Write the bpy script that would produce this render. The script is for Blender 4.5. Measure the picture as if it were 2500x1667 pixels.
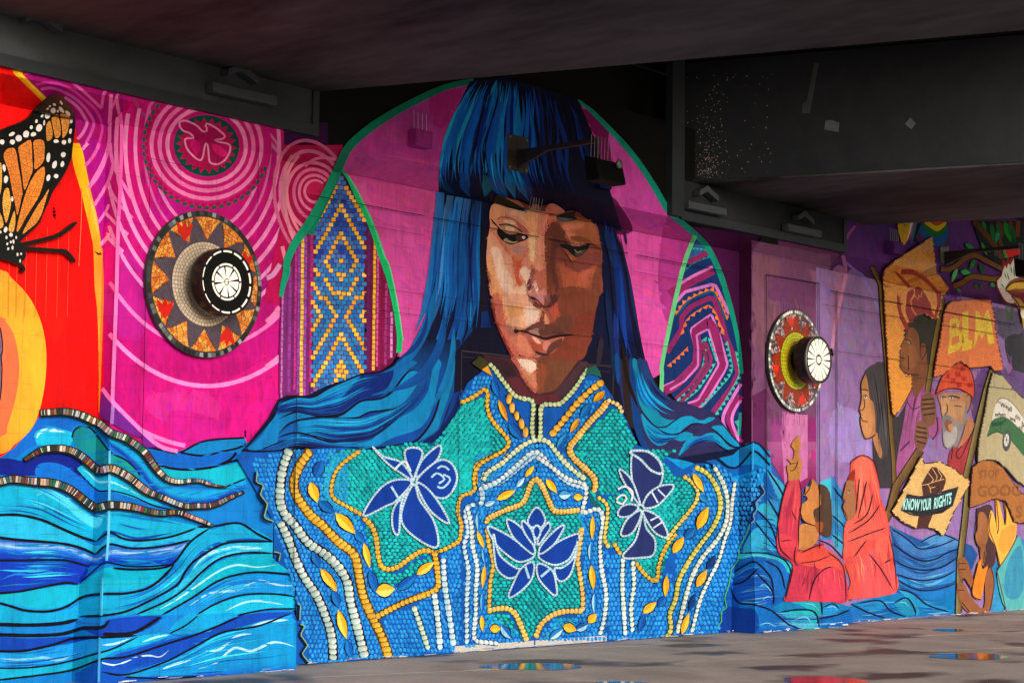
import bpy, bmesh, math, random
import numpy as np
from mathutils import Vector, Matrix
from mathutils.geometry import tessellate_polygon
random.seed(7)
for o in list(bpy.data.objects): bpy.data.objects.remove(o)
SC = bpy.context.scene
COL = SC.collection
# ---------------------------------------------------------------- camera
PW, PH = 2500.0, 1667.0
CAM = np.array([0.0, -12.7868, 1.5]); FPX = 4450.77
YAW, PITCH, ROLL = 0.7193025, 0.0897851, 0.0132272
_F = np.array([math.cos(YAW)*math.cos(PITCH), math.sin(YAW)*math.cos(PITCH), math.sin(PITCH)])
_r = np.array([math.sin(YAW), -math.cos(YAW), 0.0]); _u = np.cross(_r, _F)
_R = _r*math.cos(ROLL)+_u*math.sin(ROLL); _U = _u*math.cos(ROLL)-_r*math.sin(ROLL)
cd = bpy.data.cameras.new('camera'); cam = bpy.data.objects.new('camera', cd); COL.objects.link(cam)
m = Matrix.Identity(4)
for i in range(3):
    m[i][0] = _R[i]; m[i][1] = _U[i]; m[i][2] = -_F[i]; m[i][3] = CAM[i]
cam.matrix_world = m
cd.sensor_fit = 'HORIZONTAL'; cd.sensor_width = 36.0; cd.lens = FPX/PW*36.0
cd.clip_start = 0.1; cd.clip_end = 2000
SC.camera = cam
# ---------------------------------------------------------------- sky, sun, exposure
SUN_EL, SUN_AZ = 14.0, 248.0      # where the sun stands: elevation, and compass angle of its place (x=cos, y=sin)
w = bpy.data.worlds.new('World'); SC.world = w; w.use_nodes = True
nt = w.node_tree; nt.nodes.clear()
sky = nt.nodes.new('ShaderNodeTexSky'); sky.sky_type = 'NISHITA'; sky.sun_disc = False
sky.sun_elevation = math.radians(SUN_EL); sky.sun_rotation = math.radians(90.0-SUN_AZ)
sky.air_density = 1.0; sky.dust_density = 3.0; sky.ozone_density = 1.0
bg = nt.nodes.new('ShaderNodeBackground'); bg.inputs['Strength'].default_value = 0.15
ow = nt.nodes.new('ShaderNodeOutputWorld')
nt.links.new(sky.outputs[0], bg.inputs[0]); nt.links.new(bg.outputs[0], ow.inputs[0])
sl = bpy.data.lights.new('sun', 'SUN'); sl.energy = 2.1; sl.angle = math.radians(28); sl.color = (1.0, 0.975, 0.945)
so = bpy.data.objects.new('sun', sl); COL.objects.link(so)
_a, _e = math.radians(SUN_AZ), math.radians(SUN_EL)
_sd = Vector((math.cos(_a)*math.cos(_e), math.sin(_a)*math.cos(_e), math.sin(_e)))
so.rotation_euler = _sd.to_track_quat('Z', 'Y').to_euler(); so.location = _sd*40
SC.view_settings.view_transform = 'Standard'; SC.view_settings.look = 'None'
SC.view_settings.gamma = 1.0; SC.view_settings.exposure = 0.28
SC.view_settings.use_curve_mapping = False
SC.cycles.max_bounces = 6; SC.cycles.diffuse_bounces = 4; SC.cycles.use_denoising = True
# ---------------------------------------------------------------- helpers
def s2l(c): return c/12.92 if c <= 0.04045 else ((c+0.055)/1.055)**2.4
_hx = {}
def hx(h, k=0.85):
    if (h, k) not in _hx:
        v = [s2l(int(h[i:i+2], 16)/255.0) for i in (1, 3, 5)] if h[0] == '#' else [s2l(int(h[i:i+2], 16)/255.0) for i in (0, 2, 4)]
        _hx[(h, k)] = tuple(min(0.86, max(0.004, c*k)) for c in v)
    return _hx[(h, k)]
def mixc(a, b, t): return tuple(x*(1-t)+y*t for x, y in zip(a, b))
def jit(c, v=0.12):
    k = 1+random.uniform(-v, v); return tuple(min(0.9, max(0.003, x*k*(1+random.uniform(-v, v)*0.35))) for x in c)
def project(P):
    d = np.asarray(P, float)-CAM; z = d@_F
    return np.stack([PW/2+FPX*(d@_R)/z, PH/2-FPX*(d@_U)/z], -1)
def ray(px, py): return _F+(px-PW/2)/FPX*_R-(py-PH/2)/FPX*_U
def hitY(px, py, Y):
    d = ray(px, py); t = (Y-CAM[1])/d[1]; return CAM+d*t
def hitZ(px, py, Z):
    d = ray(px, py); t = (Z-CAM[2])/d[2]; return CAM+d*t
def link(name, me, parent=None, mat=None):
    o = bpy.data.objects.new(name, me); COL.objects.link(o)
    if parent is not None: o.parent = parent
    if mat is not None and me is not None and not me.materials: me.materials.append(mat)
    return o
def tag(o, label=None, cat=None, group=None, kind=None):
    if label: o['label'] = label
    if cat: o['category'] = cat
    if group: o['group'] = group
    if kind: o['kind'] = kind
    return o
def empty(name, loc, **k):
    o = bpy.data.objects.new(name, None); COL.objects.link(o); o.location = loc; o.empty_display_size = 0.1
    return tag(o, **k)
def mesh_obj(name, verts, faces, mat, parent=None, smooth=False):
    me = bpy.data.meshes.new(name); me.from_pydata([tuple(v) for v in verts], [], faces); me.update()
    if smooth:
        for p in me.polygons: p.use_smooth = True
    o = link(name, me, parent, mat)
    if parent is not None: o.matrix_parent_inverse = Matrix.Translation(parent.location).inverted()
    return o
class MB:
    def __init__(s): s.v = []; s.f = []
    def add(s, vs, fs):
        b = len(s.v); s.v += [tuple(x) for x in vs]; s.f += [tuple(i+b for i in f) for f in fs]; return s
    def box(s, x0, x1, y0, y1, z0, z1):
        return s.add([(x0,y0,z0),(x1,y0,z0),(x1,y1,z0),(x0,y1,z0),(x0,y0,z1),(x1,y0,z1),(x1,y1,z1),(x0,y1,z1)],
                     [(0,3,2,1),(4,5,6,7),(0,1,5,4),(1,2,6,5),(2,3,7,6),(3,0,4,7)])
    def bar(s, a, b, wdt, hgt, up=(0,0,1)):
        a, b = Vector(a), Vector(b); d = (b-a).normalized(); u = Vector(up); x = d.cross(u)
        if x.length < 1e-4: x = d.cross(Vector((1,0,0)))
        x.normalize(); y = x.cross(d).normalized(); x *= wdt/2; y *= hgt/2
        return s.add([a-x-y,a+x-y,a+x+y,a-x+y,b-x-y,b+x-y,b+x+y,b-x+y],[(0,3,2,1),(4,5,6,7),(0,1,5,4),(1,2,6,5),(2,3,7,6),(3,0,4,7)])
    def lathe(s, c, prof, n=48, axis='Y', a0=0, cap=True):
        # prof: (radius, offset along -Y); revolve about the axis through c
        vs = []; fs = []; k = len(prof)
        for i in range(n):
            t = 2*math.pi*i/n+a0
            for r, h in prof: vs.append((c[0]+r*math.cos(t), c[1]-h, c[2]+r*math.sin(t)))
        for i in range(n):
            j = (i+1) % n
            for q in range(k-1): fs.append((i*k+q, j*k+q, j*k+q+1, i*k+q+1))
        return s.add(vs, fs)
    def tube(s, pts, r, n=6):
        pts = [Vector(p) for p in pts]; vs = []; fs = []
        for i, p in enumerate(pts):
            d = (pts[min(i+1, len(pts)-1)]-pts[max(i-1, 0)]).normalized()
            x = d.cross(Vector((0.3, 0.2, 1))).normalized(); y = x.cross(d)
            rr = r[i] if isinstance(r, (list, tuple)) else r
            for q in range(n):
                t = 2*math.pi*q/n; vs.append(p+x*rr*math.cos(t)+y*rr*math.sin(t))
        for i in range(len(pts)-1):
            for q in range(n): fs.append((i*n+q, i*n+(q+1) % n, (i+1)*n+(q+1) % n, (i+1)*n+q))
        fs.append(tuple(range(n-1, -1, -1))); fs.append(tuple((len(pts)-1)*n+q for q in range(n)))
        return s.add(vs, fs)
    def build(s, name, mat, parent=None, smooth=False, bevel=0):
        o = mesh_obj(name, s.v, s.f, mat, parent, smooth)
        if bevel:
            md = o.modifiers.new('bevel', 'BEVEL'); md.width = bevel; md.segments = 2; md.limit_method = 'ANGLE'
        return o
# ---------------------------------------------------------------- materials
def newmat(name):
    mt = bpy.data.materials.new(name); mt.use_nodes = True; n = mt.node_tree.nodes
    return mt, mt.node_tree, n['Principled BSDF']
def nnoise(t, scale, detail=4, rough=0.55, vec=None, dist=0.0):
    x = t.nodes.new('ShaderNodeTexNoise'); x.inputs['Scale'].default_value = scale; x.inputs['Detail'].default_value = detail
    x.inputs['Roughness'].default_value = rough; x.inputs['Distortion'].default_value = dist
    if vec is not None: t.links.new(vec, x.inputs['Vector'])
    return x
def nramp(t, src, stops):
    r = t.nodes.new('ShaderNodeValToRGB'); e = r.color_ramp.elements
    while len(e) > 1: e.remove(e[-1])
    e[0].position = stops[0][0]; e[0].color = (*stops[0][1], 1) if len(stops[0][1]) == 3 else stops[0][1]
    for p, c in stops[1:]:
        q = e.new(p); q.color = (*c, 1)
    t.links.new(src, r.inputs[0]); return r
def nmath(t, op, a, b=None, c=None):
    x = t.nodes.new('ShaderNodeMath'); x.operation = op
    for i, v in enumerate((a, b, c)):
        if v is None: continue
        if isinstance(v, (int, float)): x.inputs[i].default_value = v
        else: t.links.new(v, x.inputs[i])
    return x.outputs[0]
def nmix(t, fac, a, b, blend='MIX'):
    x = t.nodes.new('ShaderNodeMix'); x.data_type = 'RGBA'; x.blend_type = blend
    for k, v in ((0, fac), (6, a), (7, b)):
        if isinstance(v, (int, float)): x.inputs[k].default_value = v
        elif isinstance(v, tuple): x.inputs[k].default_value = (*v, 1)
        else: t.links.new(v, x.inputs[k])
    return x.outputs[2]
def nbump(t, b, h, strength, dist=0.01):
    x = t.nodes.new('ShaderNodeBump'); x.inputs['Strength'].default_value = strength; x.inputs['Distance'].default_value = dist
    t.links.new(h, x.inputs['Height']); t.links.new(x.outputs[0], b.inputs['Normal'])
def geo_pos(t):
    g = t.nodes.new('ShaderNodeNewGeometry'); return g.outputs['Position']
def nmap(t, vec, scale):
    x = t.nodes.new('ShaderNodeMapping'); x.inputs['Scale'].default_value = scale; t.links.new(vec, x.inputs['Vector']); return x.outputs[0]
def paint_mat(name, rough=0.42, relief=0.35, spec=0.35, streak=0.16, tile=True):
    mt, t, b = newmat(name); p = geo_pos(t)
    a = t.nodes.new('ShaderNodeVertexColor'); a.layer_name = 'paint'
    br = nnoise(t, 3.2, 6, 0.62, nmap(t, p, (1.0, 1.0, 0.55)), 0.8)          # brush work: broad blotches
    st = nnoise(t, 26, 3, 0.6, nmap(t, p, (1.0, 1.0, 0.22)), 0.3)           # fine streaks
    v = nmath(t, 'ADD', nmath(t, 'MULTIPLY', br.outputs[0], 0.75), nmath(t, 'MULTIPLY', st.outputs[0], 0.35))
    r = nramp(t, v, [(0.33, (1-streak*1.6,)*3), (0.55, (1, 1, 1)), (0.75, (1+streak,)*3)])
    col = nmix(t, 1.0, a.outputs[0], r.outputs[0], 'MULTIPLY')
    fine = nnoise(t, 160, 3, 0.6, p)
    h = nmath(t, 'ADD', nmath(t, 'MULTIPLY', st.outputs[0], 0.6), nmath(t, 'MULTIPLY', fine.outputs[0], 0.4))
    if tile:                                                                  # scored block courses under the paint
        sp = t.nodes.new('ShaderNodeSeparateXYZ'); t.links.new(p, sp.inputs[0])
        gx = nmath(t, 'ABSOLUTE', nmath(t, 'SUBTRACT', nmath(t, 'FRACT', nmath(t, 'MULTIPLY', sp.outputs[0], 1/0.203)), 0.5))
        gz = nmath(t, 'ABSOLUTE', nmath(t, 'SUBTRACT', nmath(t, 'FRACT', nmath(t, 'MULTIPLY', sp.outputs[2], 1/0.203)), 0.5))
        g = nmath(t, 'MAXIMUM', nmath(t, 'GREATER_THAN', gx, 0.484), nmath(t, 'MULTIPLY', nmath(t, 'GREATER_THAN', gz, 0.484), 0.8))
        ok = nmath(t, 'LESS_THAN', sp.outputs[2], 4.66)
        wear = nmath(t, 'GREATER_THAN', nnoise(t, 5.0, 3, 0.6, p).outputs[0], 0.46)
        g = nmath(t, 'MULTIPLY', nmath(t, 'MULTIPLY', g, ok), wear)
        h = nmath(t, 'SUBTRACT', h, nmath(t, 'MULTIPLY', g, 1.6))
        col = nmix(t, nmath(t, 'MULTIPLY', g, 0.3), col, (0.02, 0.01, 0.03))
    t.links.new(col, b.inputs['Base Color']); nbump(t, b, h, relief, 0.004)
    rr = nmath(t, 'ADD', nmath(t, 'MULTIPLY', br.outputs[0], 0.3), rough-0.13); t.links.new(rr, b.inputs['Roughness'])
    b.inputs['Specular IOR Level'].default_value = spec
    return mt
M = {}
M['paint'] = paint_mat('wall_paint', 0.52, 0.45, 0.10, 0.22)
M['mosaic'] = paint_mat('glazed_mosaic', 0.27, 0.15, 0.28, 0.10, False)
def simple(name, col, rough=0.5, metal=0.0, nz=0.15, scale=8, bump=0.1, spec=0.5):
    mt, t, b = newmat(name); p = geo_pos(t); n = nnoise(t, scale, 5, 0.6, p)
    r = nramp(t, n.outputs[0], [(0.3, tuple(c*(1-nz) for c in col)), (0.7, tuple(min(1, c*(1+nz)) for c in col))])
    t.links.new(r.outputs[0], b.inputs['Base Color']); b.inputs['Roughness'].default_value = rough; b.inputs['Metallic'].default_value = metal
    b.inputs['Specular IOR Level'].default_value = spec
    n2 = nnoise(t, scale*9, 3, 0.6, p); nbump(t, b, n2.outputs[0], bump, 0.003)
    return mt
def concrete(name, c0, c1, scale=0.6, rough=0.75, stains=True, stretch=(1, 1, 1), lo=0.34, hi=0.66):
    mt, t, b = newmat(name); p = nmap(t, geo_pos(t), stretch)
    a = nnoise(t, scale, 7, 0.62, p, 0.6); f = nnoise(t, scale*14, 5, 0.65, p)
    v = nmath(t, 'ADD', nmath(t, 'MULTIPLY', a.outputs[0], 0.75), nmath(t, 'MULTIPLY', f.outputs[0], 0.25))
    r = nramp(t, v, [(lo, c0), (hi, c1)])
    t.links.new(r.outputs[0], b.inputs['Base Color']); b.inputs['Roughness'].default_value = rough; b.inputs['Specular IOR Level'].default_value = 0.15
    h = nmath(t, 'ADD', f.outputs[0], nmath(t, 'MULTIPLY', nnoise(t, 60, 4, 0.7, p).outputs[0], 0.5)); nbump(t, b, h, 0.35, 0.006)
    return mt
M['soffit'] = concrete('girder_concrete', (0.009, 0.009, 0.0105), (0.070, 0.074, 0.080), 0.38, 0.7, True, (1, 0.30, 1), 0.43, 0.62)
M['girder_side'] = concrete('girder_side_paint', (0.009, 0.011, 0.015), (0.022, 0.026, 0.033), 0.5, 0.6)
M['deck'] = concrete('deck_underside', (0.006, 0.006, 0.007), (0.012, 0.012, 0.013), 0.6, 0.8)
M['blue_steel'] = simple('dark_blue_steel', (0.012, 0.017, 0.024), 0.5, 0.0, 0.2, 5)
M['bracket'] = simple('grey_blue_bracket', (0.036, 0.046, 0.060), 0.5, 0.0, 0.12, 7)
M['black_metal'] = simple('black_metal', (0.006, 0.006, 0.0065), 0.22, 0.0, 0.2, 9, 0.03, 0.3)
M['matt_black'] = simple('matt_black', (0.004, 0.004, 0.004), 0.6, 0.0, 0.2, 9, 0.03, 0.1)
M['lamp_metal'] = simple('weathered_lamp_metal', (0.035, 0.032, 0.028), 0.45, 0.3, 0.35, 18)
M['grey_metal'] = simple('grey_metal', (0.16, 0.16, 0.15), 0.45, 0.4, 0.25, 14)
M['spike'] = simple('spike_steel', (0.40, 0.38, 0.40), 0.35, 0.6, 0.1, 20)
M['grout'] = simple('dark_grout', (0.018, 0.018, 0.02), 0.6, 0, 0.2, 30)
M['brush'] = simple('door_brush_bristle', (0.42, 0.42, 0.42), 0.8, 0, 0.6, 90, 0.4)
def pane_mat(name, col, e):
    mt, t, b = newmat(name); p = geo_pos(t); n = nnoise(t, 14, 3, 0.5, p)
    r = nramp(t, n.outputs[0], [(0.3, tuple(c*0.88 for c in col)), (0.7, col)])
    t.links.new(r.outputs[0], b.inputs['Base Color']); t.links.new(r.outputs[0], b.inputs['Emission Color'])
    b.inputs['Emission Strength'].default_value = e; b.inputs['Roughness'].default_value = 0.35
    return mt
M['pane'] = pane_mat('lit_glass_pane', (0.90, 0.84, 0.72), 0.28)
# ================================================================ the place: ground, wall, girders
wall = empty('mural_wall', (15.0, 0.0, 0.0), label='long concrete abutment wall covered by a bright painted mural under the bridge', cat='wall')
SURF = []
FY = -0.35                       # face of the overhanging upper wall
def surf(vs):
    vs = [np.array(v, float) for v in vs]
    n = np.cross(vs[1]-vs[0], vs[2]-vs[0]); n /= np.linalg.norm(n)
    if n@(CAM-vs[0]) < 0: n = -n
    px = project(vs); a = 0.0
    for i in range(len(px)):
        j = (i+1) % len(px); a += px[i][0]*px[j][1]-px[j][0]*px[i][1]
    if a < 0: px = px[::-1]
    SURF.append(dict(n=n, d=float(n@vs[0]), px=[tuple(q) for q in px], bb=(px[:,0].min(), px[:,1].min(), px[:,0].max(), px[:,1].max()), vs=vs))
    return vs
wallparts = []
def wall_piece(name, quads, base, mat='paint'):
    V = []; Fc = []
    for q in quads:
        b = len(V); V += [tuple(v) for v in q]; Fc.append(tuple(range(b, b+len(q))))
    o = mesh_obj(name, V, Fc, M[mat], wall)
    at = o.data.color_attributes.new('paint', 'FLOAT_COLOR', 'POINT')
    for i in range(len(V)): at.data[i].color = (*(hx('#0a58b4') if name == 'pilaster' and V[i][2] < 1.2 else base), 1)
    return o
def bay(name, x0, x1, base, ztop):
    qs = [[(x0,0,0),(x1,0,0),(x1,0,4.70),(x0,0,4.70)], [(x0,0,4.70),(x1,0,4.70),(x1,FY,4.86),(x0,FY,4.86)],
          [(x0,FY,4.86),(x1,FY,4.86),(x1,FY,ztop),(x0,FY,ztop)]]
    for q in qs: surf(q)
    qs.append([(x0,FY,ztop),(x1,FY,ztop),(x1,0.3,ztop),(x0,0.3,ztop)])
    return wall_piece(name, qs, base)
def pilaster(name, x0, base):
    d = x0-9.29
    T = [(0.0,9.13,11.30,-0.345),(0.42,9.13,11.30,-0.345),(0.56,9.17,11.27,-0.31),(0.85,9.17,11.27,-0.31),(1.0,9.29,11.13,-0.18),(4.69,9.29,11.13,-0.18)]
    qs = []
    for (z0,a0,b0,y0),(z1,a1,b1,y1) in zip(T, T[1:]):
        a0+=d; a1+=d; b0+=d; b1+=d
        f = [(a0,y0,z0),(b0,y0,z0),(b1,y1,z1),(a1,y1,z1)]; l = [(a0,0,z0),(a0,y0,z0),(a1,y1,z1),(a1,0,z1)]
        surf(f); surf(l); qs += [f, l, [(b0,y0,z0),(b0,0,z0),(b1,0,z1),(b1,y1,z1)]]
    a, b = 9.29+d, 11.13+d
    s = [(a,-0.18,4.69),(b,-0.18,4.69),(b,FY-0.001,4.86),(a,FY-0.001,4.86)]; surf(s); qs.append(s)
    tq = [(a,0,4.695),(a,-0.18,4.69),(a,FY-0.001,4.86)]; surf(tq); qs.append(tq); qs.append([(b,0,4.70),(b,FY,4.86),(b,-0.18,4.69)])
    return wall_piece(name, qs, base)
bay('wall_bay', 4.0, 9.29, hx('#d80800'), 5.1)
bay('wall_bay', 11.13, 18.90, hx('#1a0a1c'), 5.97)
bay('wall_bay', 20.74, 31.0, hx('#5a3070'), 5.97)
def mid(name, x0, x1, base):                        # wall behind and above a pilaster
    q = [(x0,FY,4.86),(x1,FY,4.86),(x1,FY,5.1),(x0,FY,5.1)]; surf(q)
    wall_piece(name, [q], base)
mid('wall_bay', 9.29, 11.13, hx('#a80a72')); mid('wall_bay', 18.90, 20.74, hx('#2a1030'))
pilaster('pilaster', 9.29, hx('#c8087f')); pilaster('pilaster', 18.90, hx('#60305c'))
# ---------------------------------------------------------------- painting on the wall
LAY = [0]
def layer(k=1): LAY[0] += k; return 0.004+LAY[0]*0.00005
def clip(poly, cols, cp):
    n = len(cp)
    for i in range(n):
        ax, ay = cp[i]; bx, by = cp[(i+1) % n]; ex, ey = bx-ax, by-ay
        out = []; oc = []; m = len(poly)
        if m < 3: return [], []
        ds = [ex*(p[1]-ay)-ey*(p[0]-ax) for p in poly]
        for j in range(m):
            k = (j+1) % m; d0, d1 = ds[j], ds[k]
            if d0 >= 0: out.append(poly[j]); oc.append(cols[j])
            if (d0 > 0 and d1 < 0) or (d0 < 0 and d1 > 0):
                t = d0/(d0-d1); p, q = poly[j], poly[k]
                out.append((p[0]+(q[0]-p[0])*t, p[1]+(q[1]-p[1])*t)); oc.append(mixc(cols[j], cols[k], t))
        poly, cols = out, oc
    return (poly, cols) if len(poly) >= 3 else ([], [])
class Paint:
    """collects convex pieces given as photo pixels and lays them on the wall faces they fall on"""
    def __init__(s, name, parent, mat='paint', kind=None, label=None, lift=0.0, thick=0.0):
        s.name, s.parent, s.mat, s.kind, s.label, s.lift, s.thick = name, parent, mat, kind, label, lift, thick
        s.v = []; s.f = []; s.c = []; s.rec = []
    def cv(s, poly, cols, off):
        xs = [p[0] for p in poly]; ys = [p[1] for p in poly]
        x0, x1, y0, y1 = min(xs), max(xs), min(ys), max(ys)
        off += s.lift
        for S in SURF:
            bb = S['bb']
            if x1 < bb[0] or x0 > bb[2] or y1 < bb[1] or y0 > bb[3]: continue
            pp, cc = clip(poly, cols, S['px'])
            if not pp: continue
            b = len(s.v); n, d = S['n'], S['d']+off
            for (x, y) in pp:
                r = ray(x, y); t = (d-n@CAM)/(n@r); s.v.append(tuple(CAM+r*t))
            s.c += cc; s.f.append(tuple(range(b, b+len(pp))))
    def one(s):
        # keep only the largest face when an edge of the wall cut a small piece off
        if len(s.f) > 1:
            f = max(s.f, key=len); s.v = [s.v[i] for i in f]; s.c = [s.c[i] for i in f]; s.f = [tuple(range(len(f)))]
    def build(s):
        if not s.v: return None
        me = bpy.data.meshes.new(s.name); me.from_pydata(s.v, [], s.f); me.update()
        at = me.color_attributes.new('paint', 'FLOAT_COLOR', 'POINT')
        at.data.foreach_set('color', np.array([(*c, 1) for c in s.c], np.float32).ravel())
        if s.thick:
            bm = bmesh.new(); bm.from_mesh(me); bmesh.ops.remove_doubles(bm, verts=bm.verts, dist=2e-4)
            ed = [e for e in bm.edges if e.is_boundary]
            r = bmesh.ops.extrude_edge_only(bm, edges=ed)
            for v in r['geom']:
                if isinstance(v, bmesh.types.BMVert): v.co.y += s.thick
            bm.to_mesh(me); bm.free()
        o = link(s.name, me, s.parent, M[s.mat])
        if s.parent is not None:
            r = s.parent
            loc = Vector(r.location)
            while r.parent is not None: r = r.parent; loc += Vector(r.location)
            o.matrix_parent_inverse = Matrix.Translation(loc).inverted()
        if s.kind: o['kind'] = s.kind
        if s.label: o['label'] = s.label
        s.obj = o
        return o
# frames: zoomed views of the photograph the points were read from (origin, scale)
FR = {'A':(0,0,2.766),'B':(800,0,2.766),'C':(1650,0,2.766),'D':(0,550,2.766),'E':(0,1100,2.766),'F':(1650,550,2.766),'G':(1650,1100,2.766),
      'H':(800,1100,2.766),'I':(1130,460,5.8725),'J':(1130,720,5.8725),'K':(650,380,5.8725),'L':(650,640,5.8725),'M':(600,880,3.92),
      'N':(1480,880,5.8725),'O':(1030,840,4.2727),'P':(1950,840,4.2727),'Q':(2050,540,5.2267),'R':(0,900,3.92),'S':(0,150,7.84),'T':(0,350,4.48),'Z':(0,0,1.0)}
def P(fr, txt):
    ox, oy, k = FR[fr]; a = [float(x) for x in txt.replace(',', ' ').split()]
    return [(ox+a[i]/k, oy+a[i+1]/k) for i in range(0, len(a)-1, 2)]
def spline(p, closed=False, n=5):
    if len(p) < 3: return list(p)
    m = len(p); out = []
    for i in range(m if closed else m-1):
        if closed: a, b, c, d = p[(i-1) % m], p[i], p[(i+1) % m], p[(i+2) % m]
        else: a, b, c, d = p[max(i-1, 0)], p[i], p[i+1], p[min(i+2, m-1)]
        for k in range(n):
            t = k/n; t2 = t*t; t3 = t2*t
            out.append(tuple(0.5*(2*b[q]+(c[q]-a[q])*t+(2*a[q]-5*b[q]+4*c[q]-d[q])*t2+(3*b[q]-a[q]-3*c[q]+d[q])*t3) for q in (0, 1)))
    if not closed: out.append(p[-1])
    return out
def resample(p, n):
    d = [0.0]
    for a, b in zip(p, p[1:]): d.append(d[-1]+math.hypot(b[0]-a[0], b[1]-a[1]))
    L = d[-1] or 1e-6; out = []; j = 0
    for i in range(n):
        s = L*i/(n-1)
        while j < len(d)-2 and d[j+1] < s: j += 1
        u = (s-d[j])/max(1e-9, d[j+1]-d[j]); u = min(1, max(0, u))
        out.append((p[j][0]+(p[j+1][0]-p[j][0])*u, p[j][1]+(p[j+1][1]-p[j][1])*u))
    return out
def plen(p): return sum(math.hypot(b[0]-a[0], b[1]-a[1]) for a, b in zip(p, p[1:]))
def cc(c): return hx(c) if isinstance(c, str) else c
def fill(S, pts, col, smooth=True, off=None, n=4, cf=None):
    """filled shape; cf(x, y) gives a colour that changes across it"""
    if smooth: pts = spline(pts, True, n)
    off = layer() if off is None else off; col = cc(col) if cf is None else None
    if col is not None: S.rec.append((pts, col))
    for k, t in enumerate(tessellate_polygon([[Vector((x, y, 0)) for x, y in pts]])):
        tri = [pts[i] for i in t]; S.cv(tri, [col]*3 if cf is None else [cf(*q) for q in tri], off+(k % 9)*4e-6)
def brushwork(S, dens=1.0, w=(2, 5), l=(6, 14), amp=.16, ang=None, blend=5.0, seed=1):
    """short brush marks over what S has painted so far: soften edges between colours and vary the flat ones"""
    rr = random.Random(seed); R = S.rec
    if not R: return
    bb = [(min(q[0] for q in p), min(q[1] for q in p), max(q[0] for q in p), max(q[1] for q in p)) for p, c in R]
    x0, y0, x1, y1 = max(-20, min(b[0] for b in bb)), max(60, min(b[1] for b in bb)), min(2520, max(b[2] for b in bb)), min(1680, max(b[3] for b in bb))
    def tone(x, y):
        for (p, c), b in zip(reversed(R), reversed(bb)):
            if b[0] <= x <= b[2] and b[1] <= y <= b[3] and inside(x, y, p): return c
    offs = [layer() for _ in range(4)]; n = int((x1-x0)*(y1-y0)/90*dens); k = 0
    for _ in range(n):
        x, y = rr.uniform(x0, x1), rr.uniform(y0, y1); c1 = tone(x, y)
        if c1 is None: continue
        a = rr.uniform(0, 6.28) if ang is None else ang+rr.uniform(-.35, .35)
        L = rr.uniform(*l)/2; dx, dy = L*math.cos(a), L*math.sin(a)
        if tone(x+dx, y+dy) is None or tone(x-dx, y-dy) is None: continue
        c2 = tone(x-blend*math.sin(a), y+blend*math.cos(a))
        if c2 is None: continue
        if c2 == c1: c = tuple(v*(1+rr.uniform(-amp, amp)) for v in c1)
        else: c = mixc(c1, c2, rr.uniform(.3, .7))
        stroke(S, [(x-dx, y-dy), (x+rr.uniform(-1, 1), y+rr.uniform(-1, 1)), (x+dx, y+dy)], rr.uniform(*w), c, off=offs[k % 4]+(k % 3)*1.5e-5, taper=(.35, .35)); k += 1
def gy(y0, y1, c0, c1):
    c0, c1 = cc(c0), cc(c1)
    return lambda x, y: mixc(c0, c1, min(1, max(0, (y-y0)/(y1-y0))))
def gx(x0, x1, c0, c1):
    c0, c1 = cc(c0), cc(c1)
    return lambda x, y: mixc(c0, c1, min(1, max(0, (x-x0)/(x1-x0))))
def band(S, A, B, cols, off=None, n=None, smooth=True, cross=None):
    """sheet between two lines with colours changing from the first line to the second"""
    if smooth: A, B = spline(A), spline(B)
    n = n or max(6, int(max(plen(A), plen(B))/14)); A, B = resample(A, n), resample(B, n)
    cols = [cc(c) for c in cols]; k = len(cols); off = layer() if off is None else off
    for i in range(n-1):
        for j in range(max(1, k-1)):
            u0, u1 = j/max(1, k-1), (j+1)/max(1, k-1)
            q = [mixc(A[i], B[i], u0), mixc(A[i+1], B[i+1], u0), mixc(A[i+1], B[i+1], u1), mixc(A[i], B[i], u1)]
            c0, c1 = cols[j], cols[min(j+1, k-1)]
            S.cv(q, [c0, c0, c1, c1], off+(i % 11)*4e-6)
def stroke(S, pts, w, col, off=None, smooth=True, taper=(0, 0), col2=None, wob=0.0):
    """brush line of width w (pixels); taper = share of length over which each end narrows"""
    p = spline(pts) if smooth else pts
    L = plen(p); n = max(3, min(160, int(L/7))); p = resample(p, n); off = layer() if off is None else off
    c1 = cc(col); c2 = cc(col2) if col2 else c1
    l = []; r = []
    for i in range(n):
        a, b = p[max(i-1, 0)], p[min(i+1, n-1)]; dx, dy = b[0]-a[0], b[1]-a[1]; d = math.hypot(dx, dy) or 1
        u = i/(n-1)
        if not isinstance(w, (list, tuple)): h = w/2
        else:
            q = u*(len(w)-1); k = min(int(q), len(w)-2); h = (w[k]+(w[k+1]-w[k])*(q-k))/2
        if taper[0] and u < taper[0]: h *= max(0.06, (u/taper[0])**0.7)
        if taper[1] and u > 1-taper[1]: h *= max(0.06, ((1-u)/taper[1])**0.7)
        if wob: h *= 1+random.uniform(-wob, wob)
        nx, ny = -dy/d*h, dx/d*h
        l.append((p[i][0]+nx, p[i][1]+ny)); r.append((p[i][0]-nx, p[i][1]-ny))
    for i in range(n-1): S.cv([l[i], l[i+1], r[i+1], r[i]], [c1, c1, c2, c2], off+(i % 11)*4e-6)
def inside(x, y, poly):
    c = False; j = len(poly)-1
    for i in range(len(poly)):
        xi, yi = poly[i]; xj, yj = poly[j]
        if (yi > y) != (yj > y) and x < (xj-xi)*(y-yi)/(yj-yi)+xi: c = not c
        j = i
    return c
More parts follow.
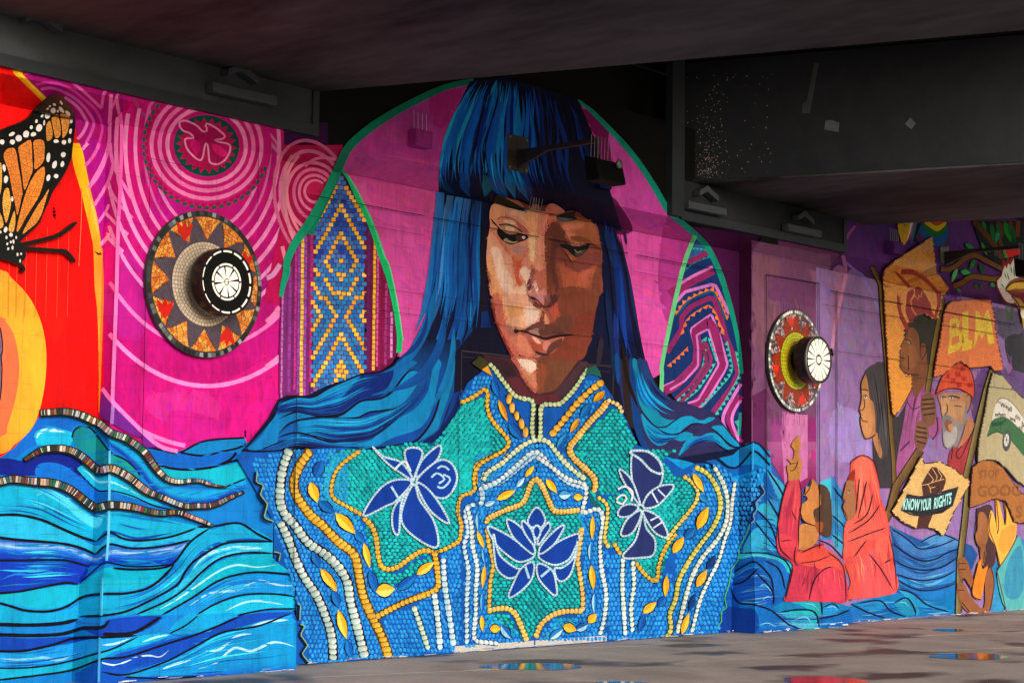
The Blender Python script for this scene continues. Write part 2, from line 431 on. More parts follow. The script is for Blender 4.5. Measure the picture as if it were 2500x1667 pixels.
def blob(cx, cy, rx, ry, a=0, n=8, e=1.0):
    ca, sa = math.cos(a), math.sin(a); o = []
    for i in range(n):
        t = 2*math.pi*i/n; x = math.copysign(abs(math.cos(t))**e, math.cos(t))*rx; y = math.copysign(abs(math.sin(t))**e, math.sin(t))*ry
        o.append((cx+x*ca-y*sa, cy+x*sa+y*ca))
    return o
def rope(S, pts, w, step, col, hi, dark='#0b1420', back=True, smooth=True, slant=0.35, edge=1.25):
    """row of fat stitches along a line"""
    w *= .88; step *= .9; p = spline(pts) if smooth else pts; L = plen(p); n = max(2, int(L/step)); p = resample(p, n+1)
    if back: stroke(S, p, w*edge, dark, smooth=False)
    o1 = layer(); o2 = layer(2); c, h = cc(col), cc(hi)
    for i in range(n):
        a, b = p[i], p[i+1]; t = math.atan2(b[1]-a[1], b[0]-a[0]); k = 1+random.uniform(-.12, .12)
        q = blob((a[0]+b[0])/2, (a[1]+b[1])/2, step*0.60*k, w/2*k, t+slant*1.2+random.uniform(-.12, .12), 10, 0.85)
        c_, h_, dk = jit(c, .1), jit(h, .08), mixc(c, (.01, .01, .015), .8)
        S.cv(q, [mixc(mixc(c_, h_, min(1, max(0, 0.5-0.9*math.sin(2*math.pi*j/10)))), dk, min(1, max(0, -1.15*math.cos(2*math.pi*j/10)-.15))) for j in range(10)], o1+(i % 12)*5e-6)
def scales(S, poly, cw, ch, c1, c2, ang=0.0, field=None, dark=None, o=None):
    """area filled with small overlapping stitches, rows running along ang (or field(x, y))"""
    if dark: fill(S, poly, dark, False)
    off = layer(2)
    xs = [q[0] for q in poly]; ys = [q[1] for q in poly]; x0, x1, y0, y1 = min(xs), max(xs), min(ys), max(ys)
    a, b = cc(c1), cc(c2); r = 0; y = y0; k_n = 0
    while y < y1:
        x = x0+(cw/2 if r % 2 else 0)+random.uniform(0, cw*.2)
        while x < x1:
            px, py = x+random.uniform(-.12, .12)*cw, y+random.uniform(-.12, .12)*ch
            if field: 
                an = field(px, py)
            else: an = ang
            if inside(px, py, poly):
                c = mixc(a, b, random.random()); d = mixc(c, (0.01, 0.02, 0.06), 0.35)
                q = blob(px, py, cw*.44, ch*.44, an+random.uniform(-.12, .12), 7)
                S.cv(q, [c, c, mixc(c, d, .5), d, d, c, mixc(c, b, .6)], off+(k_n % 6)*7e-6); k_n += 1
            x += cw
        y += ch*0.93; r += 1
def leaf(S, x0, y0, x1, y1, w, col, hi=None, dark='#10182a'):
    dx, dy = x1-x0, y1-y0; L = math.hypot(dx, dy); nx, ny = -dy/L, dx/L
    def sh(k):
        f = []
        for t, h in ((0,0),(.18,.34),(.42,.5),(.65,.42),(.86,.2),(1,0)): f.append((x0+dx*t+nx*h*w*k, y0+dy*t+ny*h*w*k))
        for t, h in ((.86,.2),(.65,.42),(.42,.5),(.18,.34)): f.append((x0+dx*t-nx*h*w*k, y0+dy*t-ny*h*w*k))
        return f
    if dark: fill(S, sh(1.25), dark, False)
    q = sh(1.0); fill(S, q, col, False)
    if hi: fill(S, q[:6], hi, False)
def strands(S, A, B, n, cols, w0, w1, seed=1, t0=(0, .25), t1=(.7, 1)):
    rr = random.Random(seed); A, B = resample(spline(A), 30), resample(spline(B), 30)
    for k in range(n):
        u = rr.random(); a, b = int(rr.uniform(*t0)*29), int(rr.uniform(*t1)*29)
        if b-a < 4: continue
        ph, am = rr.uniform(0, 6.28), rr.uniform(0, .03)
        p = [mixc(A[i], B[i], min(1, max(0, u+am*math.sin(ph+i*.35)))) for i in range(a, b+1)]
        c = cols[min(len(cols)-1, int(u*len(cols)))]; c = cc(rr.choice(c)); w = rr.uniform(w0, w1)
        stroke(S, p, [w*.5, w, w*.9, w*.3], jit(c, .2), taper=(.3, .4), smooth=False)
# ---------------------------------------------------------------- ground
gmat, gt, gb = newmat('wet_concrete_paving')
gp = geo_pos(gt)
ga = nnoise(gt, 0.9, 6, 0.6, gp, 0.4); gf = nnoise(gt, 22, 6, 0.7, gp); gl = nnoise(gt, 90, 3, 0.6, gp)
gcol = nramp(gt, nmath(gt, 'ADD', nmath(gt, 'MULTIPLY', ga.outputs[0], 0.7), nmath(gt, 'MULTIPLY', gf.outputs[0], 0.3)), [(0.3, (0.26, 0.215, 0.186)), (0.7, (0.56, 0.482, 0.425))])
gw = nnoise(gt, 0.85, 3, 0.5, nmap(gt, gp, (0.75, 1.0, 1.0)), 0.3)
wet = nramp(gt, gw.outputs[0], [(0.55, (0, 0, 0)), (0.64, (1, 1, 1))])
gt.links.new(nmix(gt, nmath(gt, 'MULTIPLY', wet.outputs[0], 0.9), gcol.outputs[0], (0.042, 0.031, 0.027)), gb.inputs['Base Color'])
gt.links.new(nmath(gt, 'SUBTRACT', 0.72, nmath(gt, 'MULTIPLY', wet.outputs[0], 0.22)), gb.inputs['Roughness'])
nbump(gt, gb, nmath(gt, 'ADD', gf.outputs[0], gl.outputs[0]), 0.25, 0.004)
gb.inputs['Specular IOR Level'].default_value = 0.3
M['ground'] = gmat
ground = mesh_obj('ground', [(-300,-300,-0.02),(300,-300,-0.02),(300,60,-0.02),(-300,60,-0.02)], [(0,1,2,3)], M['ground']); tag(ground, kind='structure')
# paving slabs laid on a skew grid, with open joints
SL = 1.83; sang = math.radians(-17); csa, ssa = math.cos(sang), math.sin(sang)
sm = bpy.data.meshes.new('paving_slab'); h = SL/2-0.004; e = 0.002
sm.from_pydata([(-h,-h,-.06),(h,-h,-.06),(h,h,-.06),(-h,h,-.06),(-h,-h,-e),(h,-h,-e),(h,h,-e),(-h,h,-e),(-h+e,-h+e,0),(h-e,-h+e,0),(h-e,h-e,0),(-h+e,h-e,0)], [],
    [(0,1,5,4),(1,2,6,5),(2,3,7,6),(3,0,4,7),(4,5,9,8),(5,6,10,9),(6,7,11,10),(7,4,8,11),(8,9,10,11)]); sm.materials.append(M['ground'])
for i in range(-6, 24):
    for j in range(-16, 8):
        x, y = i*SL*csa-j*SL*ssa+6, i*SL*ssa+j*SL*csa-0.4
        q = project([(x, y, 0)])[0]; zd = (np.array([x, y, 0])-CAM)@_F
        if zd < 3 or not (-260 < q[0] < 2800 and 1380 < q[1] < 2000): continue
        if y > 1.2: continue
        o = link('paving_slab', sm, ground); o.location = (x, y, random.uniform(-.0015, .0015)); o.rotation_euler = (0, 0, sang)
# ---------------------------------------------------------------- bridge: girders, deck, screens
GZ = 5.32
def girder(name, a0, a1, w, label, ylen=6.9):  # girders cut short just out of view so daylight reaches the wall
    g = empty(name, (a0[0], a0[1], GZ), label=label, cat='girder', group='box girders of the bridge overhead')
    ux, uy = (a1[0]-a0[0], a1[1]-a0[1]); L = math.hypot(ux, uy); ux, uy = ux/L, uy/L
    A = Vector((a0[0], a0[1], 0)); U = Vector((ux, uy, 0)); ln = ylen/abs(uy)
    A2 = A+U*ln; back = A-U*0.25
    B0, B2 = back+Vector((w, 0, 0)), A2+Vector((w, 0, 0))
    def quad(n, vs, mat):
        return mesh_obj(n, vs, [(0,1,2,3)], M[mat], g)
    z1 = 6.78; ch = 0.05
    # soffit slab with a small drip lip along both edges
    mb = MB(); d = 0.022
    def prism(p, q, r, s, za, zb): mb.add([(*v[:2], za) for v in (p,q,r,s)]+[(*v[:2], zb) for v in (p,q,r,s)], [(0,3,2,1),(4,5,6,7),(0,1,5,4),(1,2,6,5),(2,3,7,6),(3,0,4,7)])
    prism(back, B0, B2, A2, GZ, GZ+d)
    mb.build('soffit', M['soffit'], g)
    mb = MB(); k = Vector((0.03, 0, 0)); prism(back+k, back+k+Vector((0.2,0,0)), A2+k+Vector((0.2,0,0)), A2+k, GZ+d+0.002, z1); mb.build('web', M['girder_side'], g)
    mb = MB(); prism(B0-k-Vector((0.2,0,0)), B0-k, B2-k, B2-k-Vector((0.2,0,0)), GZ+d+0.002, z1); mb.build('web', M['girder_side'], g)
    mb = MB(); lip = Vector((-0.015,0,0)); prism(back+lip, back+lip+Vector((0.05,0,0)), A2+lip+Vector((0.05,0,0)), A2+lip, GZ+d+0.001, GZ+d+0.03); mb.build('edge_lip', M['girder_side'], g)
    return g, A, U, ln
W_G = 3.98
g1, *_ = girder('box_girder', (11.36-W_G, -0.33), (13.36-W_G, -6.46), W_G, 'dark box girder whose soffit meets the screened beam beside the butterfly')
g2, A2_, U2_, L2_ = girder('box_girder', (17.40, -0.33), (18.61, -3.95), W_G, 'dark box girder with paint specks on its web above the second medallion')
deck = mesh_obj('deck_slab', [(6.6,0.4,6.8),(31,0.4,6.8),(33.2,-6.8,6.8),(8.8,-6.8,6.8),(6.6,0.4,7.05),(31,0.4,7.05),(33.2,-6.8,7.05),(8.8,-6.8,7.05)],  # deck cut short with the girders to let light in underneath
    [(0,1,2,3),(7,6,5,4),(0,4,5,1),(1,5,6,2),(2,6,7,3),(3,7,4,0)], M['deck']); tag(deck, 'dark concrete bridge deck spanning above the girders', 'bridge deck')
bw = mesh_obj('backing_sheet', [(3,0.34,-0.1),(33,0.34,-0.1),(33,0.34,6.79),(3,0.34,6.79)], [(0,1,2,3)], M['deck']); tag(bw, 'black sheet added behind the mural, closing the void above its top edge', 'wall')  # added sheet: stands for the black void and blocks sky leaking through
# screened end beams under the girders
smt, st_, sb = newmat('perforated_screen'); sp = geo_pos(st_)
vx = st_.nodes.new('ShaderNodeSeparateXYZ'); st_.links.new(sp, vx.inputs[0])
h1 = nmath(st_, 'SINE', nmath(st_, 'ADD', nmath(st_, 'MULTIPLY', vx.outputs[0], 260), nmath(st_, 'MULTIPLY', vx.outputs[2], 90)))
h2 = nmath(st_, 'SINE', nmath(st_, 'MULTIPLY', vx.outputs[2], 300))
hh = nmath(st_, 'MULTIPLY', h1, h2); sn = nnoise(st_, 1.4, 5, 0.6, sp, 0.5)
sc = nramp(st_, sn.outputs[0], [(0.35, (0.014, 0.018, 0.024)), (0.65, (0.038, 0.048, 0.062))])
st_.links.new(nmix(st_, nmath(st_, 'MULTIPLY', nmath(st_, 'GREATER_THAN', hh, 0.25), 0.45), sc.outputs[0], (0.008, 0.009, 0.01)), sb.inputs['Base Color'])
sb.inputs['Roughness'].default_value = 0.55; nbump(st_, sb, hh, 0.4, 0.004); M['screen'] = smt
def beam(x0, x1, label, zb0, zb1, mat):
    b = empty('screened_beam', (x0, -0.4, 4.9), label=label, cat='beam', group='end beams between the girders and the wall')
    MB().add([(x0,-0.39,zb0),(x1,-0.39,zb1),(x1,-0.39,GZ-.002),(x0,-0.39,GZ-.002),(x0,-0.352,zb0),(x1,-0.352,zb1),(x1,-0.352,GZ-.002),(x0,-0.352,GZ-.002)],
        [(0,1,2,3),(1,5,6,2),(0,4,5,1),(4,0,3,7),(3,2,6,7),(5,4,7,6)]).build('screen_panel', M[mat], b)
    MB().add([(x0,-0.41,zb0-.01),(x1,-0.41,zb1-.01),(x1,-0.41,zb1+.09),(x0,-0.41,zb0+.09),(x0,-0.355,zb0-.01),(x1,-0.355,zb1-.01),(x1,-0.355,zb1+.09),(x0,-0.355,zb0+.09)],
        [(0,1,2,3),(1,5,6,2),(0,4,5,1),(4,0,3,7),(3,2,6,7)]).build('bottom_flange', M['blue_steel'], b)
    MB().box(x1-.07, x1+.005, -0.412, -0.353, min(zb0, zb1), GZ-.003).build('end_plate', M['blue_steel'], b)
    return b
b1 = beam(5.0, 11.36, 'dark blue perforated screen beam above the butterfly and rosette', 4.93, 4.90, 'screen')
b2 = beam(17.10, 20.80, 'dark grey beam above the second medallion pilaster', 4.86, 4.885, 'soffit_dark' if 'soffit_dark' in M else 'girder_side')
# dark blue post at the near end of the second girder
post = MB().box(16.86, 17.10, -0.45, -0.353, 4.87, 6.79).build('steel_post', M['blue_steel']); tag(post, 'dark blue steel post standing at the end of the second girder', 'post')
def chevron(px, py, sx, bar, label):
    p = hitY(px, py, -0.41); 
    o = empty('bracket', tuple(p), label=label, cat='bracket', group='folded steel brackets and bars on the end beams')
    x, z = p[0], p[2]; t = 0.12*sx; dx = 0.20*sx
    prof = [(-dx*.72,-.03),(-dx*.72,-.03+t*.5),(-dx*.0,t*.85),(dx,t*.15),(dx,-t*.38),(0,t*.28)]
    V = [(x+a, -0.41-0.10, z+b) for a, b in prof]+[(x+a, -0.405, z+b) for a, b in prof]
    n = 6; F = [tuple(range(n))[::-1], tuple(range(n, 2*n))]+[(i, (i+1) % n, n+(i+1) % n, n+i) for i in range(n)]
    MB().add(V, F).build('folded_plate', M['bracket'], o, bevel=0.006)
    if bar:
        (ax, ay), (bx, by) = bar; a = hitY(ax, ay, -0.47); b = hitY(bx, by, -0.47)
        MB().bar(tuple(a), (b[0], b[1], (a[2]+b[2])/2), 0.10, 0.085).build('bar', M['bracket'], o, bevel=0.006)
chevron(85, 58, 1.0, None, 'folded grey steel bracket on the screen beam above the butterfly')
chevron(572, 187, 1.0, ((512, 214), (668, 247)), 'folded grey steel bracket with a long bar above the pink rosette')
chevron(1712, 478, 1.1, ((1674, 500), (1766, 518)), 'folded grey bracket with a bar beside the dark blue post')
chevron(1950, 537, 1.1, ((1917, 555), (1998, 572)), 'folded grey bracket with a bar near the purple mural sky')
# tape marks and overspray on the web of the second girder
def on_web(px, py, off=0.004):
    n = Vector((U2_[1], -U2_[0], 0)); n = n if n.x < 0 else -n
    A = A2_+Vector((0.03, 0, 0))+n*off; r = Vector(ray(px, py)); c = Vector(CAM); t = (A-c).dot(n)/r.dot(n); return c+r*t
M['tape'] = simple('pale_tape', (0.075, 0.085, 0.1), 0.6, 0, 0.3, 20); M['speck'] = simple('paint_speck', (0.45, 0.36, 0.34), 0.6, 0, 0.3, 20)
M['tape_dark'] = simple('grey_blue_patch', (0.03, 0.042, 0.048), 0.6, 0, 0.2, 8)
def webpatch(txt, mat, nm, off=0.004):
    return mesh_obj(nm, [on_web(x, y, off) for x, y in P('C', txt)], [tuple(range(len(txt.split())))], M[mat], g2)
webpatch('1010,815 1055,812 1105,830 1098,893 1050,885 1002,876', 'tape', 'tape_patch'); webpatch('1583,795 1620,835 1590,875 1547,840', 'tape', 'tape_patch')
webpatch('935,430 968,430 940,570 905,765 852,768 855,705 885,680', 'tape_dark', 'paint_patch')
rs = random.Random(3); V = []; Fc = []
for i in range(330):
    if i < 230: cx, cy = rs.gauss(225, 45), 1230-abs(rs.gauss(0, 250))
    else: cx, cy = rs.uniform(60, 650), rs.uniform(500, 1180)
    if cx < 60 or cy < 480: continue
    s = rs.choice((1.2, 1.6, 2.2, 3.2)); b = len(V)
    for k in range(5):
        t = 2*math.pi*k/5; ox, oy, kk = FR['C']; V.append(on_web(ox+(cx+s*math.cos(t))/kk, oy+(cy+1.5*s*math.sin(t))/kk, 0.005))
    Fc.append(tuple(range(b, b+5)))
o = mesh_obj('paint_speck', V, Fc, M['speck'], g2); o['kind'] = 'stuff'
# ================================================================ mural: dark ground of the centre bay
S = Paint('painted_dark_ground', wall)
fill(S, P('Z','690,60 1900,60 1900,1000 690,1000 690,480 800,370'), '#070207', False)
fill(S, P('Z','693,300 800,300 800,420 693,480'), '#3a0c48', False)
fill(S, P('F','0,0 560,60 560,1600 -100,1600 200,900'), '#470a48', False, cf=gx(1650,1840,'#5a0f58','#2c0630'))
S.build()
# ================================================================ mural, left: butterfly bay, pink pilaster, sea
def part_empty(name, parent, label=None):
    o = bpy.data.objects.new(name, None); COL.objects.link(o); o.parent = parent; o.empty_display_size = 0.05
    if label: o['label'] = label
    return o
FULL = [(-200,100),(2700,100),(2700,1800),(-200,1800)]
# ---- red bay ground colours
S = Paint('painted_red_ground', wall)
fill(S, P('Z','-200,60 320,60 330,1150 -200,1150'), '#f00800', False)
for q in ('40,300 180,340 200,420 120,460 30,420','60,650 180,640 200,760 130,820 70,780','100,860 210,850 220,980 150,1010 90,960','20,180 100,200 90,260 10,250'):
    fill(S, P('Z', q), random.choice(['#e00600','#d80500','#fb1400']))
fill(S, P('Z','150,640 225,640 232,1010 190,1010 165,820'), '#e60500')
brushwork(S, .12, (5, 14), (18, 60), .14, 1.57, 9, 21)
S.build()
S = Paint('painted_magenta_ground', wall)
fill(S, P('T','905,-600 870,0 910,110 945,290 1000,560 1060,800 1100,1060 1125,1300 1130,2000 1125,3400 3105,3400 3105,-200 3400,-250 3600,-1200 400,-1150 470,-600'), '#bd0a7c', False)
fill(S, P('S','350,90 600,420 905,710 1300,1000 1450,1300 1500,1568 2352,1568 2352,560 1300,300'), '#a00878', False)
for q, c in (('T 900,0 1180,0 1190,300 1060,640 960,280','#a80a8c'),('T 1040,640 1190,620 1190,1300 1110,1050','#b00a94'),('A 1010,1000 1250,1230 1300,1420 1050,1500 1010,1300','#b80a8a'),
             ('A 800,850 1000,900 1010,1400 820,1200','#c40a78'),('D 700,150 1000,300 960,760 720,650','#b81a90'),('D 970,700 1250,900 1880,880 1880,560 1700,700 1400,900','#bf1086'),
             ('D 980,960 1250,1085 1450,1090 1880,890 1870,1250 1640,1430 1200,1500 970,1400','#d01488'),('D 1000,1150 1350,1120 1500,1250 1300,1330 1050,1300','#d62898'),
             ('D 1150,1250 1500,1330 1450,1480 1200,1500','#c81890'),('D 700,20 800,20 780,420 700,380','#da0e8c'),('D 1750,350 1890,250 1885,560 1780,660 1740,500','#b00a78')):
    fill(S, P(q[0], q[2:]), c)
brushwork(S, .16, (5, 14), (16, 50), .22, 1.4, 9, 22)
S.build()
# ---- yellow / orange arc and the orange disc at the frame edge
S = Paint('painted_orange_arc', wall)
fill(S, P('S','190,60 260,60 360,90 450,270 600,420 905,710 1000,820 900,860 600,560 400,370 270,240'), '#e9b207', False)
stroke(S, P('S','300,110 380,240 560,420 860,720'), 6, '#ffd23a')
A_ = P('T','780,0 800,230 870,470 930,720 990,980 1020,1150 1035,1568')+P('D','655,560 665,850 662,1250')
B_ = P('T','870,0 910,110 945,290 1000,560 1060,800 1100,1060 1125,1300')+P('D','690,140 700,420 690,800 672,1270')
A2, B2 = resample(spline(A_), 60), resample(spline(B_), 60); off = layer()
cs = [cc('#f6c408'), cc('#ffb81a'), cc('#ff9030'), cc('#ff9a3c'), cc('#ff9d3e')]
for i in range(59):
    u = i/59*4; c = mixc(cs[int(u)], cs[min(4, int(u)+1)], u-int(u)); S.cv([A2[i], A2[i+1], B2[i+1], B2[i]], [mixc(c, cc('#ff8a28'), .35)]*2+[c, c], off+(i % 5)*4e-6)
stroke(S, A_[8:], 1.6, '#7a1a08')
stroke(S, P('T','935,470 985,620 1040,820 1080,1020'), 5, '#ffc060', taper=(.3,.3))
S.build()
S = Paint('painted_orange_disc', wall)
fill(S, P('D','-400,250 0,300 80,360 170,450 240,560 290,700 312,850 310,1000 290,1150 250,1300 190,1400 100,1480 0,1545 -400,1600'), '#ff9f28', cf=gx(0,113,'#ff8f2c','#ffac30'))
fill(S, P('D','-400,560 0,620 40,650 90,730 120,850 130,970 120,1090 90,1230 50,1350 0,1430 -400,1500'), '#ff6a45')
fill(S, P('D','-60,650 0,690 15,760 20,860 8,960 16,1060 0,1180 -60,1200'), '#6f5a72')
stroke(S, P('D','0,690 14,760 18,850 6,880 14,960 10,1080 0,1180'), 3.2, '#100c14')
S.build()
# ---- pink line work
S = Paint('painted_pink_lines', wall)
PK, PL = '#ee78cc', '#e05cbc'
for q, w, c in (('S 470,245 700,215 900,222',4,'#d848b0'),('S 690,450 900,410 1150,440 1400,560 1650,760 1800,900 1900,1050 1940,1180 1960,1300 1930,1450 1890,1568',5.5,'#c83aa8'),
    ('S 780,540 950,515 1150,560 1400,690 1600,860 1740,1050 1795,1160 1780,1280 1720,1430 1640,1568',6,'#d050b4'),('S 1230,690 1400,800 1530,930 1620,1080 1670,1160 1630,1290 1560,1410 1480,1490',6.5,'#e070c4'),
    ('S 1290,330 1480,480 1700,670 1940,900',6,'#d860b8'),('S 1940,900 1990,620 2090,510',6.5,'#d85ab8'),('S 2280,570 2200,760 2110,980 2085,1130 2100,1200 2100,1400 2080,1568',5,'#e060b8'),
    ('S 2230,680 2250,850 2290,1050 2330,1250 2370,1450',7,'#e070b8'),
    ('T 1085,0 1060,70 1000,170 930,250',7,PL),('T 960,0 900,70',7,'#e088d0'),('T 1190,0 1175,100 1130,230 1060,370 980,470',8,PK),
    ('T 1240,230 1200,380 1130,520 1030,680',7,PK),('T 1205,0 1215,120 1240,230 1280,330 1344,440 1440,600',7,PK),('T 1190,430 1220,530 1310,680 1344,710 1450,820',6,'#f07cb8'),
    ('T 1190,670 1150,760 1070,870',6,PK),('T 1150,760 1310,920 1400,1000',7,'#f088d0'),('T 1185,980 1180,1020 1100,1110',8,'#f49ae0'),('T 1180,1030 1344,1190',8,'#f49ae0'),
    ('A 750,640 745,760 740,850 735,980 690,1110 600,1270',8,PK),
    
    
    ('A 1060,670 1010,720 1030,820 1070,880',6,'#c860a0'),('A 1180,700 1100,760 1110,850',5,'#c860a0'),('A 900,640 930,720 990,800 1020,860',5,'#a04080'),
    ('A 1340,745 1480,790 1620,880 1720,1010',7,'#c060a0'),('A 1470,770 1620,860 1740,1020 1780,1040',6,'#a84c88'),('A 1660,820 1780,920 1890,1040',7,'#d070a8'),('A 1740,830 1850,940 1910,1060',5,'#d070a8')):
    stroke(S, P(q[0], q[2:]), w*1.15, c, wob=.06)
for ry, w, c, t0, t1 in ((205,8,'#e47cc4',-20,200),(236,6,'#d860b0',0,205),(268,9,'#ee84c8',-15,200),(305,10,'#ee86cc',-10,195),(340,10,'#ee8cd2',-8,192),(378,9,'#f08cd6',-5,190),(415,9,'#f08cd8',0,185),(492,9.5,'#ee78cc',0,180),(585,10.5,'#f888dc',0,180),(735,10.5,'#f47cd4',0,180)):
    run = []
    for i in range(141):
        t = math.radians(t0+(t1-t0)*i/140); x, y = 506+.655*ry*math.cos(t), 357+ry*math.sin(t)
        if 266 < x < 700 and y > 225 and (ry != 735 or x < 455): run.append((x, y))
        else:
            if len(run) > 3: stroke(S, run, w, c, smooth=False, wob=.05)
            run = []
    if len(run) > 3: stroke(S, run, w, c, smooth=False, wob=.05)
S.build()
# ---- rosette
S = Paint('painted_rosette', wall)
def ell(cx, cy, rx, ry, a, t0, t1, n=40):
    ca, sa = math.cos(a), math.sin(a); o = []
    for i in range(n+1):
        t = math.radians(t0+(t1-t0)*i/n); x, y = rx*math.cos(t), ry*math.sin(t); o.append((cx+x*ca-y*sa, cy+x*sa+y*ca))
    return o
RC = (1395/2.766, 985/2.766); ra = math.radians(12); k_ = 1/2.766
fill(S, ell(*RC, 440*k_, 428*k_, ra, 0, 359, 60), '#c4127c', False)
for r0, r1, w, c in ((372,356,11,'#f07cc0'),(318,302,11,'#ee74ba'),(266,250,11,'#f48ccc')): stroke(S, ell(*RC, r0*k_, r1*k_, ra, 0, 360, 70), w*k_*2.5, c, smooth=False, wob=.1)
fill(S, ell(*RC, 222*k_, 206*k_, ra, 0, 359, 60), '#0d4a48', False)
g = []
for i in range(44):
    rr = 1.0 if i % 2 else 0.80; t = 2*math.pi*i/44; x, y = 208*k_*rr*math.cos(t), 190*k_*rr*math.sin(t); g.append((RC[0]+x*math.cos(ra)-y*math.sin(ra), RC[1]+x*math.sin(ra)+y*math.cos(ra)))
fill(S, g, '#b00a58', False)
for i in range(30):
    t = math.radians(8+i*6.8); 
    for r, c, w in ((425,'#0d5550',13),(408,'#a80a52',13)):
        tt = t+(0.04 if c == '#a80a52' else 0); a0, a1 = math.degrees(tt), math.degrees(tt)+4.4
        stroke(S, ell(*RC, r*k_*1.0, r*k_*0.985, ra, a0, a1, 5), w*k_*1.7, c, smooth=False)
fl = P('A','1210,830 1250,815 1290,830 1330,850 1370,890 1400,880 1385,840 1410,840 1450,860 1490,890 1520,920 1500,940 1450,945 1480,960 1530,970 1555,985 1550,1030 1520,1080 1470,1110 1420,1100 1410,1060 1405,1000 1395,965 1380,1000 1370,1060 1350,1085 1300,1050 1260,1000 1250,940 1290,935 1310,930 1280,900 1230,880')
fill(S, fl, '#a8085c'); stroke(S, spline(fl, True)+[spline(fl, True)[0]], 4.5, '#f48ccc', smooth=False)
fill(S, P('A','1430,980 1450,1030 1500,1060 1540,1040 1500,1000 1460,975'), '#e01880'); fill(S, P('A','1290,950 1340,960 1355,1000 1330,1050 1290,1000'), '#d01078')
S.build()
# ---- spiral arcs painted where the centre bay starts
S = Paint('painted_spiral', wall)
fill(S, P('K','230,-150 1100,-150 1050,250 560,1050 310,1500 240,2100 -40,2100 200,1000'), '#b80c58', False)
sc_ = P('K','700,480')[0]
for rx, ry, w, c in ((150,140,7,'#f082bc'),(225,230,7,'#f07cb8'),(300,330,8,'#e470ac'),(400,440,8,'#f088b8'),(480,640,9,'#e07aa8'),(560,820,8,'#d86a9c')):
    stroke(S, ell(sc_[0], sc_[1]+ry*.25/5.87, rx/5.87, ry*1.12/5.87, math.radians(-14), 60, 330, 50), w, c, smooth=False, wob=.08)
fill(S, ell(*sc_, 120/5.87, 110/5.87, -.3, 0, 359, 24), '#cc2060', False)
for q, w, c in (('K 470,0 340,180 290,420 310,700 400,960 520,1150',7,'#f090b0'),('K 380,0 290,160 250,430 270,760 340,1060 420,1250',9,'#e88cb0'),('K 1000,60 830,30 680,60 560,150',7,'#f07cb8'),
                ('L 0,230 100,180 200,30',12,'#d890cc'),('L 0,860 110,760 190,640',12,'#e87cc0'),('L 0,1500 100,1430 190,1350',11,'#f088d0'),('K 230,1300 290,1568',9,'#f088a8')):
    stroke(S, P(q[0], q[2:]), w, c)
S.build()
# ---- the sea on the left
S = Paint('painted_waves', wall, label='turquoise and blue painted waves with black outlines')
BK = '#06091c'
fill(S, P('R','-200,870 0,850 130,760 300,580 380,450 600,420 940,520 1090,640 1360,790 1390,740 1710,790 1950,690 2340,650 2352,700 2700,760 2800,1568 2800,3200 -300,3200'), '#0a78d0', False)
fill(S, P('R','0,850 130,760 300,580 390,455 600,440 800,470 940,560 1060,650 1200,680 1340,790 1100,800 900,540 700,560 640,720 330,740 150,850 0,870 -100,870'), '#0a64cc')
fill(S, P('R','1360,745 1600,800 1720,800 1950,830 2230,800 2260,850 2000,940 1750,960 1560,940 1440,850'), '#0560c8')
fill(S, P('R','1720,795 1950,700 2200,660 2350,680 2310,740 2150,780 1900,830'), '#0a7cc8')
fill(S, P('R','330,660 350,600 440,565 560,570 690,610 700,660 660,735 500,740 380,740'), '#18b4e6')
stroke(S, P('R','350,670 380,610 470,585 620,605'), 8, '#b8ecfa', taper=(.3,.4))
fill(S, P('R','690,660 710,590 780,550 860,570 940,650 1040,780 1160,840 1280,920 1340,1000 1340,1040 1200,980 1080,900 940,920 880,830 740,760'), '#0d8f96', cf=gx(175,345,'#0c7c8a','#14a0a0'))
stroke(S, P('R','690,660 710,590 780,550 870,570 960,680 1060,800 1200,870 1300,960 1345,1030'), 4.5, BK)
band(S, P('R','1000,600 1200,700 1340,800 1440,930 1600,1060 1750,1110 2000,1130 2352,1030'), P('R','1060,740 1200,850 1340,1000 1480,1170 1620,1270 1760,1310 2000,1300 2352,1150'), ['#0a5cc8','#1494de','#12a0e0','#0a4cbc','#0538a8'])
fill(S, P('R','1540,940 1800,965 2050,950 2352,880 2600,860 2600,1040 2352,1050 2150,1130 1950,1050 1700,1060 1560,1000'), '#0faccc')
fill(S, P('R','-100,880 100,860 230,880 400,820 600,790 800,850 900,960 940,1020 940,1160 880,1130 700,1000 560,910 420,900 340,960 350,1020 0,1020 -100,1040'), '#03228c')
fill(S, P('R','340,960 380,910 480,895 600,920 720,1000 940,1170 940,1320 800,1240 560,1090 360,1030'), '#0a6cd4')
fill(S, P('R','940,1170 1100,1170 1300,1230 1560,1330 1680,1350 1400,1330 1060,1260 940,1290'), '#0a6ccc')
fill(S, P('R','740,980 770,930 830,940 940,1040 1060,1020 1200,1090 1400,1210 1560,1310 1350,1260 1100,1180 940,1160 850,1090'), '#16b0e2')
stroke(S, P('R','780,960 840,990 940,1080 1060,1080 1200,1140 1360,1220'), 5, '#7cdcf4', taper=(.3,.5))
stroke(S, P('R','720,950 820,1060 940,1165 1060,1165 1250,1210 1480,1310 1640,1345'), 3.6, BK)
stroke(S, P('R','1380,740 1560,780 1720,800 1960,690 2340,660'), 5, BK); stroke(S, P('R','1720,800 1930,830 2130,790 2270,760 2352,720'), 5, BK)
stroke(S, P('R','1480,900 1600,945 1800,965 2030,940 2200,870 2260,800'), 6, BK); stroke(S, P('R','2000,950 2200,890 2352,860 2600,830'), 6, BK)
stroke(S, P('R','2160,1130 2352,1050 2560,960'), 4, BK)
